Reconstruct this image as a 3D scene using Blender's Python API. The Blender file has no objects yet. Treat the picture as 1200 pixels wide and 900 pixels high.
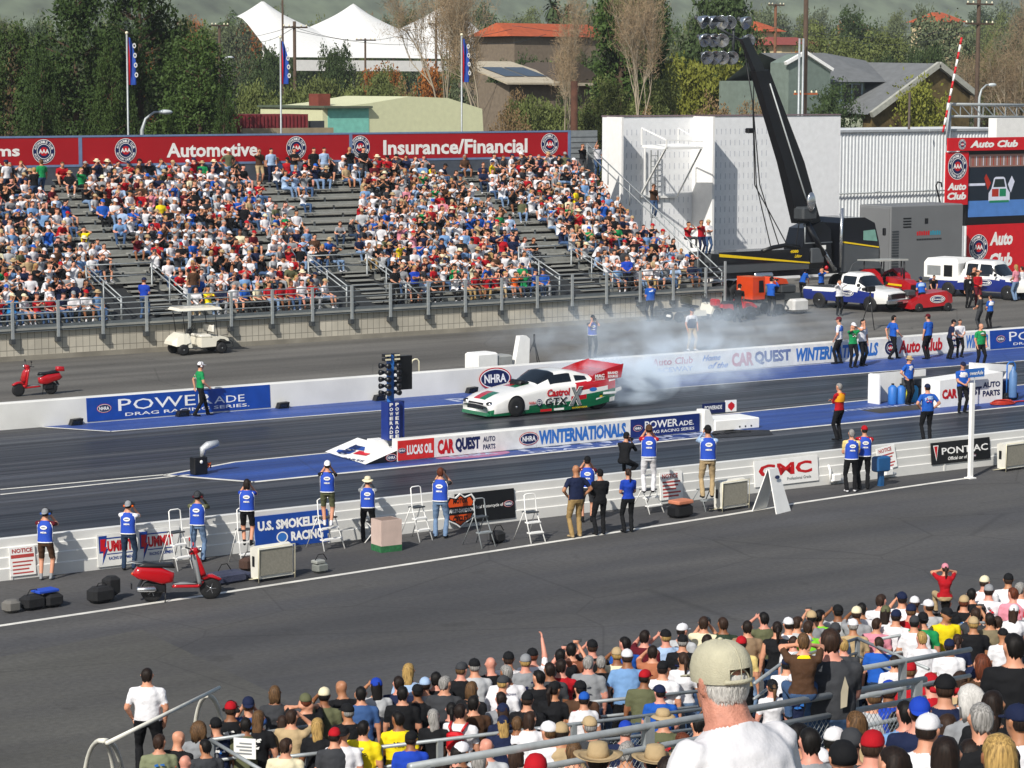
import bpy, bmesh, math, random
import numpy as np
from mathutils import Vector, Matrix, noise
R=random.Random(7); rad=math.radians
sc=bpy.context.scene; COL=sc.collection
# ---------------------------------------------------------------- camera
F_PX=2975.0; AZ=34.8; PITCH=6.735; ROLL=0.12; CH=11.0
_a=rad(AZ);_t=rad(PITCH)
_F=Vector((math.sin(_a)*math.cos(_t),math.cos(_a)*math.cos(_t),-math.sin(_t)))
_R=Vector((math.cos(_a),-math.sin(_a),0)); _U=_R.cross(_F)
_Rr=_R*math.cos(rad(ROLL))-_U*math.sin(rad(-ROLL)) if False else None
def ray(px,py):
    x=px-600; y=450-py; r=rad(ROLL)
    x,y=x*math.cos(r)-y*math.sin(r), x*math.sin(r)+y*math.cos(r)
    return (_R*x+_U*y+_F*F_PX).normalized()
CAM=Vector((0,0,CH))
def G(px,py,z=0.0):
    "point of the horizontal plane z seen at a photo pixel"
    d=ray(px,py); return CAM+d*((z-CH)/d.z)
def YP(px,py,Y):
    d=ray(px,py); return CAM+d*(Y/d.y)
def XP(px,py,X):
    d=ray(px,py); return CAM+d*(X/d.x)
def DP(px,py,dep):
    d=ray(px,py); return CAM+d*(dep/d.dot(_F))
cam=bpy.data.cameras.new('camera'); co=bpy.data.objects.new('camera',cam); COL.objects.link(co)
cam.sensor_width=36; cam.lens=36*F_PX/1200; cam.clip_start=.5; cam.clip_end=9000
_r=rad(ROLL)
cx=_R*math.cos(_r)+_U*math.sin(_r); cy=-_R*math.sin(_r)+_U*math.cos(_r)
co.matrix_world=Matrix(((cx.x,cy.x,-_F.x,0),(cx.y,cy.y,-_F.y,0),(cx.z,cy.z,-_F.z,CH),(0,0,0,1)))
sc.camera=co
# ---------------------------------------------------------------- light
SUN_EL=40.0; SH=Vector((.87,.49,0)).normalized()      # horizontal direction of the shadows
w=bpy.data.worlds.new('World'); sc.world=w; w.use_nodes=True
nt=w.node_tree; bg=nt.nodes['Background']; sky=nt.nodes.new('ShaderNodeTexSky'); sky.sky_type='NISHITA'; sky.sun_disc=False
sky.sun_elevation=rad(SUN_EL); sky.sun_rotation=math.atan2(-SH.x,-SH.y); sky.air_density=1.2; sky.dust_density=1.5
nt.links.new(sky.outputs[0],bg.inputs[0]); bg.inputs[1].default_value=.09
sl=bpy.data.lights.new('sun','SUN'); sl.energy=4.9; sl.angle=rad(.5); sl.color=(1,.945,.86)
so=bpy.data.objects.new('sun',sl); COL.objects.link(so)
sd=Vector((SH.x*math.cos(rad(SUN_EL)),SH.y*math.cos(rad(SUN_EL)),-math.sin(rad(SUN_EL))))
so.rotation_euler=sd.to_track_quat('-Z','Y').to_euler()
sc.view_settings.view_transform='Standard'; sc.view_settings.look='None'; sc.view_settings.gamma=1; sc.view_settings.exposure=0.0
sc.cycles.max_bounces=5; sc.cycles.diffuse_bounces=2; sc.cycles.glossy_bounces=2; sc.cycles.transmission_bounces=3
sc.cycles.volume_bounces=1; sc.cycles.transparent_max_bounces=6; sc.cycles.use_adaptive_sampling=True
sc.cycles.caustics_reflective=False; sc.cycles.caustics_refractive=False
# ---------------------------------------------------------------- materials
def lin(h):
    if isinstance(h,str):
        v=[int(h[i:i+2],16)/255 for i in (1,3,5)]; return tuple(x/12.92 if x<=.04045 else ((x+.055)/1.055)**2.4 for x in v)
    return tuple(h)
MATS={}
def M(name,color=None,rough=.6,metal=0,var=.12,scale=3.0,bump=0,coat=0,emit=0,alpha=1,jit=0,spec=.5):
    if name in MATS: return MATS[name]
    c=lin(color); m=bpy.data.materials.new(name); m.use_nodes=True; m.diffuse_color=(*c,1)
    n=m.node_tree.nodes; l=m.node_tree.links; b=n['Principled BSDF']
    b.inputs['Roughness'].default_value=rough; b.inputs['Metallic'].default_value=metal; b.inputs['Base Color'].default_value=(*c,1)
    b.inputs['Specular IOR Level'].default_value=spec
    if coat: b.inputs['Coat Weight'].default_value=coat; b.inputs['Coat Roughness'].default_value=.08
    if emit: b.inputs['Emission Color'].default_value=(*c,1); b.inputs['Emission Strength'].default_value=emit
    tc=n.new('ShaderNodeTexCoord')
    if var or jit:
        nz=n.new('ShaderNodeTexNoise'); nz.inputs['Scale'].default_value=scale; nz.inputs['Detail'].default_value=4
        l.new(tc.outputs['Object'],nz.inputs['Vector'])
        mr=n.new('ShaderNodeMapRange'); mr.inputs[1].default_value=.3; mr.inputs[2].default_value=.7
        mr.inputs[3].default_value=1-var; mr.inputs[4].default_value=1+var
        l.new(nz.outputs[0],mr.inputs[0]); out=mr.outputs[0]
        if jit:
            oi=n.new('ShaderNodeObjectInfo'); m2=n.new('ShaderNodeMapRange'); m2.inputs[3].default_value=1-jit; m2.inputs[4].default_value=1+jit
            l.new(oi.outputs['Random'],m2.inputs[0]); mm=n.new('ShaderNodeMath'); mm.operation='MULTIPLY'; l.new(out,mm.inputs[0]); l.new(m2.outputs[0],mm.inputs[1]); out=mm.outputs[0]
        vm=n.new('ShaderNodeVectorMath'); vm.operation='SCALE'; vm.inputs[0].default_value=c; l.new(out,vm.inputs['Scale']); l.new(vm.outputs[0],b.inputs['Base Color'])
    if bump:
        n2=n.new('ShaderNodeTexNoise'); n2.inputs['Scale'].default_value=scale*6; n2.inputs['Detail'].default_value=5; l.new(tc.outputs['Object'],n2.inputs['Vector'])
        bp=n.new('ShaderNodeBump'); bp.inputs['Distance'].default_value=.02; bp.inputs['Strength'].default_value=bump; l.new(n2.outputs[0],bp.inputs['Height']); l.new(bp.outputs[0],b.inputs['Normal'])
    MATS[name]=m; return m
# ---------------------------------------------------------------- mesh builder
class MB:
    def __init__(s): s.v=[]; s.f=[]; s.mi=[]; s.mats=[]; s.T=Matrix(); s.m=0; s.sm=[]
    def mat(s,m):
        if m not in s.mats: s.mats.append(m)
        s.m=s.mats.index(m); return s
    def at(s,T): s.T=T; return s
    def add(s,vs,fs,smooth=False):
        b=len(s.v); s.v+= [tuple(s.T@Vector(p)) for p in vs]
        for f in fs: s.f.append([b+i for i in f]); s.mi.append(s.m); s.sm.append(smooth)
        return s
    def box(s,a,b):
        (x0,y0,z0),(x1,y1,z1)=a,b
        return s.add([(x0,y0,z0),(x1,y0,z0),(x1,y1,z0),(x0,y1,z0),(x0,y0,z1),(x1,y0,z1),(x1,y1,z1),(x0,y1,z1)],
            [(0,3,2,1),(4,5,6,7),(0,1,5,4),(1,2,6,5),(2,3,7,6),(3,0,4,7)])
    def cbox(s,c,d,bev=.0):
        "box about centre c with size d, chamfered vertical and horizontal edges"
        x,y,z=[k/2 for k in d]; 
        if not bev: return s.box((c[0]-x,c[1]-y,c[2]-z),(c[0]+x,c[1]+y,c[2]+z))
        def ring(zz,i):
            a,b=x-i,y-i; e=bev
            return [(c[0]+p,c[1]+q,c[2]+zz) for p,q in ((-a+e,-b),(a-e,-b),(a,-b+e),(a,b-e),(a-e,b),(-a+e,b),(-a,b-e),(-a,-b+e))]
        return s.loft([ring(-z,bev),ring(-z+bev,0),ring(z-bev,0),ring(z,bev)])
    def loft(s,rings,cap=True,close=True,smooth=False):
        n=len(rings[0]); vs=[p for r in rings for p in r]; fs=[]
        for i in range(len(rings)-1):
            for j in range(n if close else n-1):
                k=(j+1)%n; fs.append((i*n+j,i*n+k,(i+1)*n+k,(i+1)*n+j))
        if cap and close: fs.append(tuple(range(n-1,-1,-1))); fs.append(tuple(range((len(rings)-1)*n,len(rings)*n)))
        return s.add(vs,fs,smooth)
    def tube(s,pts,r,n=6,smooth=True,cap=True):
        pts=[Vector(p) for p in pts]; rs=r if isinstance(r,(list,tuple)) else [r]*len(pts); rings=[]
        for i,p in enumerate(pts):
            d=(pts[min(i+1,len(pts)-1)]-pts[max(i-1,0)]).normalized()
            u=d.orthogonal().normalized() if i==0 else (u-d*u.dot(d)).normalized(); v=d.cross(u)
            rings.append([p+(u*math.cos(2*math.pi*k/n)+v*math.sin(2*math.pi*k/n))*rs[i] for k in range(n)])
        return s.loft(rings,cap,True,smooth)
    def bar(s,a,b,w,h=None):
        "square bar between two points"
        a,b=Vector(a),Vector(b); d=(b-a).normalized(); h=h or w
        u=d.cross(Vector((0,0,1))); u=(Vector((1,0,0)) if u.length<1e-3 else u).normalized(); v=u.cross(d)
        return s.loft([[p+u*i*w/2+v*j*h/2 for i,j in ((-1,-1),(1,-1),(1,1),(-1,1))] for p in (a,b)])
    def prism(s,poly,y0,y1,axis='y'):
        "polygon in xz extruded along y (or xy along z, yz along x)"
        f={'y':lambda p,t:(p[0],t,p[1]),'z':lambda p,t:(p[0],p[1],t),'x':lambda p,t:(t,p[0],p[1])}[axis]
        return s.loft([[f(p,y0) for p in poly],[f(p,y1) for p in poly]])
    def lathe(s,prof,c=(0,0,0),n=12,axis='z',smooth=True):
        rings=[]
        for r,h in prof:
            ring=[]
            for k in range(n):
                a=2*math.pi*k/n; x,y=r*math.cos(a),r*math.sin(a)
                q={'z':(x,y,h),'y':(x,h,y),'x':(h,x,y)}[axis]; ring.append((c[0]+q[0],c[1]+q[1],c[2]+q[2]))
            rings.append(ring)
        return s.loft(rings,True,True,smooth)
    def ell(s,c,r,n=10,m=6,smooth=True):
        rings=[]
        for i in range(m+1):
            t=-math.pi/2+math.pi*i/m; q=max(math.cos(t),.02)
            rings.append([(c[0]+r[0]*q*math.cos(2*math.pi*k/n),c[1]+r[1]*q*math.sin(2*math.pi*k/n),c[2]+r[2]*math.sin(t)) for k in range(n)])
        return s.loft(rings,True,True,smooth)
    def quad(s,a,b,c,d): return s.add([a,b,c,d],[(0,1,2,3)])
    def build(s,name,parent=None,m=None,auto=False):
        me=bpy.data.meshes.new(name); me.from_pydata(s.v,[],s.f); 
        for k in (s.mats or [m]): me.materials.append(k)
        if s.mats: me.polygons.foreach_set('material_index',s.mi)
        me.polygons.foreach_set('use_smooth',s.sm); me.update()
        o=bpy.data.objects.new(name,me); COL.objects.link(o)
        if parent: o.parent=parent
        return o
def tag(o,label=None,cat=None,group=None,kind=None):
    if label: o['label']=label
    if cat: o['category']=cat
    if group: o['group']=group
    if kind: o['kind']=kind
    return o
def thing(name,label,cat,loc=(0,0,0),rz=0,group=None):
    o=bpy.data.objects.new(name,None); COL.objects.link(o); o.location=loc; o.rotation_euler=(0,0,rz); o.empty_display_size=.2
    return tag(o,label,cat,group)
def copy_tree(o,parent=None):
    c=o.copy(); COL.objects.link(c)
    if parent: c.parent=parent
    for ch in list(o.children): copy_tree(ch,c)
    return c
def struct(name,mb,m=None): return tag(mb.build(name,None,m),kind='structure')
# ---------------------------------------------------------------- lettering
_tc={}
def text_mesh(txt,shear=0,bold=0,space=1.0,sx=1.0):
    k=(txt,shear,bold,space)
    if k not in _tc:
        cu=bpy.data.curves.new('text','FONT'); cu.body=txt; cu.size=1; cu.shear=shear; cu.offset=bold; cu.space_character=space; cu.resolution_u=2
        cu.space_line=.85
        o=bpy.data.objects.new('t',cu); COL.objects.link(o); dg=bpy.context.evaluated_depsgraph_get(); dg.update()
        me=bpy.data.meshes.new_from_object(o.evaluated_get(dg)); 
        vs=np.array([tuple(v.co) for v in me.vertices]); fs=[list(p.vertices) for p in me.polygons]
        bpy.data.objects.remove(o); bpy.data.curves.remove(cu); bpy.data.meshes.remove(me)
        vs=vs-[vs[:,0].min(),vs[:,1].min(),0]; _tc[k]=(vs,fs,vs[:,0].max(),vs[:,1].max())
    return _tc[k]
def put_text(mb,txt,O,U,V,width,height,mat,shear=0,bold=.02,space=1.0,lift=.004):
    "lettering with its lower left corner at O, running along unit U, rising along unit V, fitted to width x height"
    vs,fs,w_,h_=text_mesh(txt,shear,bold,space); O,U,V=Vector(O),Vector(U).normalized(),Vector(V).normalized(); N=U.cross(V)
    T=mb.T; mb.mat(mat); mb.add([O+U*(v[0]*width/w_)+V*(v[1]*height/h_)+N*lift for v in vs],fs); return mb
def disc(mb,C,U,V,ru,rv,mat,lift=0,n=28,r0=0):
    C,U,V=Vector(C),Vector(U).normalized(),Vector(V).normalized(); N=U.cross(V); mb.mat(mat)
    o=[C+N*lift+U*ru*math.cos(2*math.pi*k/n)+V*rv*math.sin(2*math.pi*k/n) for k in range(n)]
    if not r0: return mb.add(o,[tuple(range(n))])
    i=[C+N*lift+U*r0*ru*math.cos(2*math.pi*k/n)+V*r0*rv*math.sin(2*math.pi*k/n) for k in range(n)]
    return mb.add(o+i,[(k,(k+1)%n,n+(k+1)%n,n+k) for k in range(n)])
def rect(mb,O,U,V,u0,v0,u1,v1,mat,lift=.002,sk=0):
    O,U,V=Vector(O),Vector(U).normalized(),Vector(V).normalized(); N=U.cross(V); mb.mat(mat)
    P=lambda u,v:O+U*(u+sk*v)+V*v+N*lift
    return mb.add([P(u0,v0),P(u1,v0),P(u1,v1),P(u0,v1)],[(0,1,2,3)])
def poly(mb,O,U,V,pts,mat,lift=.003):
    O,U,V=Vector(O),Vector(U).normalized(),Vector(V).normalized(); N=U.cross(V); mb.mat(mat)
    return mb.add([O+U*u+V*v+N*lift for u,v in pts],[tuple(range(len(pts)))])
def arc_text(mb,txt,C,U,V,r,h,mat,a0,a1,lift=.006,inside=False):
    C,U,V=Vector(C),Vector(U).normalized(),Vector(V).normalized(); n=len(txt)
    for i,ch in enumerate(txt):
        if ch==' ': continue
        a=rad(a0+(a1-a0)*i/max(1,n-1)); d=U*math.cos(a)+V*math.sin(a)
        up=-d if inside else d; rt=up.cross(U.cross(V)); ww=h*.72
        put_text(mb,ch,C+d*r-rt*ww/2-up*h/2,rt,up,ww,h,mat,bold=.03,lift=lift)
WH=M('white_paint','#f2f2ef',.5,var=.05); BK=M('black_paint','#101114',.45,var=.05); RED=M('red_paint','#c4111d',.45,var=.06)
BLUE=M('blue_paint','#123c8c',.45,var=.08); NAVY=M('navy_paint','#0d1c50',.45,var=.08); YEL=M('yellow_paint','#f0cb10',.5,var=.05)
GREEN=M('green_paint','#0b7a45',.4,var=.05); ORANGE=M('orange_paint','#e0531a',.5,var=.06); SKYB=M('sky_blue_paint','#2f70c0',.5,var=.06)
GALV=M('galvanised_steel','#a2a8aa',.5,metal=.3,var=.12,scale=8); DGREY=M('dark_grey_paint','#3c4043',.5,var=.08); GREY=M('grey_paint','#84888a',.55,var=.08)
RUB=M('tyre_rubber','#17181a',.75,var=.1); GLASS=M('dark_glass','#10161c',.08,var=0,spec=.8); CHROME=M('bright_metal','#c9ccd0',.22,metal=.9,var=.05)
CREAM=M('cream_plastic','#e6dfc2',.4,var=.05); SCRED=M('scooter_red','#b00a16',.22,var=.04,coat=.6); PLB=M('black_plastic','#15161a',.5,var=.06)
def nhra(mb,C,U,V,ru,l=.004,ring=True):
    "oval racing association badge"
    disc(mb,C,U,V,ru,ru*.56,RED,l); disc(mb,C,U,V,ru*.93,ru*.5,WH,l+.003); disc(mb,C,U,V,ru*.88,ru*.45,NAVY,l+.006)
    C,U,V=Vector(C),Vector(U).normalized(),Vector(V).normalized()
    put_text(mb,'NHRA',C-U*ru*.68-V*ru*.22,U,V,ru*1.36,ru*.44,WH,bold=.03,lift=l+.009)
def aaa(mb,C,U,V,r,l=.005,words=True):
    disc(mb,C,U,V,r,r,WH,l); disc(mb,C,U,V,r*.95,r*.95,NAVY,l+.004); disc(mb,C,U,V,r*.62,r*.62,WH,l+.008); disc(mb,C,U,V,r*.57,r*.57,NAVY,l+.012); disc(mb,C,U,V,r*.36,r*.36,RED,l+.016)
    C,U,V=Vector(C),Vector(U).normalized(),Vector(V).normalized()
    put_text(mb,'AAA',C-U*r*.47-V*r*.17,U,V,r*.94,r*.36,WH,bold=.04,lift=l+.02)
    if words:
        arc_text(mb,'AUTOMOBILE CLUB',C,U,V,r*.785,r*.2,WH,163,17,lift=l+.008); arc_text(mb,'SOUTHERN CALIFORNIA',C,U,V,r*.785,r*.18,WH,197,343,lift=l+.008,inside=True)
XA=Vector((1,0,0)); YA=Vector((0,1,0)); ZA=Vector((0,0,1))
# ================================================================ ground
def strip(x0,x1,y0,y1,z,name,m,n=1):
    mb=MB(); mb.quad((x0,y0,z),(x1,y0,z),(x1,y1,z),(x0,y1,z)); return struct(name,mb,m)
def asphalt(name,base,streak,amp=.35,rough=.85,gloss=0,sx=.03,sy=1.2,patch=.2):
    m=bpy.data.materials.new(name); m.use_nodes=True; n=m.node_tree.nodes; l=m.node_tree.links; b=n['Principled BSDF']
    tc=n.new('ShaderNodeTexCoord')
    def nz(scl,det=5,sc=1.0):
        mp=n.new('ShaderNodeMapping'); mp.inputs['Scale'].default_value=scl; l.new(tc.outputs['Object'],mp.inputs['Vector'])
        t=n.new('ShaderNodeTexNoise'); t.inputs['Scale'].default_value=sc; t.inputs['Detail'].default_value=det; l.new(mp.outputs[0],t.inputs['Vector']); return t.outputs[0]
    def mr(v,a,b_,c,d):
        r=n.new('ShaderNodeMapRange'); r.inputs[1].default_value=a; r.inputs[2].default_value=b_; r.inputs[3].default_value=c; r.inputs[4].default_value=d; l.new(v,r.inputs[0]); return r.outputs[0]
    def mul(a,b_):
        q=n.new('ShaderNodeMath'); q.operation='MULTIPLY'; l.new(a,q.inputs[0]); l.new(b_,q.inputs[1]); return q.outputs[0]
    s=mr(nz((sx,sy,1),4),.32,.68,1-amp,1+amp); f=mr(nz((9,9,9),3),.3,.7,.84,1.16); p=mr(nz((.12,.2,1),3),.35,.65,1-patch,1+patch)
    k=mul(mul(s,f),p)
    mx=n.new('ShaderNodeMix'); mx.data_type='RGBA'; mx.inputs[6].default_value=(*lin(base),1); mx.inputs[7].default_value=(*lin(streak),1)
    l.new(mr(nz((sx*1.7,sy*.8,1),3),.4,.62,0,1),mx.inputs[0])
    vm=n.new('ShaderNodeVectorMath'); vm.operation='SCALE'; l.new(mx.outputs[2],vm.inputs[0]); l.new(k,vm.inputs['Scale']); l.new(vm.outputs[0],b.inputs['Base Color'])
    l.new(mr(nz((sx,sy*1.3,1),3),.35,.65,rough-gloss,rough+gloss*.3),b.inputs['Roughness'])
    # fine cracks and oil spots
    vo=n.new('ShaderNodeTexVoronoi'); vo.feature='DISTANCE_TO_EDGE'; vo.inputs['Scale'].default_value=.16; l.new(tc.outputs['Object'],vo.inputs['Vector'])
    ck=mr(vo.outputs['Distance'],.0,.006,.72,1.0); sp=mr(nz((.9,.9,1),2),.66,.74,1.0,.78); k2=mul(ck,sp)
    v2=n.new('ShaderNodeVectorMath'); v2.operation='SCALE'; l.new(vm.outputs[0],v2.inputs[0]); l.new(k2,v2.inputs['Scale']); l.new(v2.outputs[0],b.inputs['Base Color'])
    bp=n.new('ShaderNodeBump'); bp.inputs['Strength'].default_value=.35; bp.inputs['Distance'].default_value=.01; l.new(nz((45,45,45),2),bp.inputs['Height']); l.new(bp.outputs[0],b.inputs['Normal'])
    return m
mb=MB(); mb.quad((-1500,-300,-.02),(4000,-300,-.02),(4000,4200,-.02),(-1500,4200,-.02))
struct('ground',mb,M('dry_earth','#5c5443',.95,var=.3,scale=.05))
strip(-40,220,20,52.3,0,'service_road',asphalt('service_road_asphalt','#444446','#4e4d4c',.14,.92,sx=.05,sy=.7,patch=.16))
strip(-40,260,52.3,75.2,0,'drag_strip',asphalt('rubbered_asphalt','#45464a','#33353b',.5,.62,.2,sx=.012,sy=2.2,patch=.12))
strip(-40,260,75.2,118,0,'pit_road',asphalt('pit_road_asphalt','#66645f','#565450',.22,.95,sx=.03,sy=.5,patch=.1))
# darker, glossier racing grooves
gro=asphalt('rubber_groove','#24262b','#1a1c21',.45,.5,.18,sx=.01,sy=3,patch=.1)
for a,b in ((53.3,55.0),(56.2,60.3),(66.3,68.0),(68.8,71.2)): strip(-40,260,a,b,.004,'racing_groove',gro)
# a newer patch of asphalt across the service road
mb=MB(); p=[G(170,742),G(330,812),G(330,900),G(140,900)]; 
pts=[G(0,770),G(166,738),G(335,820),G(240,905),G(0,905)]
mb.add([(q.x,q.y,.004) for q in pts],[(0,1,2,3,4)]); struct('asphalt_patch',mb,asphalt('patch_asphalt','#504f4b','#4a4947',.12,.92,sx=.05,sy=.7,patch=.14))
MEDB=asphalt('blue_track_paint','#243f80','#2b4a90',.22,.6,.1,sx=.1,sy=1.5,patch=.12)
LINE=M('line_paint','#dcdad2',.7,var=.18,scale=2)
def gl(px,z): q=G(*px); return (q.x,q.y,z)
mb=MB(); apex=G(193,557); yN=61.35; yF=65.15
xs=G(300,566).x; xf=G(217,546).x+1.5
mb.add([(apex.x,apex.y,.008),(xs,yN,.008),(230,yN,.008),(230,yF+.9,.008),(70,yF+.6,.008),(xf,yF-.2,.008)],[(0,1,2,3,4,5)]); struct('painted_median',mb,MEDB)
def line(pts,w,z,name='painted_line'):
    mb=MB()
    for (a,b) in zip(pts[:-1],pts[1:]):
        a,b=Vector((a[0],a[1],0)),Vector((b[0],b[1],0)); d=(b-a).normalized(); n_=Vector((-d.y,d.x,0))*w/2
        mb.quad(*[(q.x,q.y,z) for q in (a-n_,b-n_,b+n_,a+n_)])
    return struct(name,mb,LINE)
line([apex,(xs,yN),(230,yN)],.2,.012); line([apex,(xf,yF-.2),(70,yF+.6),(230,yF+.9)],.14,.012)
l0=G(0,574); l1=G(0,580); line([l0,(apex.x,apex.y+.05)],.14,.012); line([l1,(apex.x+.6,apex.y-.35)],.14,.012)
mb=MB(); a0=G(50,501); a1=G(130,506)
mb.add([(a0.x,75.2,.008),(a1.x,72.95,.008),(80,71.4,.008),(230,70.6,.008),(230,75.2,.008)],[(0,1,2,3,4)]); struct('painted_edge',mb,asphalt('blue_edge_paint','#2b478a','#324f96',.2,.6,.08,sx=.08,sy=1.5,patch=.1))
line([(a0.x,75.15),(a1.x,72.95),(80,71.4),(230,70.6)],.14,.012)
wl=[G(*p) for p in ((-30,738),(0,733.5),(250,696.5),(500,658),(850,604),(933,590),(1000,580),(1060,571),(1133,560.5))]
line(wl,.16,.006,'painted_line')
# writing painted on the blue asphalt
PT=M('worn_road_white','#a9b2cc',.7,var=.2)
mb=MB(); o=G(640,546); put_text(mb,'POWERADE',(o.x+1.1,61.95,.012),XA,YA,8.6,1.15,PT,bold=.03,lift=.002)
put_text(mb,'DRAG RACING SERIES',(o.x+1.1,61.5,.012),XA,YA,8.6,.34,PT,bold=.02,lift=.002)
disc(mb,(o.x-.6,62.2,.012),XA,YA,1.3,.5,M('worn_road_red','#a86f93',.7),.002); put_text(mb,'NHRA',(o.x-1.4,62.0,.012),XA,YA,1.6,.42,PT,bold=.03,lift=.006)
o=G(885,462); put_text(mb,'WINTERNATIONALS',(o.x-1,63.6,.012),XA,YA,5.5,.35,PT,bold=.02,lift=.002)
o=G(492,463); put_text(mb,'POWERADE',(o.x,73.1,.012),XA,YA,8,.9,PT,bold=.02,lift=.002)
struct('road_lettering',mb)
mb=MB(); o=G(1010,475); mb.quad((o.x-1.0,62.6,.011),(o.x+2.2,62.6,.011),(o.x+2.2,63.6,.011),(o.x-1.0,63.6,.011)); struct('bare_patch',mb,asphalt('bare_asphalt','#3d3a38','#35332f',.2,.9))
mb=MB(); o=G(905,508); mb.quad((o.x-2.6,61.1,.014),(o.x-.2,60.6,.014),(o.x+.4,61.5,.014),(o.x-1.0,62.5,.014)); struct('rubber_mark',mb,asphalt('rubber_mark','#1c1d22','#23242a',.2,.7))
# distant hills
def hills(name,Y,h,x0,x1,m,seed,n=60,dz=0,dep=500):
    mb=MB(); vs=[]; 
    for j in range(9):
        t=j/8
        for i in range(n+1):
            x=x0+(x1-x0)*i/n; q=noise.noise(Vector((x*.0018,seed,t)))*.35+noise.noise(Vector((x*.006,seed+5,t*2)))*.12
            vs.append((x,Y+dep*t,dz+h*(math.sin(t*math.pi/2))*(1+q)))
    fs=[(j*(n+1)+i,j*(n+1)+i+1,(j+1)*(n+1)+i+1,(j+1)*(n+1)+i) for j in range(8) for i in range(n)]
    mb.add(vs,fs,True); return struct(name,mb,m)
hills('hills',1150,190,-700,3200,M('chaparral_hillside','#5a6450',.95,var=.55,scale=.045,bump=.3),3)
# haze box so the hills and far trees fade
# ================================================================ barriers
WALLW=M('barrier_white','#dcdcd8',.6,var=.1,scale=.7,bump=.15)
def conc_mat():
    m=M('split_face_concrete','#bfb9aa',.95,var=.16,scale=.6,bump=.5); n=m.node_tree.nodes; l=m.node_tree.links; b=n['Principled BSDF']
    tc=n.new('ShaderNodeTexCoord'); sp=n.new('ShaderNodeSeparateXYZ'); l.new(tc.outputs['Object'],sp.inputs[0])
    src=b.inputs['Base Color'].links[0].from_socket
    cb=n.new('ShaderNodeCombineXYZ'); l.new(sp.outputs[0],cb.inputs[0]); l.new(sp.outputs[2],cb.inputs[1])
    br=n.new('ShaderNodeTexBrick'); br.offset=.0; br.inputs['Scale'].default_value=1; br.inputs['Brick Width'].default_value=.3; br.inputs['Row Height'].default_value=.42; br.inputs['Mortar Size'].default_value=.014
    br.inputs['Color1'].default_value=(1,1,1,1); br.inputs['Color2'].default_value=(.88,.88,.88,1); br.inputs['Mortar'].default_value=(.42,.42,.42,1)
    l.new(cb.outputs[0],br.inputs['Vector']); mx=n.new('ShaderNodeMix'); mx.data_type='RGBA'; mx.blend_type='MULTIPLY'; mx.inputs[0].default_value=1
    l.new(src,mx.inputs[6]); l.new(br.outputs[0],mx.inputs[7]); l.new(mx.outputs[2],b.inputs['Base Color']); return m
CONC=conc_mat()
# --- near barrier : three stacked boards, top cap
NY=52.1; NH=.92
nb=thing('track_barrier','long white ribbed barrier wall nearest the grandstand, behind the photographers','barrier',(20,NY,0))
mb=MB().mat(WALLW)
prof=[(-.16,0),(.0,0),(.0,.22),(.03,.25),(.03,.45),(.06,.48),(.06,.68),(.09,.71),(.09,NH),(.28,NH),(.36,0)]
prof=[(0,0),(0,.26),(.035,.28),(.035,.5),(.07,.52),(.07,.72),(.1,.74),(.1,NH),(.3,NH),(.36,0)]
mb.prism(prof,-45,160,'x'); mb.build('wall',nb)
for i in range(-1,14): MB().mat(WALLW).box((i*4.1-1.5,-.02,.0),(i*4.1-1.44,.012,.24)).build('joint_strip',nb)
# --- far barrier
FY=75.2; FH=.86
fb=thing('track_barrier','long smooth white barrier wall on the far side of the racing lanes','barrier',(30,FY,0))
mb=MB().mat(WALLW); mb.prism([(0,0),(.06,FH-.04),(.09,FH),(.31,FH),(.34,FH-.04),(.4,0)],-60,200,'x'); mb.build('wall',fb)
for px,py in ((327,478),(441,469),(548,460),(83,497),(208,487)):
    q=G(px,py); t=thing('track_sensor','small black sensor box at the far barrier foot, %s'%{327:'right of the first blue banner',441:'beside the starting tree',548:'left of the oval badge',83:'left of the blue banner',208:'under the blue banner'}[px],'sensor',(q.x,FY-.2,0),0,'sensor boxes along the far barrier')
    mb=MB().mat(BK); mb.prism([(-.2,0),(.2,0),(.24,.22),(-.12,.2)],-.12,.12); mb.build('housing',t); mb=MB().mat(GLASS); mb.cbox((0,-.125,.1),(.24,.012,.1)); mb.build('lens',t)
# a plane tilted like the far barrier face
def face_sign(name,label,cat,Y,px0,px1,z0,z1,back,draw,yref,lean=0,group=None,border=None,th=.03):
    x0=YP(px0,yref,Y).x; x1=YP(px1,yref,Y).x; W=x1-x0; H=z1-z0
    t=thing(name,label,cat,(x0,Y,z0),0,group); V=Vector((0,lean,1)).normalized()
    mb=MB().mat(back); T=[(0,0,0),(W,0,0),(W,V.y*H,H),(0,V.y*H,H)]
    mb.loft([[(a,b-.002,c) for a,b,c in T],[(a,b+th,c) for a,b,c in T]]); mb.build('panel',t)
    mb=MB(); draw(mb,Vector((0,-.004,0)),XA,V,W,H); mb.build('lettering',t); return t
def d_power(mb,O,U,V,W,H,first='POWER',pos=.2,both=True):
    nhra(mb,O+U*W*.09+V*H*.52,U,V,H*.34)
    put_text(mb,'P',O+U*W*.165+V*H*.36,U,V,W*.07,H*.5,WH,bold=.0); put_text(mb,'OWER',O+U*W*.245+V*H*.36,U,V,W*.43,H*.46,WH,bold=.0)
    put_text(mb,'ADE',O+U*W*.685+V*H*.36,U,V,W*.17,H*.3,WH,bold=.0); put_text(mb,'DRAG RACING SERIES.',O+U*W*.2+V*H*.12,U,V,W*.68,H*.14,WH,bold=.01)
yb=G(235,486).y
face_sign('sponsor_banner','blue sports drink banner with white letters at the left end of the far barrier','banner',FY-.012,102,317,.05,.82,M('banner_blue','#14449b',.4),d_power,470,lean=.07)
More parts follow.
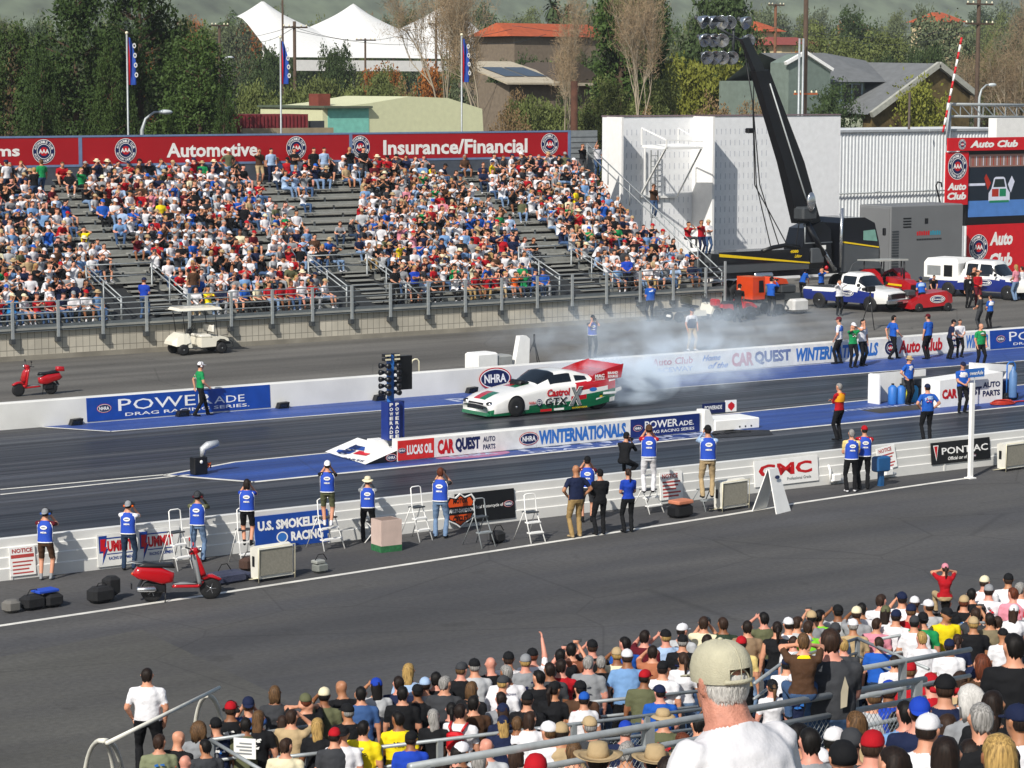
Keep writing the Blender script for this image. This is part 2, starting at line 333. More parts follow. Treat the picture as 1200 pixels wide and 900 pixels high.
def d_nhra(mb,O,U,V,W,H): nhra(mb,O+U*W/2+V*H/2,U,V,H*.62)
x=YP(580,443,FY).x
t=thing('oval_badge','large red white and blue oval badge on the far barrier behind the race car bonnet','badge',(x,FY+.02,.44)); mb=MB(); nhra(mb,(0,-.03,0),XA,Vector((0,.07,1)),.70); mb.build('badge_face',t)
def d_farlong(mb,O,U,V,W,H):
    def tx(s,a,b,c,d,m,**k): put_text(mb,s,O+U*W*a+V*H*c,U,V,W*(b-a),H*(d-c),m,**k)
    PUR=M('banner_purple','#b5174a',.5)
    tx('Auto Club',.02,.13,.5,.85,PUR,shear=.15,bold=.02); tx('RACEWAY',.02,.13,.14,.38,SKYB,bold=.02)
    tx('Home',.155,.205,.55,.85,SKYB,shear=.5); tx('of the',.17,.225,.15,.45,SKYB,shear=.5)
    tx('CAR',.235,.295,.15,.85,PUR,bold=.05); tx('QUEST',.298,.40,.15,.85,BLUE,bold=.05); tx('WINTERNATIONALS',.415,.655,.15,.85,SKYB,shear=.25,bold=.05)
    aaa(mb,O+U*W*.69+V*H*.5,U,V,H*.4,words=False); tx('Auto Club',.715,.85,.15,.85,RED,shear=.2,bold=.04)
    nhra(mb,O+U*W*.89+V*H*.5,U,V,H*.45); tx('WINTER',.925,.995,.15,.85,SKYB,shear=.25,bold=.05)
face_sign('sponsor_banner','long white banner with red and blue event lettering on the far barrier behind the smoke','banner',FY-.012,755,1160,.05,.82,M('banner_white','#e4e4e0',.45),d_farlong,420,lean=.07)
face_sign('sponsor_banner','blue sports drink banner on the far barrier at the right edge of the photo','banner',FY-.012,1161,1290,.05,.82,M('banner_blue','#14449b',.4),d_power,405,lean=.07)
# --- centre divider board
CY=62.35
cd=thing('centre_divider','low white divider wall between the two racing lanes carrying sponsor boards','barrier',(YP(466,530,CY).x,CY,0))
X0=cd.location.x; W=YP(826,500,CY).x-X0
mb=MB().mat(WALLW); mb.prism([(0,0),(.02,.62),(.08,.66),(.3,.66),(.34,0)],0,W,'x'); mb.build('wall',cd)
def seg(px): return YP(px,515,CY).x-X0
GR=M('banner_red_fade','#d32a26',.5)
def board(name,a,b,back,draw,lab):
    o=MB().mat(back).box((a,-.03,.04),(b,-.002,.62)).build(name,cd); o['label']=lab; mb=MB(); draw(mb,Vector((a,-.032,.04)),XA,ZA,b-a,.58); k=mb.build('lettering',o); return o
def dl(mb,O,U,V,W,H): nhra(mb,O+U*W*.1+V*H*.5,U,V,H*.26); put_text(mb,'LUCAS OIL',O+U*W*.24+V*H*.25,U,V,W*.72,H*.5,WH,bold=.04)
def dc(mb,O,U,V,W,H):
    f=lambda s,a,b,c,d,m,**k: put_text(mb,s,O+U*W*a+V*H*c,U,V,W*(b-a),H*(d-c),m,**k)
    f('CAR',.03,.19,.12,.88,RED,bold=.06); f('QUEST',.2,.44,.12,.88,NAVY,bold=.06); f('AUTO',.47,.59,.55,.82,NAVY,bold=.03); f('PARTS',.47,.59,.15,.42,NAVY,bold=.03)
def dw(mb,O,U,V,W,H): put_text(mb,'WINTERNATIONALS',O+U*W*.02+V*H*.12,U,V,W*.93,H*.76,SKYB,bold=.05)
def dn(mb,O,U,V,W,H): nhra(mb,O+U*W*.5+V*H*.5,U,V,H*.62)
def dp(mb,O,U,V,W,H):
    nhra(mb,O+U*W*.1+V*H*.5,U,V,H*.32); put_text(mb,'POWER',O+U*W*.2+V*H*.42,U,V,W*.48,H*.42,WH,bold=.02); put_text(mb,'ADE.',O+U*W*.69+V*H*.42,U,V,W*.22,H*.26,WH,bold=.02); put_text(mb,'DRAG RACING SERIES',O+U*W*.22+V*H*.14,U,V,W*.7,H*.16,WH,bold=.01)
board('sponsor_board',0,seg(508),GR,dl,'red oil sponsor board'); board('sponsor_board',seg(508)+.01,seg(628),M('banner_white'),dc,'white auto parts board in red and navy letters')
board('sponsor_board',seg(606),seg(634),M('banner_white'),dn,'white board with oval badge') if False else None
o=board('sponsor_board',seg(628)+.01,seg(738),M('banner_white'),dw,'white board with sky blue event name')
mb=MB(); nhra(mb,(seg(619),-.036,.33),XA,ZA,.36); mb.build('oval_badge',cd)
board('sponsor_board',seg(738)+.01,seg(819),M('banner_navy','#10286c',.45),dp,'navy sports drink board')
# white block, second small board behind
def block(name,label,cat,px,py,l,w,h,rz,m,group=None,holes=0,bev=.02):
    q=G(px,py); t=thing(name,label,cat,(q.x,q.y,0),rad(rz),group); mb=MB().mat(m); mb.cbox((l/2,w/2,h/2+.01),(l,w,h),bev); mb.build('shell',t)
    if holes:
        mb=MB().mat(BK)
        for i in range(holes): mb.cbox((l*(.55+.13*i),-.004,h*.3),(.05,.01,.05))
        mb.build('slot',t)
    return t
block('timing_box','low white equipment box lying on the blue paint at the end of the divider','equipment box',838,506,1.75,1.1,.34,-4,WH,holes=3)
t=thing('divider_end','white slanted end post of the centre divider beside the navy board','end post',(YP(825,500,CY).x-.06,CY,0)); mb=MB().mat(WH); mb.prism([(0,0),(.55,0),(.2,.72),(0,.72)],-.1,.3); mb.build('post',t)
q=G(828,487); t=thing('sponsor_sign','small blue board with a white shield tile standing behind the white box','sign',(q.x,q.y+.2,0),rad(-3)); t.scale=(.72,.8,.62); mb=MB().mat(NAVY); mb.box((0,0,.05),(1.3,.05,.6)); mb.build('panel',t)
mb=MB().mat(WH); mb.box((1.32,-.0,.05),(1.95,.06,.68)); mb.build('tile',t); mb=MB(); poly(mb,(1.4,-.004,.1),XA,ZA,[(.05,.35),(.05,.2),(.24,0),(.43,.2),(.43,.35),(.24,.5)],RED); put_text(mb,'POWERADE',(.1,-.004,.25),XA,ZA,1.0,.22,WH,bold=.02); mb.build('lettering',t)
# ---------------------------------------------------------------- near barrier signs
def nsign(name,label,px0,px1,z0,z1,back,draw,lean=.1,dy=-.03,cat='sign'): return face_sign(name,label,cat,NY+dy,px0,px1,z0,z1,M(*back) if isinstance(back,tuple) else back,draw,650,lean=lean)
def tf(mb,O,U,V,W,H): return lambda s,a,b,c,d,m,**k: put_text(mb,s,O+U*W*a+V*H*c,U,V,W*(b-a),H*(d-c),m,**k)
def d_notice(mb,O,U,V,W,H):
    f=tf(mb,O,U,V,W,H); rd=M('notice_red','#b8443f',.6); f('NOTICE',.1,.9,.8,.95,rd,bold=.03); rect(mb,O,U,V,W*.05,H*.62,W*.95,H*.74,rd)
    [rect(mb,O,U,V,W*.1,H*(.46-.13*i),W*(.9-.08*(i%3)),H*(.51-.13*i),rd) for i in range(4)]
nsign('notice_sign','white notice sheet with red print on the near barrier at the far left','13 x'.split()[0] and 12,42,.08,.72,WH,d_notice)
def d_summit(mb,O,U,V,W,H):
    f=tf(mb,O,U,V,W,H)
    for k in (0,.49):
        poly(mb,O,U,V,[(W*(.02+k),H*.95),(W*(.12+k),H*.95),(W*(.1+k),H*.55),(W*(.13+k),H*.55),(W*(.05+k),H*.05),(W*(.07+k),H*.42),(W*(.02+k),H*.42)],BLUE,.002)
        poly(mb,O,U,V,[(W*(.04+k),H*.85),(W*(.105+k),H*.85),(W*(.085+k),H*.6),(W*(.115+k),H*.6),(W*(.06+k),H*.28),(W*(.07+k),H*.48),(W*(.035+k),H*.48)],RED,.006)
        f('UMMIT',.12+k,.42+k,.44,.78,RED,bold=.05); rect(mb,O,U,V,W*(.11+k),H*.84,W*(.42+k),H*.88,BLUE); rect(mb,O,U,V,W*(.11+k),H*.36,W*(.42+k),H*.39,BLUE); f('RACING EQUIPMENT',.13+k,.43+k,.17,.29,BLUE,bold=.02)
nsign('sponsor_banner','white banner printed twice with red and blue racing equipment logo behind the scooter',115,212,.06,.8,M('banner_white'),d_summit,cat='banner')
def d_smoke(mb,O,U,V,W,H):
    f=tf(mb,O,U,V,W,H); f('U.S. SMOKELESS',.04,.97,.55,.85,WH,bold=.05); f('RACING',.48,.92,.15,.44,WH,bold=.05); disc(mb,O+U*W*.36+V*H*.3,U,V,H*.2,H*.17,SKYB,.003); disc(mb,O+U*W*.36+V*H*.3,U,V,H*.2,H*.17,WH,.005,r0=.8)
nsign('sponsor_banner','blue banner with white tobacco racing lettering on the near barrier behind the stepladders',300,386,.04,.82,M('banner_blue'),d_smoke,cat='banner')
def d_hd(mb,O,U,V,W,H):
    f=tf(mb,O,U,V,W,H); f('Official Motorcycle of',.27,.8,.42,.56,WH,bold=.01); nhra(mb,O+U*W*.89+V*H*.5,U,V,H*.2)
nsign('sponsor_banner','black banner with small white lettering beside the orange shield','528',604,.1,.84,BK,d_hd,cat='banner') if False else nsign('sponsor_banner','black banner with small white lettering beside the orange shield',535,604,.1,.84,BK,d_hd,cat='banner')
x=YP(536,597,NY).x; t=thing('shield_emblem','orange and black motorcycle bar and shield emblem leaning on the near barrier','emblem',(x,NY-.08,.02)); S=[(0,.95),(.13,.84),(.32,.9),(.42,.74),(.36,.6),(.42,.45),(.34,.22),(.12,.1),(0,0),(-.12,.1),(-.34,.22),(-.42,.45),(-.36,.6),(-.42,.74),(-.32,.9),(-.13,.84)]
mb=MB().mat(WH); mb.prism([(a*1.1,b*.92) for a,b in S],-.05,-.02); mb.build('border',t); mb=MB(); poly(mb,(0,-.052,.04),XA,ZA,[(a*1.0,b*.84) for a,b in S],BK,.002); poly(mb,(0,-.052,.07),XA,ZA,[(a*.9,b*.76) for a,b in S],ORANGE,.005); rect(mb,(0,-.052,.34),XA,ZA,-.45,0,.45,.2,BK,.009)
put_text(mb,'HARLEY-DAVIDSON',(-.4,-.053,.39),XA,ZA,.8,.1,WH,bold=.04,lift=.013); put_text(mb,'MOTOR',(-.22,-.053,.62),XA,ZA,.44,.13,BK,bold=.04,lift=.01); put_text(mb,'CYCLES',(-.22,-.053,.17),XA,ZA,.44,.13,BK,bold=.04,lift=.01); mb.build('emblem_face',t)
def d_gmc(mb,O,U,V,W,H):
    f=tf(mb,O,U,V,W,H); f('GMC',.06,.9,.36,.84,M('sign_red','#c4161c',.5),bold=.035); f('Professional Grade',.5,.88,.14,.26,GREY)
nsign('sponsor_board','white board with large red carmaker letters on the near barrier behind the folding sign',884,958,.16,.86,WH,d_gmc,cat='board')
def d_pont(mb,O,U,V,W,H):
    f=tf(mb,O,U,V,W,H); f('PONTIAC',.17,.96,.42,.74,WH,bold=.02); poly(mb,O,U,V,[(W*.03,H*.88),(W*.12,H*.88),(W*.075,H*.15)],WH,.002); poly(mb,O,U,V,[(W*.045,H*.84),(W*.105,H*.84),(W*.075,H*.25)],RED,.005); f('Official car of',.27,.6,.14,.3,WH,shear=.2); nhra(mb,O+U*W*.72+V*H*.22,U,V,H*.13)
nsign('sponsor_board','black board with white carmaker name on the near barrier behind the white pole',1090,1158,.22,.84,BK,d_pont,cat='board')
def d_ab(mb,O,U,V,W,H):
    f=tf(mb,O,U,V,W,H); rd=M('notice_red'); f('NOTICE',.1,.8,.78,.95,rd,bold=.03)
    [rect(mb,O,U,V,W*.1,H*(.62-.13*i),W*(.9-.1*(i%3)),H*(.68-.13*i),rd) for i in range(5)]
t=nsign('notice_sign','white notice sheet with red print taped to the barrier above the blue cooler',1029,1050,.2,.84,WH,d_ab); t.rotation_euler=(0,rad(-8),0)
nsign('notice_sign','large white notice with red print beside the photographer in white trousers',774,800,.1,.82,WH,d_ab)
# electrical conduit boxes
for px,lab in ((969,'white pipe fitting on the near barrier right of the red lettered board'),(1030,'white pipe fitting on the near barrier beneath the blue case')):
    x=YP(px,585,NY).x; t=thing('pipe_fitting',lab,'pipe fitting',(x,NY-.12,0)); mb=MB().mat(WH); mb.tube([(0,0,.05),(0,0,.4),(.02,.1,.55)],.04); mb.tube([(0,0,.12),(.5,0,.12)],.05); mb.build('pipe',t); MB().mat(WH).cbox((.2,-.02,.2),(.3,.14,.22),.03).build('junction_box',t)
# wall under the far stand
SY=93.9; SZ=1.32
cw=thing('retaining_wall','grey split face concrete block wall under the far grandstand','wall',(60,SY,0))
mb=MB().mat(CONC); xr=YP(846,350,SY).x-60; mb.box((-60,0,0),(xr,.35,SZ)); mb.build('block_face',cw)
mb=MB().mat(M('stained_concrete','#8c877b',.95,var=.25,scale=.8,bump=.4)); mb.box((-60,-.035,0),(xr,-.003,.2)); mb.build('footing',cw)
# ================================================================ far grandstand
ALU=M('bleacher_aluminium','#a3a49e',.5,metal=.25,var=.12,scale=2); ALD=M('bleacher_riser','#8e908b',.6,var=.15); STL=M('stand_steel','#6f767a',.5,metal=.4,var=.1)
gs=thing('grandstand','large grey aluminium grandstand full of spectators across the track','grandstand',(0,SY,SZ))
RD,RH,NR=.84,.325,16; Y0=.75          # row depth, row rise, rows ; offset of the first footboard
XL,XR=14.0,YP(846,350,SY).x
def rowy(k): return Y0+k*RD
def rowz(k): return .0+k*RH
vom=[]
for px in (222,478,720):                # stair bays : pixel of the lower end of the right hand rail
    vom.append(YP(px,345,SY+.2).x)
VW=3.2; # width of each bay
def spans(k):
    "stretches of seating in row k, leaving out the stair bays"
    cuts=[(v-VW,v+.2) if k<4 else (v-.95,v+.0) for v in vom]; xs=[]; a=XL; xr=XR+(.0 if k<6 else (k-6)*.12)
    for c0,c1 in cuts:
        xs.append((a,c0)); a=c1
    xs.append((a,xr)); return xs
for k in range(NR):
    mb=MB().mat(ALU); full=[(XL,XR+(.0 if k<6 else (k-6)*.12))]
    for a,b in (spans(k) if k<4 else full):
        mb.box((a,rowy(k)-.42,rowz(k)-.05),(b,rowy(k)-.03,rowz(k)))          # footboard
    mb.build('foot_plank',gs)
    mb=MB().mat(ALU)
    for a,b in spans(k): mb.box((a,rowy(k)+.02,rowz(k)+.39),(b,rowy(k)+.3,rowz(k)+.43))
    # seat posts
    mb.build('seat_plank',gs)
    mb=MB().mat(ALD)
    for a,b in (spans(k) if k<4 else full): mb.box((a,rowy(k)+.02,rowz(k)-.04),(b,rowy(k)+.04,rowz(k)+.19))
    mb.build('riser_plank',gs)
mb=MB().mat(STL)
for k in range(NR):
    for a,b in spans(k):
        n=max(1,int((b-a)/1.9))
        for i in range(n+1): 
            x=a+.1+(b-a-.2)*i/n; mb.box((x-.04,rowy(k)+.1,rowz(k)),(x+.04,rowy(k)+.16,rowz(k)+.39))
tag(mb.build('seat_bracket',gs),kind='stuff')
mb=MB().mat(ALU); 
for v in vom:                      # stair treads in the upper aisles
    for k in range(4,NR): mb.box((v-1.1,rowy(k)-.62,rowz(k)-.17),(v+.15,rowy(k)-.38,rowz(k)-.14))
mb.build('stair_tread',gs)
mb=MB().mat(M('under_stand_shade','#25282a',.8)); mb.prism([(Y0-.5,-.15),(Y0+NR*RD,NR*RH-.25),(Y0+NR*RD,NR*RH-.45),(Y0-.5,-.4)],XL,XR-.1,'x'); mb.build('underside_shade',gs)  # near-black sheet stands in for the shade beneath the planks
mb=MB().mat(ALU); mb.box((XL,-.18,-.1),(XR,Y0-.1,-.02)); mb.build('front_walkway',gs)
mb=MB().mat(STL); mb.box((XL,-.13,-.14),(XR,-.08,.1)); mb.box((XL,-.16,-.18),(XR,-.02,-.145)); mb.build('fascia_beam',gs)
# front railing
rl=MB().mat(GALV)
for z in (.3,.55,.8,1.02): rl.tube([(XL,-.13,z),(XR,-.13,z)],.028,5)
rl.build('guard_rail',gs)
pxs=[44,57,102,156,]; xp=[]; a=YP(12.5,385,SY).x; b=YP(66,385,SY).x; st=b-a
x=a-2*st
while x<XR+.1:
    mb=MB().mat(GALV); mb.box((x-.05,-.24,-.5),(x+.05,-.14,1.04)); mb.build('rail_post',gs); MB().mat(DGREY).box((x-.09,-.26,-.62),(x+.09,-.002,-.42)).build('post_bracket',gs); x+=st
MB().mat(GALV).box((XR-.05,-.28,-1.0),(XR+.03,-.18,1.3)).build('rail_post',gs)
# stair bays with sloping handrails, opening painted black for its shade and grey door
for v in vom:
    o=thing('stair_bay_rail','x','x') if False else None
    mb=MB().mat(GALV)
    yb,zb=rowy(3)+.35,rowz(3)
    for dx in (0,-VW+.15):
        x=v+dx
        for off in (0,-.22): mb.tube([(x,.35,1.0+off),(x,yb,zb+1.12+off)],.03,5)
        mb.tube([(x,.35,0),(x,.35,1.02)],.045,5); mb.tube([(x,yb,zb-.9),(x,yb,zb+1.14)],.045,5); mb.tube([(x,(yb+.35)/2,.2),(x,(yb+.35)/2,(zb+2.1)/2)],.035,5)
    for off in (0,-.5): mb.tube([(v,yb,zb+1.12+off),(v-VW+.15,yb,zb+1.12+off)],.03,5)
    mb.tube([(v,.35,1.0),(v+.75,.1,.3)],.03,5)
    mb.build('handrail',gs)
    mb=MB().mat(ALU)
    for k in range(4): mb.box((v-1.35,rowy(k)-.42,rowz(k)-.05),(v-.1,rowy(k)+.3,rowz(k)))
    for k in range(8): mb.box((v-1.35,Y0-.4+k*.42,k*.162-.03),(v-.1,Y0-.1+k*.42,k*.162))
    mb.build('stair_tread',gs)
    MB().mat(M('opening_shade_black','#08090a',.9,var=0)).box((v-VW+1.0,yb-.05,-.1),(v-1.4,yb,1.25)).build('opening',gs)  # solid black panel painted as the shade inside the stair opening
    MB().mat(DGREY).box((v-VW+.2,yb-.15,-.05),(v-VW+1.0,yb-.1,1.2)).build('door_panel',gs)
# ---------------------------------------------------------------- red billboard above the stand
BY=107.4
z0=YP(380,189,BY).z; z1=YP(380,156.5,BY).z
bb=thing('billboard','long red billboard with white motoring club lettering along the back of the far grandstand','billboard',(0,BY,z0))
BRED=M('billboard_red','#a80a18',.5,var=.06,scale=.5); TRIM=M('billboard_blue_trim','#6e84a8',.5)
xs=[YP(px,170,BY).x for px in (-160,94,411,667)]; H=z1-z0
MB().mat(M('billboard_back','#59606b',.7)).box((xs[0],.06,-2.2),(xs[3]+.1,.2,H)).build('backing',bb)
for i in range(3): MB().mat(BRED).box((xs[i]+.09,0,.06),(xs[i+1]-.09,.055,H-.06)).build('panel',bb)
mb=MB().mat(TRIM); mb.box((xs[0],-.02,H-.055),(xs[3]+.08,.1,H+.03)); mb.box((xs[0],-.02,-.05),(xs[3]+.08,.1,.055))
for x in xs: mb.box((x-.085,-.018,.058),(x+.085,.056,H-.058))
mb.build('trim',bb)
mb=MB().mat(M('corrugated_blue_grey','#4a515c',.6)); x=xs[0]
mb.box((xs[0],.0,-1.1),(xs[3],.05,-.06)); mb.build('lower_panel',bb)
lt=MB(); O=Vector((0,-.006,0))
def bt(s,pa,pb,za,zb,**k):
    a=YP(pa,170,BY).x; b=YP(pb,170,BY).x; put_text(lt,s,(a,-.006,za),XA,ZA,b-a,zb-za,WH,bold=.03,**k)
bt('Systems',-60,23,.32,.98); bt('Automotive',195,302,.3,.98); bt('Insurance/Financial',449,618,.25,1.0)
lt.build('lettering',bb)
for px in (51,147,347,422,644):
    mb=MB(); aaa(mb,(YP(px,170,BY).x,-.008,H*.5),XA,ZA,H*.41); mb.build('round_emblem',bb)
# grey siding panel right of the billboard
MB().mat(M('siding_grey','#878d90',.6)).box((YP(668,160,BY).x,.0,-1.6),(YP(700,160,BY).x,.06,H+.02)).build('end_panel',bb)
mb=MB().mat(M('siding_grey')); 
for i in range(9): mb.box((YP(669,160,BY).x,-.03,-1.2+i*.28),(YP(699,160,BY).x,-.001,-1.12+i*.28))
mb.build('siding_rib',bb)
# sloping rail down the right end
mb=MB().mat(GALV)
a=YP(688,168,BY-.6); b=YP(846,318,SY+.3)
t=thing('end_railing','sloping steel railing down the right hand end of the far grandstand','railing',(0,0,0))
for o in (0,-.45): mb.tube([(a.x,a.y,a.z+o),(b.x,b.y,b.z+o)],.035,5)
mb.build('hand_rail',t); 
for i in range(7):
    p=a.lerp(b,i/6); MB().mat(GALV).tube([(p.x,p.y,p.z-1.1),(p.x,p.y,p.z)],.03,5).build('rail_post',t)
# ================================================================ white building
# fluted south walls with projecting pilasters whose west faces catch the sun
def fluted(name,base,scale,dark=.8,dashed=False):
    m=M(name,base,.7,var=.05); n=m.node_tree.nodes; l=m.node_tree.links; b=n['Principled BSDF']
    tc=n.new('ShaderNodeTexCoord'); wv=n.new('ShaderNodeTexWave'); wv.bands_direction='X'; wv.inputs['Scale'].default_value=scale; l.new(tc.outputs['Object'],wv.inputs[0])
    bp=n.new('ShaderNodeBump'); bp.inputs['Distance'].default_value=.06; bp.inputs['Strength'].default_value=.8; l.new(wv.outputs[0],bp.inputs['Height']); l.new(bp.outputs[0],b.inputs['Normal']); return m
WB=M('white_plaster','#eeeeec',.7,var=.04)
WF=M('white_fluted_block','#ebedef',.75,var=.05)
BYW=110.0
def X_(px,Y=BYW): return YP(px,150,Y).x
wb=thing('white_building','large white block walled building with projecting pilasters right of the far grandstand','building',(0,BYW,0))
zt=YP(760,137,BYW).z
MB().mat(WF).box((X_(711),0,0),(X_(985),.4,zt)).build('block_wall',wb)
pil=1.35
for a,b in ((711,729),(824,832)):
    # pilaster: its south face is narrow, west face visible
    x0=X_(a+17); 
mb=MB().mat(WB); w0=X_(711); mb.box((w0-.01,-pil,0),(w0+.12,-.003,zt+.02)); mb.build('pilaster',wb)
mb=MB().mat(WB); w1=X_(812); mb.box((w1,-pil-.4,0),(w1+.14,-.003,zt+.02)); mb.build('pilaster',wb)
MB().mat(M('roof_coping','#7b6a70',.7)).box((w0-.02,-.05,zt+.022),(X_(985),.45,zt+.09)).build('coping',wb)
# small vertical slots of the fluted block, built as shallow recess bars
mb=MB().mat(M('block_groove','#c4c8cf',.8)); x=w0+.4
rr=random.Random(3)
nx=int((X_(900)-w0)/.33)
for i in range(nx):
    x=w0+.35+i*.33
    if abs(x-w1)<.3: continue
    for j in range(int(zt/.62)):
        z=.2+j*.62; mb.box((x,-.008,z),(x+.05,-.002,z+.3))
tag(mb.build('wall_groove',wb),kind='stuff')
# steel bracket frame (old sign mount) on the wall
fr=thing('sign_bracket','white painted steel bracket frame with a platform bolted to the white building','steel frame',(0,BYW,0))
mb=MB().mat(WH); P=lambda px,py,dy=0: (lambda q:(q.x,dy,q.z))(YP(px,py,BYW+dy))
T=.045
a=P(752,170,-1.6); b=P(781,172.5,-3.4); c=P(823,172,-3.4); d=P(795,168,-1.6)
mb.bar(P(752,150,-1.6),P(781,164,-3.4),.07); mb.bar(P(752,150,-1.6),a,.07); mb.bar(P(781,164,-3.4),b,.07)
mb.bar(P(795,150,-1.6),P(823,166,-3.4),.05); mb.bar(P(795,150,-1.6),P(795,168,-1.6),.05)
mb.bar(b,P(751,228,-.1),.09); mb.bar(c,P(793,231,-.1),.07); mb.bar(P(751,230,-.1),P(793,231,-.1),.12); mb.bar(P(781,164,-3.4),P(823,166,-3.4),.04)
mb.bar(P(756,174,-.15),P(756,228,-.15),.06); mb.build('strut',fr)
mb=MB().mat(WH); mb.add([a,b,c,d,(a[0],a[1],a[2]-.12),(b[0],b[1],b[2]-.12),(c[0],c[1],c[2]-.12),(d[0],d[1],d[2]-.12)],[(0,3,2,1),(4,5,6,7),(0,1,5,4),(1,2,6,5),(2,3,7,6),(3,0,4,7)]); mb.build('platform',fr)
mb=MB().mat(GREY); l0=P(763,176,-.3); l1=P(771,176,-.3)
for q in (l0,l1): mb.bar(q,(q[0],q[1],q[2]-3.2),.05)
for i in range(9): mb.bar((l0[0],l0[1],l0[2]-.3*i-.3),(l1[0],l1[1],l0[2]-.3*i-.3),.035)
mb.build('ladder',fr)
# grey corrugated building behind, to the right
RYW=118.0
cb=thing('metal_building','pale corrugated metal building behind the generator and the video screen','building',(0,RYW,0))
zc=YP(1000,155,RYW).z
m=M('corrugated_wall','#e0e4e6',.55,var=.05)
mb=MB().mat(m); x0=YP(905,200,RYW).x; x1=YP(1290,200,RYW).x; n_=int((x1-x0)/.28); pts=[]
for i in range(n_):
    x=x0+i*.28; pts+=[(x,0),(x+.12,0),(x+.16,-.045),(x+.24,-.045)]
ring0=[(a,b,0) for a,b in pts]; ring1=[(a,b,zc) for a,b in pts]
mb.loft([ring0,ring1],cap=False,close=False); mb.build('corrugated_wall',cb)
MB().mat(m).box((x0,.3,0),(x1,14,zc-.02)).build('core_wall',cb)
MB().mat(M('gutter_grey','#a9aeb2',.5)).box((x0-.05,-.16,zc),(x1,.3,zc+.14)).build('gutter',cb)
mb=MB().mat(GALV); zz=YP(950,228,RYW).z; mb.tube([(x0+1,-.2,zz),(x1,-.2,zz+.05)],.05,5)
for i in range(6): mb.tube([(x0+4+i*4.2,-.2,zz),(x0+4+i*4.2,-.9,zz+.15)],.035,5)
mb.build('pipe_rail',cb)
mb=MB().mat(WH); q=YP(1180,150,112); mb.box((YP(1168,150,112).x,-6,zc-1.6),(YP(1290,150,112).x,-5.3,zc+.9)); mb.build('roof_box',cb)
# ---------------------------------------------------------------- club sign and video screen
VY=106.0
def Z(py,px=1150): return YP(px,py,VY).z
def Xv(px): return YP(px,200,VY).x
vs=thing('video_screen','large black framed video screen showing the white race car, under the red club banner','screen',(0,VY,0))
xl,xr=Xv(1135),Xv(1230); zb,zt2=Z(254),Z(181)
MB().mat(BK).box((xl-.15,0,zb-.5),(xr+.15,.6,zt2+.25)).build('housing',vs)
SCR=lambda n,c:M(n,c,.4,var=.1,scale=2,emit=.18)
mb=MB().mat(SCR('screen_navy','#16202c')).box((xl,-.03,zb),(xr,-.004,zt2)); o=mb.build('screen_face',vs)
mb=MB(); W=xr-xl; H=zt2-zb; O=Vector((xl,-.032,zb))
rect(mb,O,XA,ZA,0,H*.0,W,H*.26,SCR('screen_blue','#4a78b8')); rect(mb,O,XA,ZA,0,H*.8,W,H,SCR('screen_stand','#8a6a60')); rect(mb,O,XA,ZA,0,H*.5,W*.2,H*.54,SCR('screen_white','#c9cddd'))
for i in range(24): rect(mb,O,XA,ZA,W*(i/24),H*.82,W*(i/24)+.06,H*(.97),SCR('screen_red','#a02818') if i%2 else SCR('screen_white',''),.005)
cw_=Xv(1171)-xl; wh=SCR('screen_white',''); pts=[(-1.4,.2),(-1.4,.85),(-1.05,1.2),(-.72,2.05),(-.5,2.15),(.5,2.15),(.72,2.05),(1.05,1.2),(1.4,.85),(1.4,.2)]
poly(mb,O+XA*cw_+ZA*.75,XA,ZA,[(a*.62,b*.72) for a,b in pts],wh,.008); poly(mb,O+XA*cw_+ZA*.75,XA,ZA,[(-.5,.95),(-.36,1.42),(.36,1.42),(.5,.95)],SCR('screen_glass','#1e2a2a'),.012)
rect(mb,O+XA*cw_+ZA*.8,XA,ZA,-.6,.35,-.05,.8,SCR('screen_red',''),.012); rect(mb,O+XA*cw_+ZA*.8,XA,ZA,.02,.35,.55,.8,SCR('screen_green','#1a7a55'),.012); rect(mb,O+XA*cw_+ZA*.8,XA,ZA,-.8,.0,.8,.13,SCR('screen_green',''),.012)
poly(mb,O+XA*cw_+ZA*.75,XA,ZA,[(-.95,.8),(-1.25,1.5),(-1.1,1.75),(-.7,1.2)],SCR('screen_red',''),.010); poly(mb,O+XA*cw_+ZA*.75,XA,ZA,[(.95,.6),(1.25,1.25),(1.0,1.6),(.7,1.1)],wh,.010)
mb.build('screen_picture',o)
CR=M('banner_club_red','#d0131f',.5,var=.05)
def redsign(label,px0,px1,za,zb_,dy,draw,nm='club_banner'):
    a,b=Xv(px0),Xv(px1); t=thing(nm,label,'banner',(a,VY+dy,za)); MB().mat(CR).box((0,0,0),(b-a,.1,zb_-za)).build('panel',t); mb=MB(); draw(mb,Vector((0,-.004,0)),XA,ZA,b-a,zb_-za); mb.build('lettering',t); return t
def s1(mb,O,U,V,W,H): aaa(mb,O+U*1.12+V*H*.5,U,V,H*.4); put_text(mb,'Auto Club',O+U*1.75+V*H*.22,U,V,3.9,H*.56,WH,shear=.22,bold=.05)
redsign('red club banner running across the top of the video screen',1106,1230,Z(181)+.24,Z(161),-.3,s1)
def s2(mb,O,U,V,W,H): aaa(mb,O+U*W*.5+V*H*.73,U,V,W*.43); put_text(mb,'Auto',O+U*W*.06+V*H*.28,U,V,W*.86,H*.14,WH,shear=.2,bold=.05); put_text(mb,'Club',O+U*W*.06+V*H*.1,U,V,W*.86,H*.14,WH,shear=.2,bold=.05)
redsign('narrow upright red club banner at the left side of the video screen',1106,1132,Z(239),Z(182)+.22,-.2,s2)
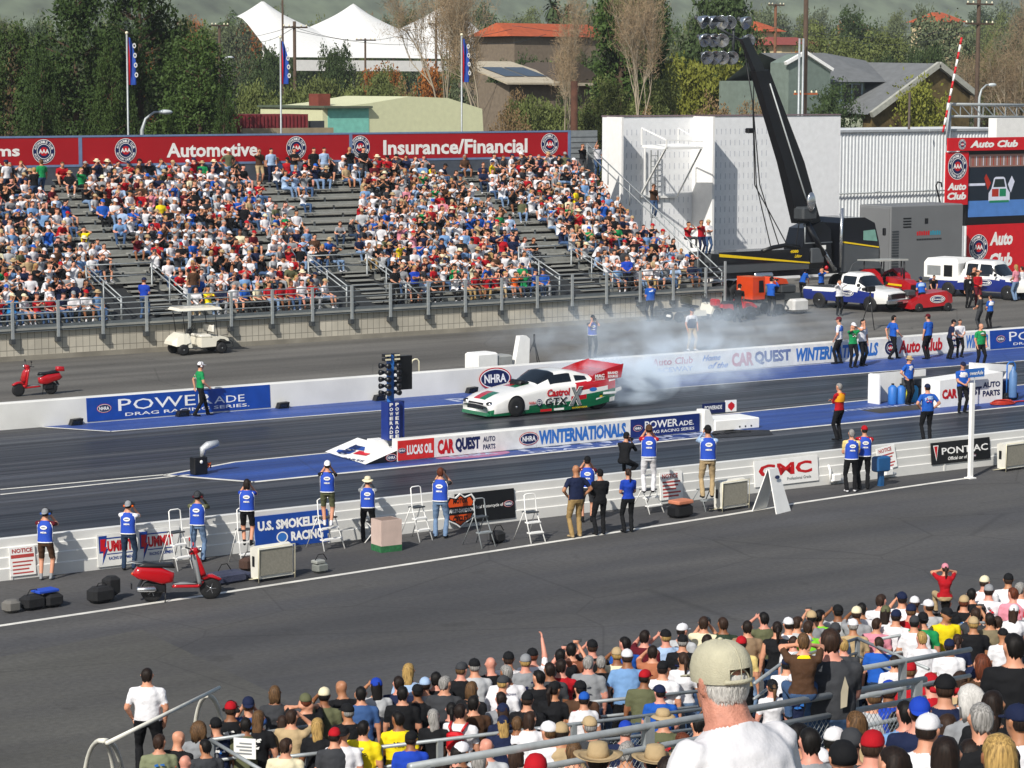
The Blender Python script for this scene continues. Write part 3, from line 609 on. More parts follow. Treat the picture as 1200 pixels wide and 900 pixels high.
def s3(mb,O,U,V,W,H): aaa(mb,O+U*.88+V*H*.56,U,V,.76); put_text(mb,'Auto',O+U*1.78+V*H*.58,U,V,1.9,H*.27,WH,shear=.2,bold=.05); put_text(mb,'Club',O+U*1.78+V*H*.16,U,V,1.9,H*.27,WH,shear=.2,bold=.05)
redsign('big red club banner with round emblem below the video screen',1130,1230,Z(322),Z(263),-.4,s3)
# loop of conduit
t=thing('cable_loop','black cable loop hanging beside the upright club banner','cable',(Xv(1098),VY,Z(238))); MB().mat(BK).tube([(.35,0,0),(.05,0,.8),(-.05,0,1.1),(.1,0,1.3),(.35,0,1.25),(.4,0,1.0)],.05,5).build('conduit',t)
# generator container
GYY=104.0
def Xg(px): return YP(px,300,GYY).x
t=thing('generator_container','large grey generator container with louvres behind the crane truck cab','generator',(Xg(1043),GYY,0)); W=Xg(1128)-Xg(1043); zt3=YP(1090,240,GYY).z
GRC=M('container_grey','#6f7173',.6,var=.06,scale=.6); MB().mat(GRC).cbox((W/2,1.3,zt3/2),(W,2.6,zt3),.06).build('shell',t)
MB().mat(GRC).prism([(-.02,.1),(-.02,zt3-.15),(.0,zt3-.1),(.0,.1)],.1,2.5).build('end_panel',t)
mb=MB().mat(BK); 
for i in range(4): mb.box((.95,-.02,zt3-.75-i*.16),(1.55,-.003,zt3-.68-i*.16))
mb.build('louvre',t)
mb=MB().mat(DGREY)
for i in range(14): mb.box((.12,-.025,.9+i*.15),(.62,-.003,.98+i*.15))
mb.build('side_louvre',t); MB().mat(BK).box((2.6,-.015,zt3-1.05),(2.85,-.003,zt3-.75)).build('latch',t)
mb=MB(); [rect(mb,(0,-.006,zt3-1.7),XA,ZA,2.0+.17*k,0,2.13+.17*k,.22+.03*(k%2),RED if k<6 else M('logo_teal','#2a8fa8'),.0) for k in range(11)]; [rect(mb,(0,-.006,zt3-1.98),XA,ZA,2.0+.13*k,0,2.1+.13*k,.1,BK,.0) for k in range(15)]; mb.build('lettering',t)
# ================================================================ trees
def leafmat(name,c,var=.35):
    m=M(name,c,.75,var=var,scale=.35,jit=.15,spec=.25); m.node_tree.nodes['Principled BSDF'].inputs['Roughness'].default_value=.7; return m
BARK=M('bark_brown','#4a3b2c',.95,var=.2); PALEBARK=M('bark_pale','#9a8f7c',.9,var=.25,scale=1.5); TWIG=M('twig_brown','#6b5a45',.95,var=.2)
def leaves(rng,blobs,n,size,flat=.6,shell=.55):
    """leaf clumps: small quads gathered in tufts over the surface and volume of several blobs"""
    P=[]; tot=sum(b[3]*b[4]*b[5] for b in blobs)
    for b in blobs:
        k=int(n*b[3]*b[4]*b[5]/tot); nt=max(4,k//22)
        d=rng.normal(size=(nt,3)); d/=np.linalg.norm(d,axis=1)[:,None]; r=rng.uniform(shell,1.02,nt)[:,None]
        c=np.array(b[:3])+d*r*np.array(b[3:6])
        t=np.repeat(c,22,axis=0); t=t+rng.normal(size=t.shape)*np.array([1,1,.7])*size*1.9; P.append(t)
    P=np.vstack(P); N=len(P); u=rng.normal(size=(N,3)); u[:,2]*=flat; u/=np.linalg.norm(u,axis=1)[:,None]
    v=np.cross(u,rng.normal(size=(N,3))); v/=np.linalg.norm(v,axis=1)[:,None]
    s=size*rng.uniform(.55,1.25,N)[:,None]; a=P-u*s; b_=P+v*s*.45; c=P+u*s; d_=P-v*s*.45
    V=np.stack([a,b_,c,d_],1).reshape(-1,3); return V
def crown_mesh(name,V,m):
    n=len(V)//4; me=bpy.data.meshes.new(name); me.vertices.add(n*4); me.vertices.foreach_set('co',V.astype(np.float32).ravel())
    me.loops.add(n*4); me.loops.foreach_set('vertex_index',np.arange(n*4,dtype=np.int32)); me.polygons.add(n); me.polygons.foreach_set('loop_start',np.arange(0,n*4,4,dtype=np.int32))
    me.materials.append(m); me.update(calc_edges=True); me.validate(); return me
def limb(mb,rng,p,d,L,r,lv,maxlv,tips,spread=.6,up=.2):
    q=Vector(p); pts=[q.copy()]; dd=Vector(d).normalized()
    for i in range(3):
        dd=(dd+Vector(rng.normal(size=3)*.13)+Vector((0,0,up*.15))).normalized(); q=q+dd*L/3; pts.append(q.copy())
    mb.tube(pts,[r,r*.85,r*.72,r*.55],4 if lv else 6,cap=False); tips.append(q.copy())
    if lv<maxlv:
        for j in range(3 if lv<2 else 4):
            w_=Vector(rng.normal(size=3)); w_=(w_-dd*w_.dot(dd)).normalized(); nd=(dd+w_*spread*rng.uniform(.7,1.3)+Vector((0,0,up))).normalized()
            limb(mb,rng,pts[1+int(rng.integers(0,3))] if j else q,nd,L*rng.uniform(.55,.8),r*.55,lv+1,maxlv,tips,spread,up)
def make_tree(kind,seed,leaf,bark,n=7000,size=.05):
    "unit-height tree (1 m high, scaled when placed)"
    rng=np.random.default_rng(seed); mb=MB().mat(bark); tips=[]
    t=thing(kind,None,'tree')
    if kind=='bare_tree':
        limb(mb,rng,(0,0,0),(0,0,1),.42,.016,0,5,tips,.55,.25); 
    elif kind=='conifer_tree':
        mb.tube([(0,0,0),(.005,0,.5),(0,0,.95)],[.028,.018,.004],6)
        bl=[]
        for i in range(34):
            z=rng.uniform(.12,.95); rr=(.30*(1-z)**.75+.03); a=rng.uniform(0,6.28); bl.append((math.cos(a)*rr*.75,math.sin(a)*rr*.75,z,.1*(1.15-z*.6),.1*(1.15-z*.6),.06))
        for b in bl: mb.tube([(0,0,b[2]-.03),b[:3]],[.007,.003],4)
    elif kind=='pine_tree':
        mb.tube([(0,0,0),(.008,.004,.5),(0,0,.96)],[.024,.016,.004],6); bl=[]
        for i in range(120):
            z=rng.uniform(.06,.97); rr=(.46*(1-(z-.05))**.6)*rng.uniform(.35,1.0); a=rng.uniform(0,6.28); s=.055*(1.25-z*.6)*rng.uniform(.7,1.3); bl.append((math.cos(a)*rr,math.sin(a)*rr,z,s*1.1,s*1.1,s*rng.uniform(.9,1.6)))
        for b in bl[::2]: mb.tube([(0,0,b[2]-.05),b[:3]],[.006,.002],4)
    elif kind=='palm_tree':
        mb.tube([(0,0,0),(.01,0,.5),(0,0,.9)],[.012,.01,.009],6)
    else:
        limb(mb,rng,(0,0,0),(0,0,1),.3,.03,0,2,tips,.8,.15); bl=[]
        w_=.36 if kind!='shrub' else .5
        nb=22
        for i in range(nb):
            a=rng.uniform(0,6.28); r=math.sqrt(rng.uniform(0,1))*w_; z=rng.uniform(.28,.88) if kind!='shrub' else rng.uniform(.1,.8); k=1-((z-.5)/.55)**2*.55
            s=rng.uniform(.09,.16); bl.append((math.cos(a)*r*k,math.sin(a)*r*k,z,s,s,s*.8))
        bl.append((0,0,.6,w_*.6,w_*.6,.28))
    if kind!='palm_tree' or True:
        o=mb.build('trunk',t)
    if kind=='bare_tree':
        # fine twigs round the branch tips
        P=np.array([tuple(p) for p in tips if p.z>.25]); k=rng.integers(0,len(P),n//2); c=P[k]+rng.normal(size=(n//2,3))*.025
        u=rng.normal(size=c.shape); u[:,2]=abs(u[:,2])*.9; u/=np.linalg.norm(u,axis=1)[:,None]; L=size*rng.uniform(.6,1.4,len(c))[:,None]
        v=np.cross(u,rng.normal(size=c.shape)); v/=np.linalg.norm(v,axis=1)[:,None]; th=.0011
        V=np.stack([c-v*th,c+v*th,c+u*L+v*th*.4,c+u*L-v*th*.4],1).reshape(-1,3); me=crown_mesh('crown',V,leaf)
    elif kind=='palm_tree':
        V=[]
        for i in range(46):
            a=rng.uniform(0,6.28); e=rng.uniform(-.9,1.1); q=Vector((0,0,.92)); d=Vector((math.cos(a)*math.cos(e),math.sin(a)*math.cos(e),math.sin(e))); s=Vector((-math.sin(a),math.cos(a),0))*.012
            for j in range(4): 
                q2=q+d*.025; V+= [q-s,q+s,q2+s,q2-s]; q=q2; d=(d+Vector((0,0,-.35))).normalized()
        me=crown_mesh('crown',np.array([tuple(p) for p in V]),leaf)
    else: me=crown_mesh('crown',leaves(rng,bl,n,size),leaf)
    c=bpy.data.objects.new('crown',me); COL.objects.link(c); c.parent=t
    return t
LG=leafmat('pine_needles','#3f5424'); LD=leafmat('dark_foliage','#3d4e2b'); LO=leafmat('olive_foliage','#616b3a'); LY=leafmat('yellow_green_foliage','#767a30'); LB=leafmat('brown_foliage','#86704f'); LR=leafmat('rust_foliage','#9a5f2a'); LT=leafmat('bare_twigs','#8f7c62')
LP=leafmat('pine_needles_dark','#35491f'); LGR=leafmat('grey_green_foliage','#5c664a')
PROTO={'pine':[make_tree('conifer_tree',i,LG,BARK,15000,.014) for i in (1,2)],'broad':[make_tree('broadleaf_tree',i,LD,BARK,13000,.016) for i in (3,4,5)],
 'olive':[make_tree('broadleaf_tree',i,LO,BARK,13000,.015) for i in (6,7)],'yellow':[make_tree('broadleaf_tree',8,LY,BARK,8000,.022)],'brown':[make_tree('shrub',i,LB,TWIG,8000,.016) for i in (9,10)],
 'rust':[make_tree('broadleaf_tree',11,LR,BARK,7000,.018)],'bare':[make_tree('bare_tree',i,LT,PALEBARK,9000,.05) for i in (12,13,14)],'palm':[make_tree('palm_tree',15,LD,BARK)],
 'shrub':[make_tree('shrub',i,LO,TWIG,8000,.022) for i in (16,17)],'grey':[make_tree('broadleaf_tree',18,LGR,BARK,8000,.022)],'greenpine':[make_tree('pine_tree',19,LG,BARK,40000,.0115),make_tree('pine_tree',20,LP,BARK,40000,.0115),make_tree('pine_tree',23,LP,BARK,40000,.0115)]}
_used={}
KW={'pine':'conifer','broad':'dark leafy tree','olive':'olive green tree','yellow':'yellow green tree','brown':'brown leafless shrub','rust':'rust coloured tree','bare':'bare branched tree','palm':'palm tree','shrub':'green bush','grey':'grey green tree','greenpine':'dense pine tree'}
def tree(kind,px,ptop,Y,wpx,label,rz=None,i=None,group=None,base=0.0):
    L=PROTO[kind]; k=_used.get(kind,0); _used[kind]=k+1; j=k%len(L) if i is None else i
    src=L[j]; t=src if not src.get('placed') else copy_tree(src); src['placed']=1
    p=YP(px,ptop,Y); h=p.z-base; dep=Vector((p.x,Y,0)).dot(_F); wm=wpx*dep/F_PX
    bw={'pine':.62,'palm':.2,'bare':.8}.get(kind,.9 if kind not in('brown','shrub') else 1.15)
    t.location=(p.x,Y,base); t.scale=(wm/bw,wm/bw,h); t.rotation_euler=(0,0,(k*1.7)%6.28 if rz is None else rz)
    if 'placed' in t and t is not src: del t['placed']
    tag(t,label,'tree' if kind not in('brown','shrub') else 'shrub',group); return t
# near belt just behind the billboard and the stand
T=[('greenpine',12,25,146,140,'dense dark pine at the far left edge behind the billboard'),
('greenpine',88,-28,140,195,'tall dense pine left of the first flag behind the billboard'),('greenpine',163,-60,144,200,'tallest dense pine rising behind the first flag pole'),
('greenpine',232,34,134,165,'rounded dense pine just right of the curved street lamp'),('greenpine',48,62,130,85,'lower dense pine in front of the tall pines at left'),('greenpine',262,100,128,50,'low pine bough mass left of the red container fence'),('greenpine',130,45,130,85,'pine filling the gap under the first flag'),
('brown',22,28,190,80,'orange brown shrub at the upper left corner beyond the pines'),
('shrub',300,75,170,70,'olive bush between the pines and the second flag'),('shrub',345,72,165,90,'olive bush behind the second flag pole'),('shrub',325,100,150,80,'low bush above the red container fence'),
('broad',315,42,230,70,'dark round tree in front of the left end of the white tent'),('broad',392,38,225,52,'dark round tree in front of the middle of the white tent'),
('shrub',420,72,180,80,'green bush above the turquoise painted wall'),('olive',455,78,172,80,'green bush above the cream wall'),
('rust',440,58,200,80,'rust coloured tree in front of the tent between the second and third flags'),('rust',505,56,196,60,'small rust coloured tree left of the third flag'),
('bare',525,-10,152,120,'tall bare sycamore with pale trunk left of the third flag'),('bare',565,-25,146,120,'tall bare sycamore with pale trunk right of the third flag'),
('grey',535,95,165,60,'grey green bush behind the third flag pole'),('shrub',620,95,150,80,'bushes left of the brown post'),('brown',600,105,142,90,'brown leafless shrub above the insurance lettering'),
('bare',665,20,141,90,'leaning bare tree with white trunk right of the brown post'),('shrub',690,105,145,90,'green bush behind the white trunked leaning tree'),('bare',742,8,138,110,'bare white trunked tree in front of the dark pine above the white building'),
('pine',728,-40,150,120,'large dark conifer above the left end of the white building'),('pine',765,-20,156,90,'second dark conifer touching the large one above the white building'),
('olive',720,75,144,90,'olive tree below the large dark conifer'),('olive',772,70,140,70,'olive tree left of the crane light bank'),
('greenpine',850,-35,160,110,'dark pine directly behind the crane light bank'),('yellow',815,55,150,80,'yellow green tree below the left side of the crane light bank'),('yellow',858,62,151,80,'yellow green tree behind the crane light bank and boom tip'),('yellow',885,70,158,60,'yellow green tree right of the crane boom tip'),
('brown',830,88,139,110,'brown leafless shrub behind the crane above the white building'),('brown',880,96,137,80,'brown leafless shrub touching the crane boom'),('brown',760,104,137,90,'brown leafless shrub above the fluted wall left of the crane'),
('broad',975,78,134,90,'dark round tree right of the utility pole above the metal building'),('broad',925,70,150,60,'dark tree between the crane boom and utility pole'),('olive',910,95,146,60,'olive bush just right of the crane boom'),
('bare',1165,55,137,110,'bare grey tree at the upper right behind the steel gantry'),('bare',1195,40,142,90,'bare tree at the right edge of the photo'),('bare',1130,80,140,80,'small bare tree beside the striped pole'),
('brown',1180,95,140,100,'brown shrub at the right edge behind the gantry'),
('olive',980,18,215,110,'broad green tree behind the grey roofed house'),('olive',1045,22,210,110,'broad green tree right behind the grey roof ridge'),('grey',1100,15,230,110,'grey green tree above the gable roof'),('broad',1080,40,175,70,'dark green tree right of the gable roof peak'),('olive',1180,45,190,110,'olive tree at the upper right edge'),('broad',1010,-5,260,90,'far green tree above the grey roofed house'),
('broad',845,-45,158,125,'large dark green tree directly behind the crane light bank'),('broad',742,-50,152,95,'large dark rounded tree above the left end of the white building'),('broad',330,46,222,64,'dark round tree touching the left tent peak base'),('shrub',375,72,200,70,'green bush mass below the tent middle'),('olive',445,66,196,60,'olive tree below the middle of the tent'),('brown',470,70,190,80,'brown leafless shrub below the right tent peak'),
('broad',615,50,188,72,'olive tree in front of the orange roofed building, left'),('shrub',655,49,186,84,'green bush mass before the orange roofed building'),('broad',700,48,184,72,'olive tree in front of the orange roofed building, right'),('shrub',625,97,158,100,'bush mass before the pale sloping roof'),('shrub',690,98,157,100,'bush mass right of the pale sloping roof'),('brown',605,84,162,60,'brown leafless shrub at the left of the pale sloping roof'),('broad',668,80,160,46,'dark tree before the pale sloping roof'),('shrub',650,104,150,80,'bush beneath the pale roof with solar panels'),('shrub',905,40,180,60,'green bush mass behind the crane boom'),('olive',870,40,172,80,'olive tree right of the crane light bank'),
('palm',648,-8,240,26,'palm tree above the orange tiled roof'),('palm',665,0,255,26,'second palm tree above the orange tiled roof'),
('pine',652,0,330,40,'small dark conifer far behind the orange roof')]
for a in T: tree(a[0],a[1],a[2],a[3],a[4],a[5])
# mid-distance wooded suburb, each tree its own object
rr=random.Random(11); kinds=['broad','olive','grey','broad','olive','pine','rust','grey','shrub']
n=0
MARKS=['at the left photo edge','above the leftmost pines','above the first flag','right of the first flag','between the pines and tent','by the second flag','at the left tent peak','between the tent peaks','at the middle tent peak','before the right tent peak','by the third flag','left of the orange roof','above the orange roof','right of the orange roof','above the dark conifer','left of the light bank','by the light bank','by the utility pole','above the grey house','above the gable','by the striped pole']
for row,(Y,top,step) in enumerate(((205,52,46),(260,36,42),(330,24,40),(430,12,40),(560,4,46))):
    px=-30+row*9
    while px<1240:
        k=kinds[rr.randrange(len(kinds))]; tp=top+rr.uniform(-7,9); 
        if not (270<px<520 and Y<330 and tp<75) and not (590<px<720 and Y<300):
            tree(k,px,tp,Y,step*rr.uniform(1.1,1.6),'%s%s, %s, %s'%('' if row<4 else 'hazy ',KW[k],['nearest wooded row','second wooded row','third wooded row','fourth wooded row','farthest wooded row'][row],MARKS[min(len(MARKS)-1,max(0,int((px+40)/64)))]),group='%s scattered through the suburb beyond the track'%KW[k]); n+=1
        px+=step*rr.uniform(.8,1.2)
# ================================================================ tents
TENT=M('tent_fabric','#e9e9e6',.6,var=.04)
def tent():
    Y=268.0; c=YP(400,60,Y); t=thing('peaked_tent','large white peaked fabric tent roof rising behind the trees','tent',(0,Y,0))
    def X(px): return YP(px,60,Y).x
    pk=[(308,8),(414,11),(518,13)]; base=72
    zb=YP(400,base,Y).z; xs=np.linspace(X(278),X(545),90); ys=np.linspace(-9,1.2,9)
    Z=np.zeros((len(ys),len(xs)))
    for i,y in enumerate(ys):
        for j,x in enumerate(xs):
            z=0
            for px,py in pk:
                x0=X(px); h=YP(px,py,Y).z-zb; s=7.6 if px<500 else 7.6; dd=math.hypot((x-x0)*.7,y*.9); z=max(z,h*math.exp(-dd/s)*1.0+.0)
            env=YP(400,48,Y).z-zb; e=max(0,1-(y/9.2)**2); m_=min(1,(x-xs[0])/4)*min(1,(xs[-1]-x)/3); Z[i,j]=zb+max(z*e,env*e*m_)+z*.12
    vs=[(xs[j],ys[i],Z[i,j]) for i in range(len(ys)) for j in range(len(xs))]; n=len(xs)
    fs=[(i*n+j,i*n+j+1,(i+1)*n+j+1,(i+1)*n+j) for i in range(len(ys)-1) for j in range(n-1)]
    MB().mat(TENT).add(vs,fs,True).build('canopy',t)
    MB().mat(TENT).box((xs[0]+3,-8.9,zb-1.2),(xs[-1]-2,-8.8,zb+.05)).build('side_wall',t)
    for px,py in pk:
        q=YP(px,py,Y); MB().mat(WH).tube([(q.x,0,0),(q.x,0,q.z+.3)],.15,6).build('mast',t); MB().mat(TENT).lathe([(.5,-.5),(.35,0),(.1,.3)],(q.x,0,q.z-.05)).build('peak_cap',t)
tent()
# ================================================================ houses
def roofed(name,label,Y,px0,px1,pyeave,pytop,depth,wall,roof,hip=1.5,cat='house',rz=0,windows=0):
    a=YP(px0,pyeave,Y).x; b=YP(px1,pyeave,Y).x; W=b-a; ze=YP((px0+px1)/2,pyeave,Y).z; zt=YP((px0+px1)/2,pytop,Y).z
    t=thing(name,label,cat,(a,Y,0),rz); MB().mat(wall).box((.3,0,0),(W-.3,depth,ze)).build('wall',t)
    o=.5; mb=MB().mat(roof); mb.loft([[(-o,-o,ze-.1),(W+o,-o,ze-.1),(W+o,depth+o,ze-.1),(-o,depth+o,ze-.1)],[(hip,depth/2-.05,zt),(W-hip,depth/2-.05,zt),(W-hip,depth/2+.05,zt),(hip,depth/2+.05,zt)]]); mb.build('roof',t)
    for i in range(windows):
        x=W*(i+.6)/(windows+.2); f=MB().mat(WH).box((x-.75,-.08,ze-2.3),(x+.75,-.01,ze-.8)).build('window',t); MB().mat(GLASS).box((x-.65,-.1,ze-2.2),(x+.65,-.082,ze-.9)).build('pane',f)
    return t
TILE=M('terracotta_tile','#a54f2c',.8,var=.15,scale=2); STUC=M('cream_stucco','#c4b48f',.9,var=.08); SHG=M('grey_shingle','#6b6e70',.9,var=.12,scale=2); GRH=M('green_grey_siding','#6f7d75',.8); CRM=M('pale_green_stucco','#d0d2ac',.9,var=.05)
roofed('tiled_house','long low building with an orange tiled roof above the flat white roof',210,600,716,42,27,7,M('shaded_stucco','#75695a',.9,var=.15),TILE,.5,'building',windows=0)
roofed('tiled_house','small distant house with a red tiled roof at the upper right',300,1102,1130,25,14,7,STUC,TILE)
roofed('tiled_house','small distant tiled house right of the crane light bank',250,895,916,36,24,7,STUC,TILE)
roofed('tiled_house','distant red roofed house left of the tall utility pole',240,914,968,52,43,8,STUC,M('faded_red_tile','#8a4238',.8))
# flat roofed white building with solar panels
Y=175; a=YP(596,95,Y); b=YP(713,95,Y); t=thing('flat_roofed_house','cream building with a pale gently sloping roof and dark solar panels','building',(a.x,Y,0)); W=b.x-a.x; ze=YP(655,97,Y).z; zt=YP(655,71,Y).z
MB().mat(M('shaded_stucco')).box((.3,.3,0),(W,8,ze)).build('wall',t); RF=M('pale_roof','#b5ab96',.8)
mb=MB().mat(RF); mb.loft([[(-.5,-.5,ze-.15),(W*.62,-.5,ze-.15),(W*.62,9,zt-.1),(.6,9,zt-.1)],[(-.5,-.5,ze),(W*.62,-.5,ze),(W*.62,9,zt),(.6,9,zt)]]); mb.build('roof',t)
mb=MB().mat(M('dark_shingle','#4a4138',.9)); mb.prism([(W*.45,ze+.02),(W,ze+.02),(W*.72,zt-.1)],.2,8); mb.build('gable',t); MB().mat(RF).box((W*.4,-.6,ze-.25),(W+.6,8.2,ze)).build('eave',t)
mb=MB().mat(M('solar_panel','#3c4652',.3)); S=(zt-ze)/9.5
for i in range(2): mb.add([(1.0+i*2.3,2,ze+2.5*S+.06),(3.1+i*2.3,2,ze+2.5*S+.06),(3.4+i*2.3,6,ze+6.5*S+.06),(1.3+i*2.3,6,ze+6.5*S+.06)],[(0,1,2,3)])
mb.build('solar_panel',t)
# cream wall building with turquoise mural
Y=139; t=thing('cream_building','low cream and pale green building with a turquoise painted wall panel behind the billboard','building',(0,Y,0))
X=lambda px:YP(px,130,Y).x; z=lambda py:YP(470,py,Y).z
MB().mat(CRM).prism([(X(378),0),(X(575),0),(X(565),z(128)),(X(525),z(115)),(X(480),z(113)),(X(432),z(121)),(X(378),z(127))],0,8).build('wall',t)
MB().mat(M('turquoise_paint','#7cc3b4',.8,var=.1)).box((X(384),-.03,z(155)),(X(432),-.003,z(126))).build('painted_panel',t)
MB().mat(M('dark_fascia','#55604f',.7)).box((X(376),-.4,z(126.5)),(X(433),8.2,z(124))).build('fascia',t)
MB().mat(M('chimney_brick','#7a3c30',.9)).box((X(392),2,z(124)),(X(406),3.2,z(110))).build('chimney',t)
Y=137; t=thing('red_container','dark red corrugated container behind the billboard beside the second flag','container',(0,Y,0)); X=lambda px:YP(px,140,Y).x; z=lambda py:YP(320,py,Y).z
RC=M('container_red','#7c2a30',.7); MB().mat(RC).box((X(281),.1,0),(X(362),2.6,z(134))).build('shell',t); mb=MB().mat(RC)
x=X(281)
while x<X(361): mb.box((x,.03,.2),(x+.12,.098,z(135))); x+=.26
mb.build('corrugation',t); MB().mat(M('sand_wall','#9a8c72',.9)).box((X(279),-.5,0),(X(386),-.3,z(150))).build('low_wall',t)
MB().mat(DGREY).box((X(364),.2,0),(X(382),.3,z(142))).build('gate_panel',t)
# grey shingled house with big gable, right
Y=137; t=thing('grey_house','green grey house with grey shingled roof and a large gable above the metal building','house',(0,Y,0)); X=lambda px,Y_=Y:YP(px,100,Y_).x; z=lambda py,px=1030:YP(px,py,Y).z
MB().mat(GRH).box((X(948),2,0),(X(1035),10,z(95))).build('wall',t)
mb=MB().mat(SHG); mb.add([(X(985),1.2,z(96)),(X(1052),1.2,z(96)),(X(1080),6,z(70)),(X(1030),6,z(61)),(X(955),6,z(62)),(X(953),6,z(64))],[(0,1,2,3,4)]); mb.add([(X(955),6,z(62)),(X(1030),6,z(61)),(X(1030),10,z(95)),(X(955),10,z(95))],[(0,1,2,3)]); mb.build('roof',t)
mb=MB().mat(WH); mb.bar((X(953),.9,z(62)),(X(985),.9,z(82)),.28,.22); mb.bar((X(953),.9,z(62)),(X(930),.9,z(75)),.28,.22); mb.build('barge_board',t)
MB().mat(GRH).prism([(X(935),0),(X(984),0),(X(984),z(84)),(X(954),z(64)),(X(935),z(74))],1.0,3).build('gable_wall',t)
mb=MB().mat(SHG); mb.add([(X(1000),-1.5,z(134)),(X(1082),-1.5,z(74)),(X(1082),6,z(72)),(X(1004),6,z(130))],[(0,1,2,3)]); mb.add([(X(1082),-1.5,z(74)),(X(1128),-1.5,z(112)),(X(1128),6,z(110)),(X(1082),6,z(72))],[(0,1,2,3)]); mb.build('gable_roof',t)
mb=MB().mat(M('grey_trim','#a4a59c',.7)); mb.bar((X(1004),-1.6,z(134)),(X(1082),-1.6,z(75)),.3,.4); mb.bar((X(1082),-1.6,z(75)),(X(1128),-1.6,z(112)),.3,.4); mb.build('gable_trim',t)
MB().mat(M('ivy_brown','#5e5030',.95,var=.4,scale=2,bump=1)).prism([(X(1008),0),(X(1122),0),(X(1122),z(112)),(X(1082),z(78)),(X(1008),z(134))],-1.3,4).build('gable_face',t)
w_=MB().mat(M('window_blue_frame','#8fa3ad',.6)).box((X(1006),1.9,z(122)),(X(1032),1.98,z(98))).build('window',t); MB().mat(GLASS).box((X(1008),1.85,z(120)),(X(1018),1.89,z(99))).build('pane',w_); MB().mat(GLASS).box((X(1020),1.85,z(120)),(X(1030),1.89,z(99))).build('pane',w_)
MB().mat(M('pale_green_wall','#b9c1a8',.8)).box((X(990),-.5,0),(X(1006),.5,z(138))).build('porch_wall',t)
t=tree('yellow',1075,84,135,80,'yellowish ivy mass growing on the gable of the grey house')
# ================================================================ poles, flags, wires
WOOD=M('pole_wood','#4c3d31',.9,var=.15)
def pole(px,ptop,Y,r,label,m=WOOD,arms=(),cat='pole',pb=None,lean=0):
    p=YP(px,ptop,Y); t=thing('utility_pole' if m is WOOD else 'metal_pole',label,cat,(p.x,Y,0)); MB().mat(m).tube([(-lean,0,0),(0,0,p.z)],[r*1.2,r],8).build('pole',t)
    for py,w_,mm in arms: 
        z=YP(px,py,Y).z; mb=MB().mat(mm); mb.box((-w_/2,-.16,z-.06),(w_/2,-.06,z+.06)); mb.build('cross_arm',t)
        mb=MB().mat(CREAM)
        for i in (-.46,-.25,.25,.46): mb.lathe([(.05,0),(.07,.08),(.03,.16)],(w_*i,-.11,z+.06),6)
        mb.build('insulator',t)
    return t
pole(1148,-30,131,.14,'dark wooden utility pole with two cross arms at the upper right',arms=((5,2.6,WOOD),(28,2.8,WOOD)))
pole(945,-20,127,.15,'wooden utility pole just right of the crane boom, with an orange cross arm',arms=((110,2.0,M('orange_arm','#a5562a',.8)),))
for dx,lb in ((937,'left of two thin pale poles beside the utility pole by the crane'),(941.5,'right of two thin pale poles beside the utility pole by the crane')): pole(dx,45,126.5,.07,lb,GALV)
pole(345,25,175,.13,'wooden pole in front of the white tent near the second flag',arms=((32,2.2,WOOD),))
pole(257,30,190,.12,'wooden pole left of the white tent',arms=((30,1.6,WOOD),)); pole(511,20,200,.12,'thin wooden pole at the right end of the tent',arms=((28,1.8,WOOD),)); pole(428,45,210,.1,'short wooden pole before the tent middle',arms=((47,2.2,WOOD),))
pole(909,5,190,.14,'brown wooden pole right of the crane light bank',M('pole_brown','#6d4a34',.9),arms=((6,2.0,WOOD),)); pole(331,0,215,.1,'thin pole behind the second flag',arms=())
pole(673,95,112,.19,'short thick rusty brown post above the billboard',M('rust_brown','#4f3224',.9,var=.25))
pole(1066,108,124,.08,'thin dark pipe above the metal building',M('pipe_dark','#4b4038'))
WIRE=M('wire_grey','#3d4145',.6)
for i,(pa,pb) in enumerate((((905,30),(1148,28)),((945,26),(1260,22)),((600,30),(945,28)),((257,30),(345,32)),((345,32),(511,28)),((190,22),(345,30)),((511,28),(640,40)),((945,40),(1148,34)),((345,36),(600,34)))):
    a=YP(*pa,175); b=YP(*pb,175); t=thing('power_line','dark sagging overhead power line, %s'%('right of the crane to the far right pole','highest line leaving the photo at right','from the dark conifer to the pole beside the crane','left of the white tent','across the front of the white tent','above the left pines towards the tent','from the tent to the orange roof','lower line above the grey roofed house','lower line across the tent and bare trees')[i],'power line',a)
    d=b-a; MB().mat(WIRE).tube([d*(k/12)-Vector((0,0,1.2*math.sin(math.pi*k/12))) for k in range(13)],.022,4).build('wire',t)
def flag(px,ptop,pfb,label):
    Y=112.0; p=YP(px,ptop,Y); t=thing('flag_pole',label,'flag',(p.x,Y,0)); MB().mat(GALV).tube([(0,0,0),(0,0,p.z)],[.06,.045],6).build('pole',t)
    MB().mat(CREAM).ell((0,0,p.z+.06),(.08,.08,.08)).build('finial',t)
    H=p.z-YP(px,pfb,Y).z; n=14; 
    for nm,m,u0,u1 in (('red_stripe',RED,0,.25),('blue_field',M('flag_blue','#1f4aa5',.7),.25,1)):
        mb=MB().mat(m); vs=[]
        for j in range(n+1):
            v=j/n; w_=.2+.3*v
            for i in range(5):
                u=u0+(u1-u0)*i/4; vs.append((.05+u*w_,.13*math.sin(u*9+v*5)*u,p.z-.1-H*v-.15*u*(1-v)))
        mb.add(vs,[(j*5+i,j*5+i+1,(j+1)*5+i+1,(j+1)*5+i) for j in range(n) for i in range(4)],True); mb.build(nm,t)
    mb=MB(); 
    for j in range(4): disc(mb,(.32+.03*j,-.14,p.z-.55-H*.2*j),XA,ZA,.1,.13,WH,.0,n=8,r0=.45)
    mb.build('flag_letters',t)
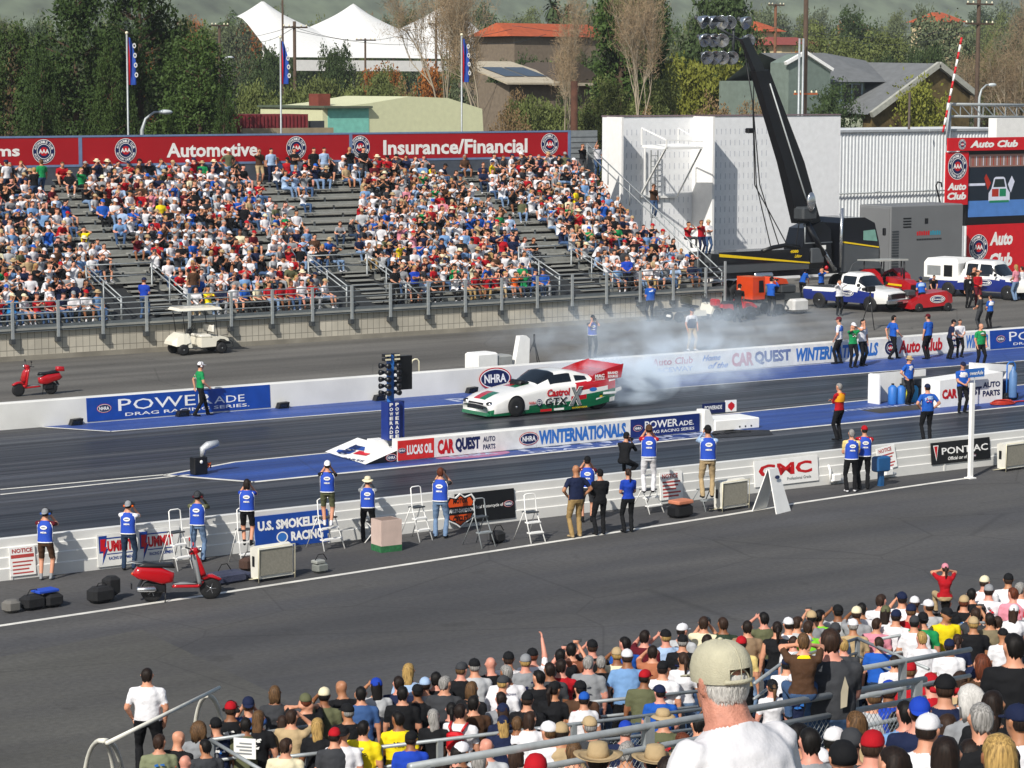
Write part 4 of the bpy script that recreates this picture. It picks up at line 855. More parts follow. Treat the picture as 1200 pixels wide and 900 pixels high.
flag(148.5,40,97,'leftmost flag pole with a furled blue and red flag, in front of the pines'); flag(328.5,45,96,'middle flag pole with a furled blue and white flag, before the tent'); flag(541,42,94,'right flag pole with furled blue and red flag, before the bare trees')
def lamp(px,ptop,Y,arm,label):
    p=YP(px,ptop,Y); t=thing('street_lamp',label,'street lamp',(p.x,Y,0)); s=1 if arm>0 else -1; A=abs(arm)
    MB().mat(GALV).tube([(0,0,0),(0,0,p.z-.9),(s*A*.15,0,p.z-.35),(s*A*.5,0,p.z-.03),(s*A*.85,0,p.z)],[.11,.1,.07,.06,.05],6).build('pole',t)
    MB().mat(M('lamp_white','#cfd6d8',.4)).ell((s*A*.95,0,p.z-.02),(.42,.16,.12)).build('lamp_head',t)
lamp(166,131,113,1.35,'curved arm street lamp above the billboard in front of the pines'); lamp(259,67,200,.9,'small distant street lamp left of the white tent'); lamp(1148,99,128,1.3,'street lamp with a white head right of the dark utility pole')
# striped pole and gantry
a=YP(1105,155,117); b=YP(1127,44,117); t=thing('striped_pole','tall leaning red and white striped pole above the metal building','pole',a); d=b-a
for i in range(13): MB().mat(RED if i%2==0 else WH).tube([d*(i/13),d*((i+1)/13)],.075,6).build('stripe_segment',t)
t=thing('steel_gantry','grey steel truss gantry above the video screen banner at the upper right','gantry',(0,117.5,0)); X=lambda px:YP(px,130,117.5).x; z=lambda py:YP(1150,py,117.5).z
mb=MB().mat(GALV); mb.tube([(X(1112),0,z(122)),(X(1230),0,z(124))],.1,6); mb.tube([(X(1112),0,z(136)),(X(1230),0,z(138))],.08,6)
n=9
for i in range(n):
    x0=X(1112)+(X(1230)-X(1112))*i/n; x1=X(1112)+(X(1230)-X(1112))*(i+1)/n; mb.bar((x0,0,z(122)),(x1,0,z(137)),.05); mb.bar((x1,0,z(122)),(x1,0,z(137)),.05)
mb.build('truss',t); MB().mat(GALV).tube([(X(1112),0,0),(X(1112),0,z(120))],.16,8).build('post',t); MB().mat(GALV).tube([(X(1090),0,z(150)),(X(1090),0,z(155))],.04).build('stub',t)
# ================================================================ people
# every body is laid out as a skeleton, grown from tapered limbs and fused into one surface
SKIN=[M('skin_fair','#c98f72',.55,var=.06,jit=.1),M('skin_tan','#b07a58',.55,var=.06,jit=.1),M('skin_brown','#8a5a3c',.55,var=.06,jit=.1),M('skin_pink','#d0907c',.55,var=.06)]
EYE=M('eye_dark','#1a1412',.3,var=0)
CL={}
def cloth(c,nm=None):
    if c not in CL: CL[c]=M('cloth_'+(nm or c.strip('#')),c,.85,var=.1,scale=5,bump=.25,jit=.06,spec=.2)
    return CL[c]
C_={'white':'#dcdce0','black':'#16171a','navy':'#1a2340','grey':'#8b8e92','charcoal':'#3a3c40','red':'#a81420','maroon':'#5a1520','blue':'#1f56b0','sky blue':'#6f94c0','light blue':'#9db6d6','green':'#1d8a50','lime green':'#7fd035','yellow':'#e6cf1c','orange':'#d8601c','tan':'#b09a76','olive':'#5d6046','brown':'#4b3526','pink':'#d58a9a','cream':'#ddd4b4','khaki':'#a08558','jeans':'#3d5578','pale jeans':'#6f88a8','pale yellow':'#d6bf7c','purple':'#43306a','royal':'#1c3fa8','camo':'#7a7058','magenta':'#b0286a','pale grey':'#b0b3b6','dark jeans':'#27374e'}
HAIRC={'black':'#120f0e','dark brown':'#1f1510','brown':'#33231a','blonde':'#a3854f','grey':'#8d8b88','white':'#c4c2be','auburn':'#5e2f1c','light brown':'#5c442c'}
for k,v in C_.items(): cloth(v,k.replace(' ','_')); CL[k]=CL[v]
def hairmat(nm,c):
    m=M(nm,c,.62,var=0,spec=.25); n=m.node_tree.nodes; l=m.node_tree.links; b=n['Principled BSDF']; tc=n.new('ShaderNodeTexCoord'); mp=n.new('ShaderNodeMapping'); mp.inputs['Scale'].default_value=(90,90,9); l.new(tc.outputs['Object'],mp.inputs[0])
    t=n.new('ShaderNodeTexNoise'); t.inputs['Scale'].default_value=1; t.inputs['Detail'].default_value=3; l.new(mp.outputs[0],t.inputs['Vector']); r=n.new('ShaderNodeMapRange'); r.inputs[1].default_value=.35; r.inputs[2].default_value=.65; r.inputs[3].default_value=.45 if sum(lin(c))<.8 else .8; r.inputs[4].default_value=1.45 if sum(lin(c))<.8 else 1.12; l.new(t.outputs[0],r.inputs[0])
    v=n.new('ShaderNodeVectorMath'); v.operation='SCALE'; v.inputs[0].default_value=lin(c); l.new(r.outputs[0],v.inputs['Scale']); l.new(v.outputs[0],b.inputs['Base Color']); bp=n.new('ShaderNodeBump'); bp.inputs['Strength'].default_value=.6; bp.inputs['Distance'].default_value=.006; l.new(t.outputs[0],bp.inputs['Height']); l.new(bp.outputs[0],b.inputs['Normal']); return m
for k,v in HAIRC.items(): CL['hair '+k]=hairmat('hair_'+k.replace(' ','_'),v)
def V3(*a): return np.array(a,float)
def ik(a,b,l1,l2,pole):
    d=b-a; L=np.linalg.norm(d); L2=min(L,(l1+l2)*.995); dn=d/L; b=a+dn*L2; x=(l1*l1-l2*l2+L2*L2)/(2*L2); h=math.sqrt(max(l1*l1-x*x,1e-6))
    p=pole-dn*pole.dot(dn); p/=np.linalg.norm(p); return a+dn*x+p*h,b
def cap(a,b,r1,r2,n=9,fl=1.0,ax=None):
    "closed tapered limb with rounded ends"
    a,b=np.array(a,float),np.array(b,float); d=b-a; L=np.linalg.norm(d); d/=L
    ref=np.array([1,0,0.]) if ax is None else np.array(ax,float)
    if abs(d.dot(ref))>.95: ref=np.array([0,1,0.])
    u=ref-d*ref.dot(d); u/=np.linalg.norm(u); v=np.cross(d,u); R_=[]
    for t,k in ((-.8,.55),(-.45,.88),(0,1)): R_.append((a+d*t*r1,r1*k))
    for t,k in ((0,1),(.45,.88),(.8,.55)): R_.append((b+d*t*r2,r2*k))
    vs=[];
    for c,r in R_:
        for i in range(n): t=2*math.pi*i/n; vs.append(c+u*r*math.cos(t)+v*r*fl*math.sin(t))
    fs=[[i*n+j,i*n+(j+1)%n,(i+1)*n+(j+1)%n,(i+1)*n+j] for i in range(len(R_)-1) for j in range(n)]+[list(range(n-1,-1,-1)),list(range((len(R_)-1)*n,len(R_)*n))]
    return vs,fs
def loftring(secs,n=14,ax=(1,0,0)):
    "sections: (centre, half width along x-ish, half depth, forward vector)"
    vs=[]; k=len(secs)
    for c,rx,ry,u,v in secs:
        for i in range(n):
            t=2*math.pi*i/n; ct,st=math.cos(t),math.sin(t); p=2.4; q=(abs(ct)**p+abs(st)**p)**(-1/p); vs.append(c+u*rx*ct*q+v*ry*st*q)
    fs=[[i*n+j,i*n+(j+1)%n,(i+1)*n+(j+1)%n,(i+1)*n+j] for i in range(k-1) for j in range(n)]+[list(range(n-1,-1,-1)),list(range((k-1)*n,k*n))]
    return vs,fs
def rotm(ax,deg): return np.array(Matrix.Rotation(rad(deg),3,ax))
def hand_mesh(w,d,side,curl,s=1.0,palm=None):
    "palm, four bent fingers of different lengths, thumb from the side of the palm; w wrist, d direction"
    d=d/np.linalg.norm(d); ref=V3(side,0,0) if palm is None else palm; nrm=ref-d*ref.dot(d)
    if np.linalg.norm(nrm)<.1: nrm=V3(0,1,0)-d*d[1]
    nrm/=np.linalg.norm(nrm); u=np.cross(d,nrm); out=[]
    out.append(cap(w-d*.01,w+d*.075*s,.026*s,.036*s,8,.5,u))
    for i,(o,L) in enumerate(((-.030,.070),(-.010,.080),(.010,.076),(.029,.06))):
        p=w+d*.085*s+u*o*s; q=p+(d*math.cos(curl)-nrm*math.sin(curl))*L*.5*s; r=q+(d*math.cos(curl*2.2)-nrm*math.sin(curl*2.2))*L*.5*s
        out.append(cap(p,q,.0095*s,.009*s,5)); out.append(cap(q,r,.009*s,.0075*s,5))
    p=w+d*.03*s-u*.03*s; q=p+(d*.6-u*.8)*.04*s; r=q+(d*.9-u*.3-nrm*.3)*.03*s
    out.append(cap(p,q,.012*s,.011*s,5)); out.append(cap(q,r,.011*s,.009*s,5)); return out
BODY={}
def body(key,hL=None,hR=None,seat=False,lean=0,turn=0,head=0,nod=0,feet=None,female=False,fat=0,sleeve='short',legs='long',k=1.0,vox=.02,crouch=0,hips=(0,0,0),hands=True,pelvis=None,poleL=None,poleR=None,astride=False,tank=False,curl=.5):
    """returns a mesh facing +Y with feet (or footboard) at z=0; material slots skin, shirt, trousers, shoes, eye"""
    if key in BODY: return BODY[key]
    pz=.93; P=V3(0,0,pz)
    if seat: P=V3(0,-.0,.50)
    if crouch: P=V3(0,-.12,.42)
    if pelvis is not None: P=V3(*pelvis)
    Rl=rotm('X',-lean)@rotm('Z',turn); up=Rl@V3(0,0,1); rt=Rl@V3(1,0,0); fw=Rl@V3(0,1,0)
    sw=.195 if not female else .168; chest=P+up*.32; neck=P+up*.52; hw=.095
    Rh=rotm('Z',head)@rotm('X',-lean*.3-nod); hu=Rh@V3(0,0,1); hf=Rh@V3(0,1,0); hr=Rh@V3(1,0,0)
    hc=neck+up*.035+hu*.122+hf*.03
    parts=[]; bones=[]   # bones : (name,a,b,r)
    def addp(p,bone=None):
        parts.append(p)
        if bone: bones.append(bone)
    f=fat
    secs=[(P-up*.10,.13,.10,rt,fw),(P-up*.02,.168+f*.5,.118+f*.6,rt,fw),(P+up*.10,.158+f,.11+f,rt,fw),(P+up*.2,.152+f*.8,.11+f*.9,rt,fw),(P+up*.34,.182+f*.4,.125+f*.4,rt,fw),(P+up*.43,.19+f*.25,.115+f*.25,rt,fw),(P+up*.475,.165+f*.2,.095+f*.2,rt,fw),(P+up*.505,.12+f*.2,.078+f*.2,rt,fw),(P+up*.535,.072+f*.2,.066+f*.2,rt,fw)]
    if female: secs=[(c,rx*(.93 if i!=1 else 1.0)*( .88 if i in(2,3) else 1),ry*(.95 if i!=4 else 1.12),u,v) for i,(c,rx,ry,u,v) in enumerate(secs)]
    addp(loftring(secs),None); bones.append(('torso',P+up*.06,P+up*.46,.17)); bones.append(('pelvis',P-up*.1,P-up*.03,.16))
    addp(cap(neck-up*.03-fw*.005,neck+up*.09+hf*.012,.066+f*.25,.061+f*.2,9),('neck',neck+up*.01,neck+up*.09,.056))
    # head
    hs=[(-.115,.03,.035,.015),(-.095,.05,.058,.018),(-.06,.064,.082,.008),(-.01,.073,.092,0),(.04,.076,.096,-.004),(.085,.066,.085,-.008),(.112,.042,.058,-.008),(.122,.015,.02,-.008)]
    addp(loftring([(hc+hu*z+hf*o,rx,ry,hr,hf) for z,rx,ry,o in hs],12),('head',hc-hu*.05,hc+hu*.07,.085))
    addp(cap(hc+hf*.088+hu*.015,hc+hf*.108-hu*.025,.009,.015,6))
    for s in (-1,1): addp(cap(hc+hr*s*.081+hu*.02-hf*.012,hc+hr*s*.08-hu*.02-hf*.002,.022,.015,6))
    # arms
    for s,h,pl in ((-1,hL,poleL),(1,hR,poleR)):
        sh=P+up*.445+rt*s*sw
        if h is None: h=P+V3(s*.27,.05,-.10)+up*0
        h=np.array(h,float); pole=V3(s*.8,-.7,-.6) if pl is None else V3(*pl); el,wr=ik(sh,h,.285,.255,pole)
        addp(cap(P+up*.45+rt*s*(sw-.06),sh,.062,.058)); addp(cap(sh,el,.062+f*.15,.048),('uparm',sh,el,.05)); addp(cap(el,wr,.044,.029),('forearm',el,wr,.035))
        if hands:
            for q in hand_mesh(wr,wr-el,s,curl): addp(q)
        else: addp(cap(wr,wr+(wr-el)/.255*.09,.03,.03,7,.6))
        bones.append(('hand',wr,wr+(wr-el)/.255*.12,.04))
    # legs
    for i,s in enumerate((-1,1)):
        hip=P-up*.02+rt*s*hw
        if feet: ft=V3(*feet[i])
        elif seat: ft=V3(s*.13,.46,.08)
        elif crouch: ft=V3(s*.14,.05+(.2 if s<0 else -.18),.08)
        else: ft=V3(s*.115,.03*s,.08)
        kn,an=ik(hip,ft,.44,.43,V3(s*(.9 if astride else .25),1,.3))
        tr=.1+f*.3 if not female else .097
        addp(cap(hip,kn,tr,.07 if legs!='skirt' else .08),('thigh',hip,kn,.075)); addp(cap(kn,an,.062,.043 if legs=='short' else .06),('shin',kn,an,.045))
        fd=V3(s*.15,1,0); fd/=np.linalg.norm(fd)
        if crouch and s>0: fd=V3(0,.8,-.5)
        addp(cap(an-fd*.04-V3(0,0,.035),an+fd*.17-V3(0,0,.045),.042,.036,8,.75,(1,0,0)),('foot',an-V3(0,0,.04),an+fd*.17-V3(0,0,.05),.05))
    vs=[];fs=[]
    for pv,pf in parts:
        b=len(vs); vs+=[tuple(q) for q in pv]; fs+=[[b+i for i in f_] for f_ in pf]
    me=bpy.data.meshes.new('b'); me.from_pydata(vs,[],fs); o=bpy.data.objects.new('b',me); COL.objects.link(o)
    rm=o.modifiers.new('r','REMESH'); rm.mode='VOXEL'; rm.voxel_size=vox; rm.use_smooth_shade=True
    sm=o.modifiers.new('s','SMOOTH'); sm.factor=.5; sm.iterations=2
    dg=bpy.context.evaluated_depsgraph_get(); dg.update(); m2=bpy.data.meshes.new_from_object(o.evaluated_get(dg)); bpy.data.objects.remove(o); bpy.data.meshes.remove(me)
    n=len(m2.vertices); co_=np.empty(n*3); m2.vertices.foreach_get('co',co_); co_=co_.reshape(-1,3)
    nf=len(m2.polygons); cen=np.empty(nf*3); m2.polygons.foreach_get('center',cen); cen=cen.reshape(-1,3)
    D=[];T=[]
    for nm,a,b,r in bones:
        ab=b-a; t=np.clip(((cen-a)@ab)/(ab@ab),0,1); D.append(np.linalg.norm(cen-(a+t[:,None]*ab),axis=1)/r); T.append(t)
    D=np.array(D);T=np.array(T); w=D.argmin(0); tt=T[w,np.arange(nf)]; names=np.array([b[0] for b in bones])[w]
    slot=np.ones(nf,int)
    slot[(names=='head')|(names=='neck')|(names=='hand')]=0
    if sleeve=='short': slot[(names=='forearm')|((names=='uparm')&(tt>.72))]=0
    elif sleeve=='none': slot[(names=='forearm')|((names=='uparm')&(tt>.08))]=0
    slot[(names=='pelvis')|(names=='thigh')|(names=='shin')]=2
    if legs=='short': slot[(names=='shin')|((names=='thigh')&(tt>.9))]=0; slot[(names=='shin')&(tt>.82)]=3
    if legs=='skirt': slot[(names=='shin')]=0
    slot[names=='foot']=3
    if not tank: slot[(names=='torso')&(((cen-P)@up)>.517+fat*.15)]=0
    if vox<=.021:
        lc=cen-hc; ex=lc@hr; ey=lc@hf; ez=lc@hu
        slot[(names=='head')&(ey>.06)&(abs(abs(ex)-.032)<.016)&(abs(ez-.012)<.010)]=4; slot[(names=='head')&(ey>.06)&(abs(ex)<.024)&(abs(ez+.058)<.007)]=4
    # cloth folds
    nrm=np.empty(n*3); m2.vertices.foreach_get('normal',nrm); nrm=nrm.reshape(-1,3); amp=.010 if vox<.03 else .012
    vs_=np.zeros(n); isc=np.zeros(n,bool)
    for pl,sl_ in zip(m2.polygons,slot):
        if sl_ in (1,2):
            for vi in pl.vertices: isc[vi]=True
    for i in np.nonzero(isc)[0]:
        x,y,z=co_[i]; vs_[i]=noise.noise(Vector((x*7+z*4,y*7,z*11-x*5)))+.5*noise.noise(Vector((x*16,y*16+z*9,z*20+3)))
    co_=co_+nrm*(vs_*amp)[:,None]; m2.vertices.foreach_set('co',co_.ravel())
    m2.materials.clear()
    for q in (SKIN[0],CL['white'],CL['jeans'],CL['black'],EYE): m2.materials.append(q)
    m2.polygons.foreach_set('material_index',slot.astype(np.int32)); m2.polygons.foreach_set('use_smooth',np.ones(nf,bool)); m2.update(); m2.name='body'
    H=Matrix(((hr[0],hf[0],hu[0],hc[0]),(hr[1],hf[1],hu[1],hc[1]),(hr[2],hf[2],hu[2],hc[2]),(0,0,0,1)))
    Tm=Matrix(((rt[0],fw[0],up[0],P[0]),(rt[1],fw[1],up[1],P[1]),(rt[2],fw[2],up[2],P[2]),(0,0,0,1)))
    BODY[key]=dict(mesh=m2,head=H,torso=Tm,hands=[np.array(b[1]) for b in bones if b[0]=='hand'],top=float((hc+hu*.125)[2]),fat=fat,hdir=[np.array(b[2]-b[1]) for b in bones if b[0]=='hand']); return BODY[key]
# ---------------------------------------------------------------- headgear and hair (head coordinates)
def shell(secs,n=14,smooth=True): return loftring([(V3(0,o,z),rx,ry,V3(1,0,0),V3(0,1,0)) for z,rx,ry,o in secs],n)
def mesh_of(name,lst,m=None):
    mb=MB()
    for (vs,fs),mm in lst: mb.mat(mm); mb.add([tuple(v) for v in vs],fs,True)
    me=bpy.data.meshes.new(name); me.from_pydata(mb.v,[],mb.f)
    for q in mb.mats: me.materials.append(q)
    me.polygons.foreach_set('material_index',mb.mi); me.polygons.foreach_set('use_smooth',mb.sm); me.update(); return me
W0=CL['white']
def hairsecs(z0,fl=0,g=1.0): return [(z0,.070*g,.055,-.035),(z0+.03,.081*g,.075,-.03),(.03,.086*g,.088,-.02),(.075,.078*g,.09,-.012),(.112,.05,.066,-.01),(.13,.018,.025,-.01)]
def strands(secs,amp,n=26):
    vs,fs=shell(secs,n); k=len(secs); rr=random.Random(4)
    off=[1+amp*rr.uniform(-1,1) for _ in range(n)]
    for i in range(k):
        w=1-i/(k-1)
        for j in range(n):
            c=V3(0,secs[i][3],secs[i][0]); q=i*n+j; m=1+(off[(j+i//2)%n]-1)*(.35+w*.8); vs[q]=c+(vs[q]-c)*m
            if i<2: vs[q]=vs[q]+V3(0,0,(off[(j*3)%n]-1)*.35)
    return vs,fs
HEADG={
 'short':mesh_of('hair',[(strands([(-.065,.045,.04,-.05),(-.035,.066,.052,-.045),(-.005,.077,.068,-.037),(.03,.0815,.085,-.022),(.07,.076,.092,-.012),(.105,.056,.072,-.008),(.128,.02,.028,-.008)],.08),W0)]),
 'long':mesh_of('hair',[(strands([(-.27,.025,.010,-.10),(-.23,.05,.02,-.1),(-.17,.068,.032,-.09),(-.11,.076,.044,-.07),(-.05,.084,.062,-.05),(.0,.084,.075,-.034),(.045,.083,.086,-.02),(.085,.072,.087,-.012),(.115,.048,.062,-.01),(.13,.015,.02,-.01)],.13),W0)]),
 'bob':mesh_of('hair',[(strands([(-.14,.05,.03,-.055),(-.11,.08,.05,-.055),(-.05,.088,.068,-.045),(.02,.087,.084,-.025),(.08,.074,.088,-.014),(.115,.048,.062,-.01),(.13,.015,.02,-.01)],.1),W0)]),
 'curly':mesh_of('hair',[(strands([(-.15,.06,.04,-.06),(-.1,.11,.08,-.055),(-.02,.125,.1,-.045),(.06,.115,.112,-.02),(.12,.085,.085,-.012),(.15,.03,.03,-.01)],.22),W0)]),
 'pony':mesh_of('hair',[(shell([(-.045,.066,.05,-.045),(-.01,.080,.07,-.036),(.03,.0835,.085,-.022),(.078,.074,.092,-.010),(.112,.05,.066,-.008),(.128,.018,.025,-.008)]),W0),(cap((0,-.115,.05),(0,-.16,-.02),.03,.034,8),W0),(cap((0,-.16,-.02),(0,-.14,-.22),.034,.014,8),W0)]),
}
def cap_mesh(back=False):
    s=-1 if back else 1
    d=shell([(.03,.086,.102,-.006),(.045,.0875,.104,-.006),(.08,.082,.099,-.006),(.118,.06,.075,-.006),(.136,.03,.038,-.006),(.14,.01,.012,-.006)],16)
    b=[]; n=9
    vs=[];
    for zz in (.035,.027):
        for i in range(n): a=math.pi*i/(n-1); vs.append(V3(math.cos(a)*.078,s*(.05+math.sin(a)*.045),zz+.008))
        for i in range(n): a=math.pi*i/(n-1); vs.append(V3(math.cos(a)*.072,s*(.075+math.sin(a)*.105),zz-.012*math.sin(a)))
    for i in range(n-1): b.append([i,i+1,n+i+1,n+i]); b.append([2*n+i,3*n+i,3*n+i+1,2*n+i+1]); b.append([n+i,n+i+1,3*n+i+1,3*n+i])
    hb=shell([(-.045,.064,.05,-.045),(-.01,.079,.07,-.035),(.03,.0815,.082,-.022),(.06,.07,.08,-.015)])
    btn=cap((0,-.006,.138),(0,-.006,.144),.008,.006,6)
    return mesh_of('cap',[(d,W0),((vs,b),W0),(btn,W0)]),mesh_of('hair',[(hb,W0)])
HEADG['cap'],HEADG['caphair']=cap_mesh(); HEADG['backcap']=cap_mesh(True)[0]
def hat_mesh(br,cr=.13,droop=.02):
    n=20; vs=[];fs=[]
    for r,z in ((.085,.055),(br*.6+.03,.045),(br,.045-droop),(br,.037-droop),(.085,.045)):
        for i in range(n): a=2*math.pi*i/n; vs.append(V3(math.cos(a)*r,math.sin(a)*r*1.08-.005,z+(.012*math.cos(2*a) if r>.1 else 0)))
    for k in range(4):
        for i in range(n): j=(i+1)%n; fs.append([k*n+i,k*n+j,(k+1)*n+j,(k+1)*n+i])
    return mesh_of('hat',[((vs,fs),W0),(shell([(.04,.088,.102,-.005),(.09,.084,.098,-.005),(cr,.068,.08,-.005),(cr+.012,.03,.035,-.005)],16),W0)])
HEADG['sunhat']=hat_mesh(.15); HEADG['cowboy']=hat_mesh(.19,.155,-.02)
HEADG['beanie']=mesh_of('beanie',[(shell([(-.01,.084,.09,-.012),(.04,.09,.102,-.008),(.09,.08,.094,-.008),(.128,.05,.06,-.008),(.142,.012,.015,-.008)],14),W0)])
_em=[(cap((s*.078,-.005,-.005),(s*.108,-.005,-.005),.034,.03,10,1,(0,0,1)),W0) for s in (-1,1)]
_bd=[]
for i in range(8):
    a0=math.pi*i/8; a1=math.pi*(i+1)/8; _bd.append((cap((math.cos(a0)*.1,-.005,math.sin(a0)*.145),(math.cos(a1)*.1,-.005,math.sin(a1)*.145),.009,.009,5),CL['black']))
HEADG['earmuffs']=mesh_of('ear_defenders',_em+_bd)
HEADG['glasses']=mesh_of('sunglasses',[(cap((-.055,.09,.016),(-.012,.1,.014),.014,.014,6),CL['black']),(cap((.012,.1,.014),(.055,.09,.016),.014,.014,6),CL['black']),(cap((-.076,.0,.018),(-.06,.085,.018),.006,.006,4),CL['black']),(cap((.076,.0,.018),(.06,.085,.018),.006,.006,4),CL['black'])])
CAMM=None
def camera_prop():
    mb=MB().mat(PLB); mb.cbox((0,0,0),(.14,.07,.1),.012); mb.lathe([(.042,.03),(.045,.16),(.038,.17)],(0,0,0),10,'y'); mb.cbox((0,-.01,.065),(.05,.05,.035),.008)
    me=mb.build('t'); m=me.data; bpy.data.objects.remove(me); return m
CAMM=camera_prop()
def phone_prop():
    mb=MB().mat(DGREY); mb.cbox((0,0,0),(.1,.03,.065),.006); o=mb.build('t'); m=o.data; bpy.data.objects.remove(o); return m
PHONE=phone_prop()
# ---------------------------------------------------------------- pose library
PO=dict(
 stand=dict(), stand2=dict(hL=(-.23,.12,.90),hR=(.24,.08,.86),feet=((-.14,.06,.08),(.13,-.05,.08))),
 camera=dict(hL=(-.07,.25,1.55),hR=(.08,.23,1.53),poleL=(-.6,.1,-1),poleR=(.6,.1,-1),nod=-4,lean=3),
 hips=dict(hL=(-.20,.03,.98),hR=(.20,.03,.98),poleL=(-1,-.5,0),poleR=(1,-.5,0)),
 crossed=dict(hL=(.13,.20,1.24),hR=(-.13,.2,1.2),poleL=(-.8,.2,-1),poleR=(.8,.2,-1)),
 shade=dict(hR=(.10,.16,1.6),poleR=(.7,.4,-1)), shadeL=dict(hL=(-.10,.16,1.6),poleL=(-.7,.4,-1)),
 phone=dict(hL=(-.05,.36,1.6),hR=(.06,.36,1.6),poleL=(-.6,.2,-1),poleR=(.6,.2,-1)), reach=dict(hR=(.2,.3,1.85),poleR=(.6,.4,-.6)),
 ears=dict(hL=(-.12,.04,1.54),hR=(.12,.04,1.54),poleL=(-.7,.5,-1),poleR=(.7,.5,-1)),
 front=dict(hL=(-.06,.24,1.02),hR=(.06,.25,1.0)), walk=dict(feet=((-.1,.28,.08),(.1,-.22,.1)),hL=(-.25,-.1,.9),hR=(.25,.2,.95)),
 bend=dict(lean=38,hL=(-.1,.55,.85),hR=(.12,.5,.8)), ladder=dict(hL=(-.07,.25,1.55),hR=(.08,.23,1.53),poleL=(-.6,.1,-1),poleR=(.6,.1,-1),feet=((-.08,.05,.08),(.09,.0,.08))),
 crouchcam=dict(crouch=1,lean=14,hL=(-.07,.26,.92),hR=(.08,.25,.9),poleL=(-.6,.1,-1),poleR=(.6,.1,-1)), 
 sit=dict(seat=True,hL=(-.14,.30,.62),hR=(.13,.30,.62),lean=4), sitclasp=dict(seat=True,hL=(-.03,.38,.66),hR=(.04,.38,.64),lean=12),
 sitcam=dict(seat=True,hL=(-.06,.28,1.13),hR=(.07,.26,1.12),poleL=(-.8,.1,-1),poleR=(.8,.1,-1),lean=5),
 sitears=dict(seat=True,hL=(-.12,.08,1.13),hR=(.12,.08,1.13),poleL=(-.8,.5,-.9),poleR=(.8,.5,-.9),lean=3), sitlean=dict(seat=True,lean=28,hL=(-.1,.5,.62),hR=(.1,.5,.62)),
 sitshade=dict(seat=True,hL=(-.14,.3,.62),hR=(.08,.17,1.2),poleR=(1,.3,-.2)), sitclap=dict(seat=True,hL=(-.03,.33,.98),hR=(.03,.33,.98),poleL=(-1,0,-1),poleR=(1,0,-1)),
 astride=dict(pelvis=(0,-.02,.5),feet=((-.3,.25,.08),(.3,.25,.08)),astride=True,hL=(-.09,.14,1.16),hR=(.08,.15,1.15),poleL=(-1,.2,-.4),poleR=(1,.2,-.4)),
)
def get(pose,female=False,fat=0,sleeve='short',legs='long',vox=.02,**kw):
    key=(pose,female,fat,sleeve,legs,vox,tuple(kw.items())); d=dict(PO[pose]); d.update(kw); return body(key,female=female,fat=fat,sleeve=sleeve,legs=legs,vox=vox,**d)
def person(loc,rz,label,shirt='white',trousers='jeans',shoes='black',skin=0,pose='stand',hair='short',hairc='dark brown',hat=None,hatc=None,female=False,fat=0,sleeve='short',legs='long',scale=1.0,group=None,extra=(),vox=.02,vest=None,cat='person',width=1.0,glasses=False,muffs=None,prop=None,**kw):
    "rz : facing direction in degrees, 0 = towards +Y (away from the camera side), 180 = towards the camera"
    B=get(pose,female,fat,sleeve,legs,vox,**kw)
    t=thing('person',label,cat,loc,rad(rz),group); t.scale=(scale*width,scale*width,scale)
    b=bpy.data.objects.new('body',B['mesh']); COL.objects.link(b); b.parent=t
    for i,m in enumerate((SKIN[skin],cloth(shirt) if shirt.startswith('#') else CL[shirt],CL[trousers],CL[shoes])):
        b.material_slots[i].link='OBJECT'; b.material_slots[i].material=m
    def put(me,name,m,T=None,slots=1):
        o=bpy.data.objects.new(name,me); COL.objects.link(o); o.parent=t; o.matrix_local=T or B['head']
        if m is not None: o.material_slots[0].link='OBJECT'; o.material_slots[0].material=m
        return o
    hm=CL['hair '+hairc]
    if hat in ('cap','backcap'): put(HEADG[hat],'cap',CL[hatc]); put(HEADG['long' if hair=='long' else 'pony' if hair=='pony' else 'caphair'],'hair',hm) if hair else None
    elif hat=='beanie': put(HEADG[hat],'beanie',CL[hatc])
    elif hat: 
        put(HEADG[hat],'hat',CL[hatc]); put(HEADG['long' if hair=='long' else 'caphair'],'hair',hm)
    elif hair: put(HEADG[hair],'hair',hm)
    if muffs: put(HEADG['earmuffs'],'ear_defenders',CL[muffs])
    if glasses: put(HEADG['glasses'],'sunglasses',None)
    if vest: 
        ve=put(VEST[vest[0]],'vest',None,B['torso']); 
    if prop=='camera':
        h=(B['hands'][0]+B['hands'][1])/2; put(CAMM,'camera',None,Matrix.Translation(Vector(B['head'].translation)+Vector((0,.15,.0)))) if False else put(CAMM,'hand_held_camera',None,Matrix.Translation(Vector(h)+Vector((0,.06,.05))))
    if prop=='phone': h=B['hands'][1]; put(PHONE,'phone',None,Matrix.Translation(Vector(h)+Vector((-.03,.1,.08))))
    for fn in extra: fn(t,B)
    return t
